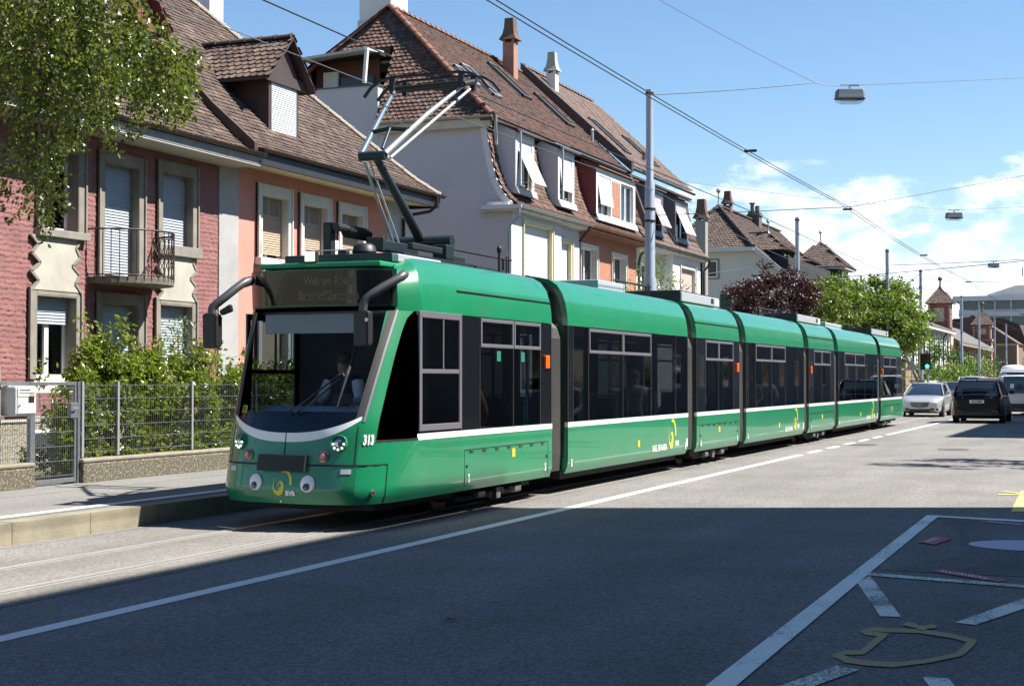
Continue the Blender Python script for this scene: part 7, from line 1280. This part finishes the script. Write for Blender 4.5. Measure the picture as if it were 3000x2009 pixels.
# ================================================================== vehicles
tyre = mat('tyre', (.018, .018, .018), .85); rimm = mat('rim_alloy', (.45, .45, .46), .3, .8); carglass = mat('car_glass', (.012, .016, .022), .04, coat=.6, spec=.8); lampc = mat('headlamp_clear', (.5, .52, .55), .1, .4, coat=.6); plate_m = mat('plate_white', (.75, .75, .73), .5); tail_m = mat('tail_red', (.5, .012, .014), .15, coat=.6, emit=(1, .03, .02), estr=.35); plastic = mat('dark_plastic', (.02, .02, .021), .55)  # tail_red glows faintly, in place of sunlight on the lens
def car(name, label, cat, loc, rz, body_col, L=4.7, W_=1.86, H_=1.5, hood=.95, belt=1.0, a0=-.75, a1=.3, r1=2.0, c1=2.3, boxy=0., front=None, rear=None, metal=.3, rails=False, g='vehicles further down the street', simple=False):
    """a0/a1: foot and top of the windscreen, r1/c1: top and foot of the rear window, all from the middle of the car (front = -y)"""
    paint = mat('paint_' + '_'.join('%03d' % int(c * 999) for c in body_col), body_col, .3, metal, coat=.45 if sum(body_col) > .1 else .12, spec=.5 if sum(body_col) > .1 else .2, var=.03); t = thing(name, label, cat, (0, 0, 0), 0, g); h = L / 2; hw = W_ / 2; wr = .33 if H_ < 1.6 else .36; fa, ra = -h + .92, h - .95
    st = [(-h, .42, .60, .64, .62), (-h + .06, .27, .64, .70, .78), (-h + .3, .2, .70, .80, .92), (-h + .75, .2, .78, hood - .06, .985), (a0 - .05, .2, belt - .08, hood, 1.0), (.0, .2, belt - .05, belt, 1.0), (c1 - .5, .2, belt - .04, belt + .02, 1.0), (h - .35, .22, belt - .06, belt + .02 if boxy or H_ > 1.6 else belt, .97), (h - .08, .28, belt - .12, belt - .02, .9), (h, .42, belt - .25, belt - .16, .78)]
    rows = []
    for y, zl, zs, zd, k in st:
        w = hw * k; half = [(w * .9, zl), (w * .985, zl + .10), (w, (zl + zs) / 2 + .05), (w * .985, zs), (w * .90, zd - .012), (w * .5, zd + .012), (0, zd + .018)]; rows.append([(x, y, z) for x, z in half] + [(-x, y, z) for x, z in half[::-1][1:]])
    b = MB().sheet(rows); b.add(rows[0], [tuple(range(13))]); b.add(rows[-1], [tuple(range(13))]); n = len(rows[0]); b.sheet([[r_[0] for r_ in rows], [r_[-1] for r_ in rows]]); body = b.build('body', paint, t, smooth=38)
    wb, wt = hw * .93, hw * (.74 + .14 * boxy); H0 = H_; cab = [(a0, belt - .06, belt - .05, wb), (a1, belt - .06, H0 - .05, wt), (a1 + .35, belt - .06, H0 - .012, wt), ((a1 + r1) / 2, belt - .06, H0, wt), (r1 - .25, belt - .06, H0 - .02, wt), (r1, belt - .06, H0 - .06, wt * .97), (c1, belt - .06, belt - .04, wb * .96)]
    rows = []
    for y, zb, zt, w in cab: rows.append([(wb if y < c1 else wb * .96, y, zb), (w, y, max(zt - .05, zb)), (w * .9, y, zt), (0, y, zt + .012), (-w * .9, y, zt), (-w, y, max(zt - .05, zb)), (-(wb if y < c1 else wb * .96), y, zb)])
    MB().sheet(rows).build('window_glass', carglass, t, smooth=25)
    rf = MB(); rr = [[(x, y, z + .008) for x, y, z in r_[1:6]] for r_ in rows[1:6]]; rf.sheet(rr); rf.build('roof', paint, t, smooth=40)
    def pil(nm, p, q, w=.07, m=paint):
        for sg in (1, -1): MB().bar((sg * p[0], p[1], p[2]), (sg * q[0], q[1], q[2]), w, .05, (0, 1, 0) if abs(p[1] - q[1]) < .4 else (1, 0, 0), ).build(nm, m, t, bevel=.01)
    pil('front_pillar', (wb, a0, belt - .02), (wt * .98, a1, H0 - .05), .08); pil('middle_pillar', (wb * 1.003, (a0 + c1) / 2 + .1, belt - .02), (wt * 1.003, (a1 + r1) / 2, H0 - .05), .09, plastic); pil('rear_pillar', (wb * .96, c1 - .02, belt - .02), (wt * .97, r1, H0 - .07), .20 if not boxy else .16)
    for sg in (1, -1):
        MB().bar((sg * wt * 1.005, a1, H0 - .05), (sg * wt * 1.005, r1, H0 - .06), .05, .07).build('roof_rail_trim', paint, t)
        if rails: MB().tube([(sg * wt * .93, a1 + .3, H0 + .02), (sg * wt * .93, a1 + .4, H0 + .06), (sg * wt * .93, r1 - .3, H0 + .05), (sg * wt * .93, r1 - .15, H0)], .018, 6).build('roof_rail', silver, t)
        m_ = MB().hexa([(sg * (hw + .02), a0 + .12, belt + .02), (sg * (hw + .2), a0 + .14, belt + .03), (sg * (hw + .2), a0 + .28, belt + .03), (sg * (hw + .02), a0 + .28, belt + .02), (sg * (hw + .02), a0 + .14, belt + .17), (sg * (hw + .19), a0 + .17, belt + .16), (sg * (hw + .19), a0 + .28, belt + .16), (sg * (hw + .02), a0 + .28, belt + .17)]).build('door_mirror', paint, t, bevel=.02)
        for yy in (fa, ra):
            MB().lathe([(wr * 1.16, -.02), (wr * 1.16, .006), (0, .006)] if sg > 0 else [(wr * 1.16, .02), (wr * 1.16, -.006), (0, -.006)], (sg * (hw * .992), yy, wr + .02), 20, 'x').build('wheel_arch', plastic, t)
            w_ = MB().lathe([(wr * .66, -.02), (wr * .68, .0), (wr * .96, .0), (wr, -.03), (wr, -.19), (wr * .9, -.21), (0, -.21)] if sg > 0 else [(wr * .66, .02), (wr * .68, .0), (wr * .96, .0), (wr, .03), (wr, .19), (wr * .9, .21), (0, .21)], (sg * (hw + .015), yy, wr), 22, 'x').build('wheel', tyre, t, smooth=40); r_ = MB(); x = sg * (hw + .018)
            for k in range(5): an = 2 * math.pi * k / 5 + .3; r_.bar((x, yy + math.sin(an) * .05, wr + math.cos(an) * .05), (x, yy + math.sin(an) * wr * .66, wr + math.cos(an) * wr * .66), .075, .02, (1, 0, 0))
            r_.lathe([(wr * .70, -.015), (wr * .70, .012), (wr * .64, .012), (wr * .64, -.015)], (x, yy, wr), 20, 'x'); r_.build('rim', rimm, w_)
        for yy in (-.1, .85): MB().box(min(sg * hw * .985, sg * (hw + .025)), max(sg * hw * .985, sg * (hw + .025)), yy, yy + .2, belt - .14, belt - .11).build('door_handle', paint, t)
    if not simple:
        if front: front(t, h, hw, belt, hood, paint)
        if rear: rear(t, h, hw, belt, H_, paint)
    MB().box(-hw * .85, hw * .85, -h + .4, h - .4, .17, .24).build('underbody', plastic, t); t.location = loc; t.rotation_euler = (0, 0, rz)
    return t
def grille_front(t, h, hw, belt, hood, paint):
    g = MB().prism([(-.42, .66), (.42, .66), (.34, .46), (.2, .42), (-.2, .42), (-.34, .46)], lambda u, v: (u, -h - .012, v), lambda u, v: (u, -h + .1, v)).build('grille', plastic, t)
    for k in range(4): MB().box(-.40 + k * .025, .40 - k * .025, -h - .022, -h - .012, .62 - k * .052, .635 - k * .052).build('grille_bar', chrome, g)
    MB().lathe([(.075, 0), (.075, -.018), (.055, -.018), (.055, 0)], (0, -h - .016, .575), 18, 'y').box(-.09, .09, -h - .034, -h - .02, .57, .585).build('emblem', chrome, g)
    for sg in (1, -1):
        MB().hexa([(sg * .45, -h + .03, .57), (sg * .82, -h + .28, .60), (sg * .80, -h + .5, .60), (sg * .45, -h + .3, .57), (sg * .47, -h + .06, .69), (sg * .86, -h + .42, .76), (sg * .80, -h + .5, .74), (sg * .5, -h + .3, .69)]).build('headlight', lampc, t, bevel=.01); MB().box(min(sg * .46, sg * .78), max(sg * .46, sg * .78), -h + .0, -h + .2, .3, .39).build('fog_recess', plastic, t); MB().lathe([(.05, 0), (.05, -.02), (0, -.025)], (sg * .66, -h - .0, .345), 12, 'y').build('fog_lamp', lampc, t)
    MB().box(-.45, .45, -h - .01, -h + .1, .27, .34).build('lower_intake', plastic, t); p = MB().box(-.26, .26, -h - .025, -h - .012, .37, .43).build('number_plate', plate_m, t); MB().box(-.2, .2, -h - .028, -h - .025, .385, .415).build('plate_mark', mat('plate_grey', (.25, .25, .25), .6), p)
def suv_rear(t, h, hw, belt, H_, paint):
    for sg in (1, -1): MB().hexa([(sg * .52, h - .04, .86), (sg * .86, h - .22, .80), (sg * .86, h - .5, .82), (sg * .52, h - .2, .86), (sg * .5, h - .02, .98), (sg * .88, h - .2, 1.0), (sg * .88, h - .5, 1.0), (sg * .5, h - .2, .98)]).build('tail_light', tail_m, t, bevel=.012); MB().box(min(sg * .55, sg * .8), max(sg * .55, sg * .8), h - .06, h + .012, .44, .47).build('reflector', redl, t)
    p = MB().box(-.26, .26, h - .03, h + .014, .76, .88).build('number_plate', plate_m, t); text_obj('lettering', 'BS 82988', blackm, p, lambda u, v: (-u, h + .017, .785 + v), .1, .95, .003, center=True)
    for k, c in enumerate('SKODA'): text_obj('lettering', c, silver, t, lambda u, v, q=k: (.3 - q * .15 - u, h - .035, .925 + v), .07, 1.3, .004)
    MB().box(-hw * .86, hw * .86, h - .2, h + .006, .3, .42).build('bumper_skirt', plastic, t); MB().bar((0, 2.12, H_ - .02), (0, 2.2, H_ + .06), .05, .03).build('antenna_fin', plastic, t); MB().bar((.05, h - .26, 1.09), (-.35, h - .27, 1.11), .03, .03).build('rear_wiper', plastic, t); MB().box(-hw * .7, hw * .7, 1.98, 2.17, H_ - .08, H_ - .03).build('roof_spoiler', paint, t)
def van_rear(t, h, hw, belt, H_, paint):
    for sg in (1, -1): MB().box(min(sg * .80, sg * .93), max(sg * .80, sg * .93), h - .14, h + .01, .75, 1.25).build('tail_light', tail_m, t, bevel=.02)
    MB().box(-hw * .95, hw * .95, h - .2, h + .03, .3, .55).build('bumper_skirt', plastic, t); MB().prism([(-.68, 1.08), (.68, 1.08), (.62, 1.62), (-.62, 1.62)], lambda u, v: (u, h - .0 - (v - 1.0) * .12 + .02, v), lambda u, v: (u, h - .1 - (v - 1.0) * .12, v)).build('rear_window', carglass, t); MB().box(.25, .42, h - .02, h - .005, 1.25, 1.45).build('window_sticker', plate_m, t); MB().box(-hw * .8, hw * .8, h - .1, h - .04, .58, 1.05).build('tailgate', paint, t)
car('estate_car', 'silver estate car facing us just behind the tram', 'car', (-8.55, 71.1, 0), 0, (.50, .51, .52), 4.8, 1.86, 1.49, .93, .97, -.95, -.05, 1.75, 2.25, front=grille_front, metal=.5, rails=True, g=None)
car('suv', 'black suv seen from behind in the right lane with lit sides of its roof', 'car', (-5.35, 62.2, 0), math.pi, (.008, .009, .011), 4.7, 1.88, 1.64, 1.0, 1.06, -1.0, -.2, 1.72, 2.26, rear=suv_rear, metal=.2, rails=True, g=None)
v_ = car('van', 'white small van seen from behind at the right edge', 'van', (-4.65, 75.3, 0), math.pi, (.66, .66, .65), 4.4, 1.86, 1.84, 1.08, 1.05, -1.45, -.75, 2.05, 2.18, boxy=1., rear=van_rear, metal=0, rails=True, g=None)

car('hatchback', 'dark grey car facing us beyond the silver car', 'car', (-10.9, 106.5, 0), 0, (.07, .075, .085), 4.4, 1.82, 1.48, .93, .97, -.9, -.1, 1.6, 2.05, front=grille_front); car('van', 'white vehicle behind the dark grey car', 'van', (-10.7, 116, 0), 0, (.62, .63, .64), 4.8, 1.9, 1.85, 1.05, 1.08, -1.4, -.7, 2.1, 2.3, boxy=1., front=grille_front); car('estate_car', 'orange car whose roof shows just above the black suv', 'car', (-8.75, 108, 0), math.pi, (.42, .11, .03), 4.5, 1.85, 1.74, 1.0, 1.05, -1.1, -.3, 1.9, 2.15)
mh_ = car('camper_van', 'white camper van with rounded roof box beyond the white van', 'van', (-7.3, 112, 0), math.pi, (.7, .7, .7), 5.4, 2.1, 2.2, 1.15, 1.3, -2.0, -1.4, 2.5, 2.6, boxy=1.); MB().lathe([(.9, 0), (.95, .15), (.8, .4), (.4, .5), (0, .52)], (-7.5, 112.6, 2.15), 14).build('roof_box', pwhite, mh_, smooth=50); MB().box(-8.3, -6.3, 110.8, 111.8, 2.18, 2.34).build('roof_vent', pwhite, mh_, bevel=.04)
mo = thing('motorcycle', 'red and white motorcycle parked by the concrete wall', 'motorcycle', (-11.9, 106.5, .22))
for yy in (105.8, 107.15): w_ = MB().lathe([(.22, -.05), (.31, -.05), (.31, .05), (.22, .05), (.22, -.05)], (-11.9, yy, .53), 18, 'x').build('wheel', tyre, mo); MB().lathe([(.05, -.03), (.2, -.01), (.2, .01), (.05, .03)], (-11.9, yy, .53), 14, 'x').build('rim', rimm, w_)
MB().hexa([(-12.05, 106.1, .7), (-11.75, 106.1, .7), (-11.75, 106.9, .75), (-12.05, 106.9, .75), (-12.02, 106.0, 1.15), (-11.78, 106.0, 1.15), (-11.78, 106.6, 1.1), (-12.02, 106.6, 1.1)]).build('tank', mat('moto_red', (.4, .02, .02), .25, coat=.6), mo, bevel=.04); MB().box(-12.02, -11.78, 106.55, 107.3, 1.0, 1.1).build('seat', plastic, mo, bevel=.03); MB().tube([(-11.9, 105.8, .53), (-11.9, 106.05, 1.3)], .035, 6).build('fork', zinc, mo); MB().tube([(-12.25, 106.2, 1.35), (-11.9, 106.02, 1.3), (-11.55, 106.2, 1.35)], .02, 6).build('handlebar', plastic, mo); MB().lathe([(.1, 0), (.09, -.1), (0, -.12)], (-11.9, 105.9, 1.15), 12, 'y').build('headlight', lampc, mo); MB().hexa([(-12.0, 105.72, 1.0), (-11.8, 105.72, 1.0), (-11.8, 106.0, .95), (-12.0, 106.0, .95), (-12.02, 105.8, 1.5), (-11.78, 105.8, 1.5), (-11.8, 105.95, 1.45), (-12.0, 105.95, 1.45)]).build('fairing', pwhite, mo)
# ================================================================== people in the tram
def person(label, loc, rz, shirt, legs, hairc, seated=True, skin=(.42, .24, .17), bag=None, pose=None):
    J = {'pelvis': (0, 0, 0, .145), 'spine': (0, .02, .22, .13), 'chest': (0, .0, .42, .15), 'neck': (0, 0, .57, .058), 'jaw': (0, -.015, .64, .075), 'head': (0, -.01, .73, .098), 'crown': (0, .01, .81, .07), 'nose': (0, -.105, .70, .018)}; E_ = [('pelvis', 'spine'), ('spine', 'chest'), ('chest', 'neck'), ('neck', 'jaw'), ('jaw', 'head'), ('head', 'crown'), ('head', 'nose')]
    for s, g in ((1, 'R'), (-1, 'L')):
        if pose == 'drive': arm = [(.18, .0, .50, .075), (.26, -.1, .27, .052), (.2, -.36, .24, .038), (.19, -.43, .235, .038)]
        elif seated: arm = [(.18, .0, .50, .072), (.25, -.04, .25, .052), (.14, -.24, .14, .037), (.11, -.31, .13, .038)]
        else: arm = [(.18, .0, .50, .072), (.24, .02, .24, .052), (.24, -.06, .0, .037), (.24, -.08, -.07, .038)]
        leg = [(.09, .0, -.03, .1), (.11, -.42, .0, .07), (.11, -.42, -.38, .05), (.11, -.54, -.43, .04)] if seated else [(.09, 0, -.06, .1), (.10, -.01, -.46, .07), (.10, .03, -.86, .05), (.10, -.1, -.91, .04)]
        for k, nm in enumerate(('sh', 'el', 'wr', 'pa')): x, y, z, r_ = arm[k]; J[nm + g] = (x * s, y, z, r_)
        for k, nm in enumerate(('hi', 'kn', 'an', 'to')): x, y, z, r_ = leg[k]; J[nm + g] = (x * s, y, z, r_)
        d = Vector(arm[3][:3]) - Vector(arm[2][:3]); d.normalize(); side = Vector((1, 0, 0)); pa = Vector(arm[3][:3])
        for f_ in range(5):
            o = pa + side * (-.028 + .014 * f_) if f_ < 4 else pa - side * .035 - d * .03; l_ = (.06, .07, .066, .052, .045)[f_]; tip = o + d * l_ + Vector((-.02 if f_ == 4 else 0, 0, -.018)); mid_ = o + d * l_ * .55
            J['f%d%sa' % (f_, g)] = (mid_.x * s, mid_.y, mid_.z, .0095); J['f%d%sb' % (f_, g)] = (tip.x * s, tip.y, tip.z, .008); E_ += [('pa' + g, 'f%d%sa' % (f_, g)), ('f%d%sa' % (f_, g), 'f%d%sb' % (f_, g))]
        E_ += [('chest', 'sh' + g), ('sh' + g, 'el' + g), ('el' + g, 'wr' + g), ('wr' + g, 'pa' + g), ('pelvis', 'hi' + g), ('hi' + g, 'kn' + g), ('kn' + g, 'an' + g), ('an' + g, 'to' + g)]
    names = list(J); me = bpy.data.meshes.new('person'); me.from_pydata([J[n_][:3] for n_ in names], [(names.index(a), names.index(b_)) for a, b_ in E_], []); o = bpy.data.objects.new('p', me); COL.objects.link(o)
    sk = o.modifiers.new('skin', 'SKIN'); sk.use_smooth_shade = True
    for i, n_ in enumerate(names): v = me.skin_vertices[0].data[i]; v.radius = (J[n_][3] * (.95 if n_ in ('chest', 'spine', 'pelvis') else 1), J[n_][3]) ; v.use_root = n_ == 'pelvis'
    sb = o.modifiers.new('sub', 'SUBSURF'); sb.levels = 1; sb.render_levels = 1; dg = bpy.context.evaluated_depsgraph_get(); dg.update(); m2 = bpy.data.meshes.new_from_object(o.evaluated_get(dg)); bpy.data.objects.remove(o)
    m2.materials.clear(); hand = [Vector(J['paR'][:3]), Vector(J['paL'][:3])]
    nm_ = lambda c: '_'.join('%02d' % int(v * 99) for v in c)
    ms = [mat('cloth_' + nm_(shirt), shirt, .85), mat('skin_' + nm_(skin), skin, .5), mat('cloth_' + nm_(legs), legs, .9)]
    for p in m2.polygons: c = p.center; p.material_index = 1 if c.z > .575 or min((c - h_).length for h_ in hand) < .11 else 2 if (c.z < -.06 or c.y < -.16 and c.z < .09 and seated and abs(c.x) < .19 and c.z < .085) else 0
    b = finish(m2, 'person', ms, None, recalc=False); b.location = loc; b.rotation_euler = (0, 0, rz); tag(b, label, 'person'); m2.polygons.foreach_set('use_smooth', [True] * len(m2.polygons))
    hr = MB(); rows = []
    for k in range(7): a = math.pi * .5 * k / 6; rows.append([(math.cos(t_) * .108 * math.cos(a) * .9, .012 + math.sin(t_) * .112 * math.cos(a) + (.0 if math.sin(t_) > -.3 else .022), .735 + .12 * math.sin(a) - (.05 if math.sin(t_) > .2 and k == 0 else 0)) for t_ in np.linspace(0, 2 * math.pi, 14, endpoint=False)])
    hr.sheet(rows, close=True); h_ = hr.build('hair', mat('hair_' + nm_(hairc), hairc, .7), None, smooth=60); h_.parent = b
    ey = MB()
    for sg in (1, -1): ey.lathe([(.012, 0), (.012, -.008), (0, -.01)], (sg * .035, -.098, .735), 8, 'y')
    e_ = ey.build('eyes', blackm, None, kind='stuff'); e_.parent = b
    mo_ = MB().box(-.025, .025, -.093, -.082, .643, .651).build('mouth', mat('lip', (.3, .1, .09), .6), None); mo_.parent = b
    return b
dr = person('driver in dark vest, white shirt and sunglasses sitting in the tram cab', (TX + .02, 16.12, 1.14), 0, (.03, .035, .06), (.03, .03, .04), (.10, .08, .06), pose='drive')
sg_ = MB()
for s in (1, -1): sg_.lathe([(.03, 0), (.03, -.012), (0, -.014)], (s * .038, -.105, .735), 12, 'y')
sg_.bar((-.07, -.10, .742), (.07, -.10, .742), .008, .012); o = sg_.build('sunglasses', blackm, None); o.parent = dr
for s in (1, -1): q = MB().tube([(s * .185, .0, .49), (s * .255, -.09, .28), (s * .215, -.30, .245)], [.085, .066, .052], 12).build('shirt_sleeve', mat('shirt_white', (.6, .62, .66), .8), None, smooth=60); q.parent = dr
person('passenger in a brown jacket and pale headscarf in the first section', (TX + .72, 18.15, .98), math.pi, (.30, .13, .035), (.05, .05, .06), (.42, .25, .24)); person('passenger with bare arm by the first window of the second section', (TX + .78, 21.75, .98), 0, (.42, .27, .16), (.05, .06, .1), (.06, .04, .03)); person('standing passenger in grey in the second section', (TX + .3, 23.0, 1.32), .4, (.10, .10, .11), (.04, .04, .05), (.03, .02, .02), False); person('standing passenger in white in the second section', (TX - .1, 23.9, 1.30), -.6, (.55, .55, .56), (.06, .07, .1), (.12, .08, .05), False)
person('passenger in striped grey shirt at the window of the second section', (TX + .80, 25.2, .98), math.pi, (.38, .37, .36), (.06, .06, .1), (.05, .03, .02)); person('passenger in light blue at the window of the third section', (TX + .78, 28.95, .98), math.pi, (.35, .42, .5), (.05, .05, .08), (.4, .38, .36)); person('passenger in dark shirt at the window of the fourth section', (TX + .80, 33.9, .98), 0, (.2, .15, .12), (.05, .05, .08), (.05, .03, .02)); person('second passenger in white sleeves in the fourth section', (TX + .78, 35.5, .98), math.pi, (.5, .5, .5), (.05, .05, .08), (.03, .02, .02))
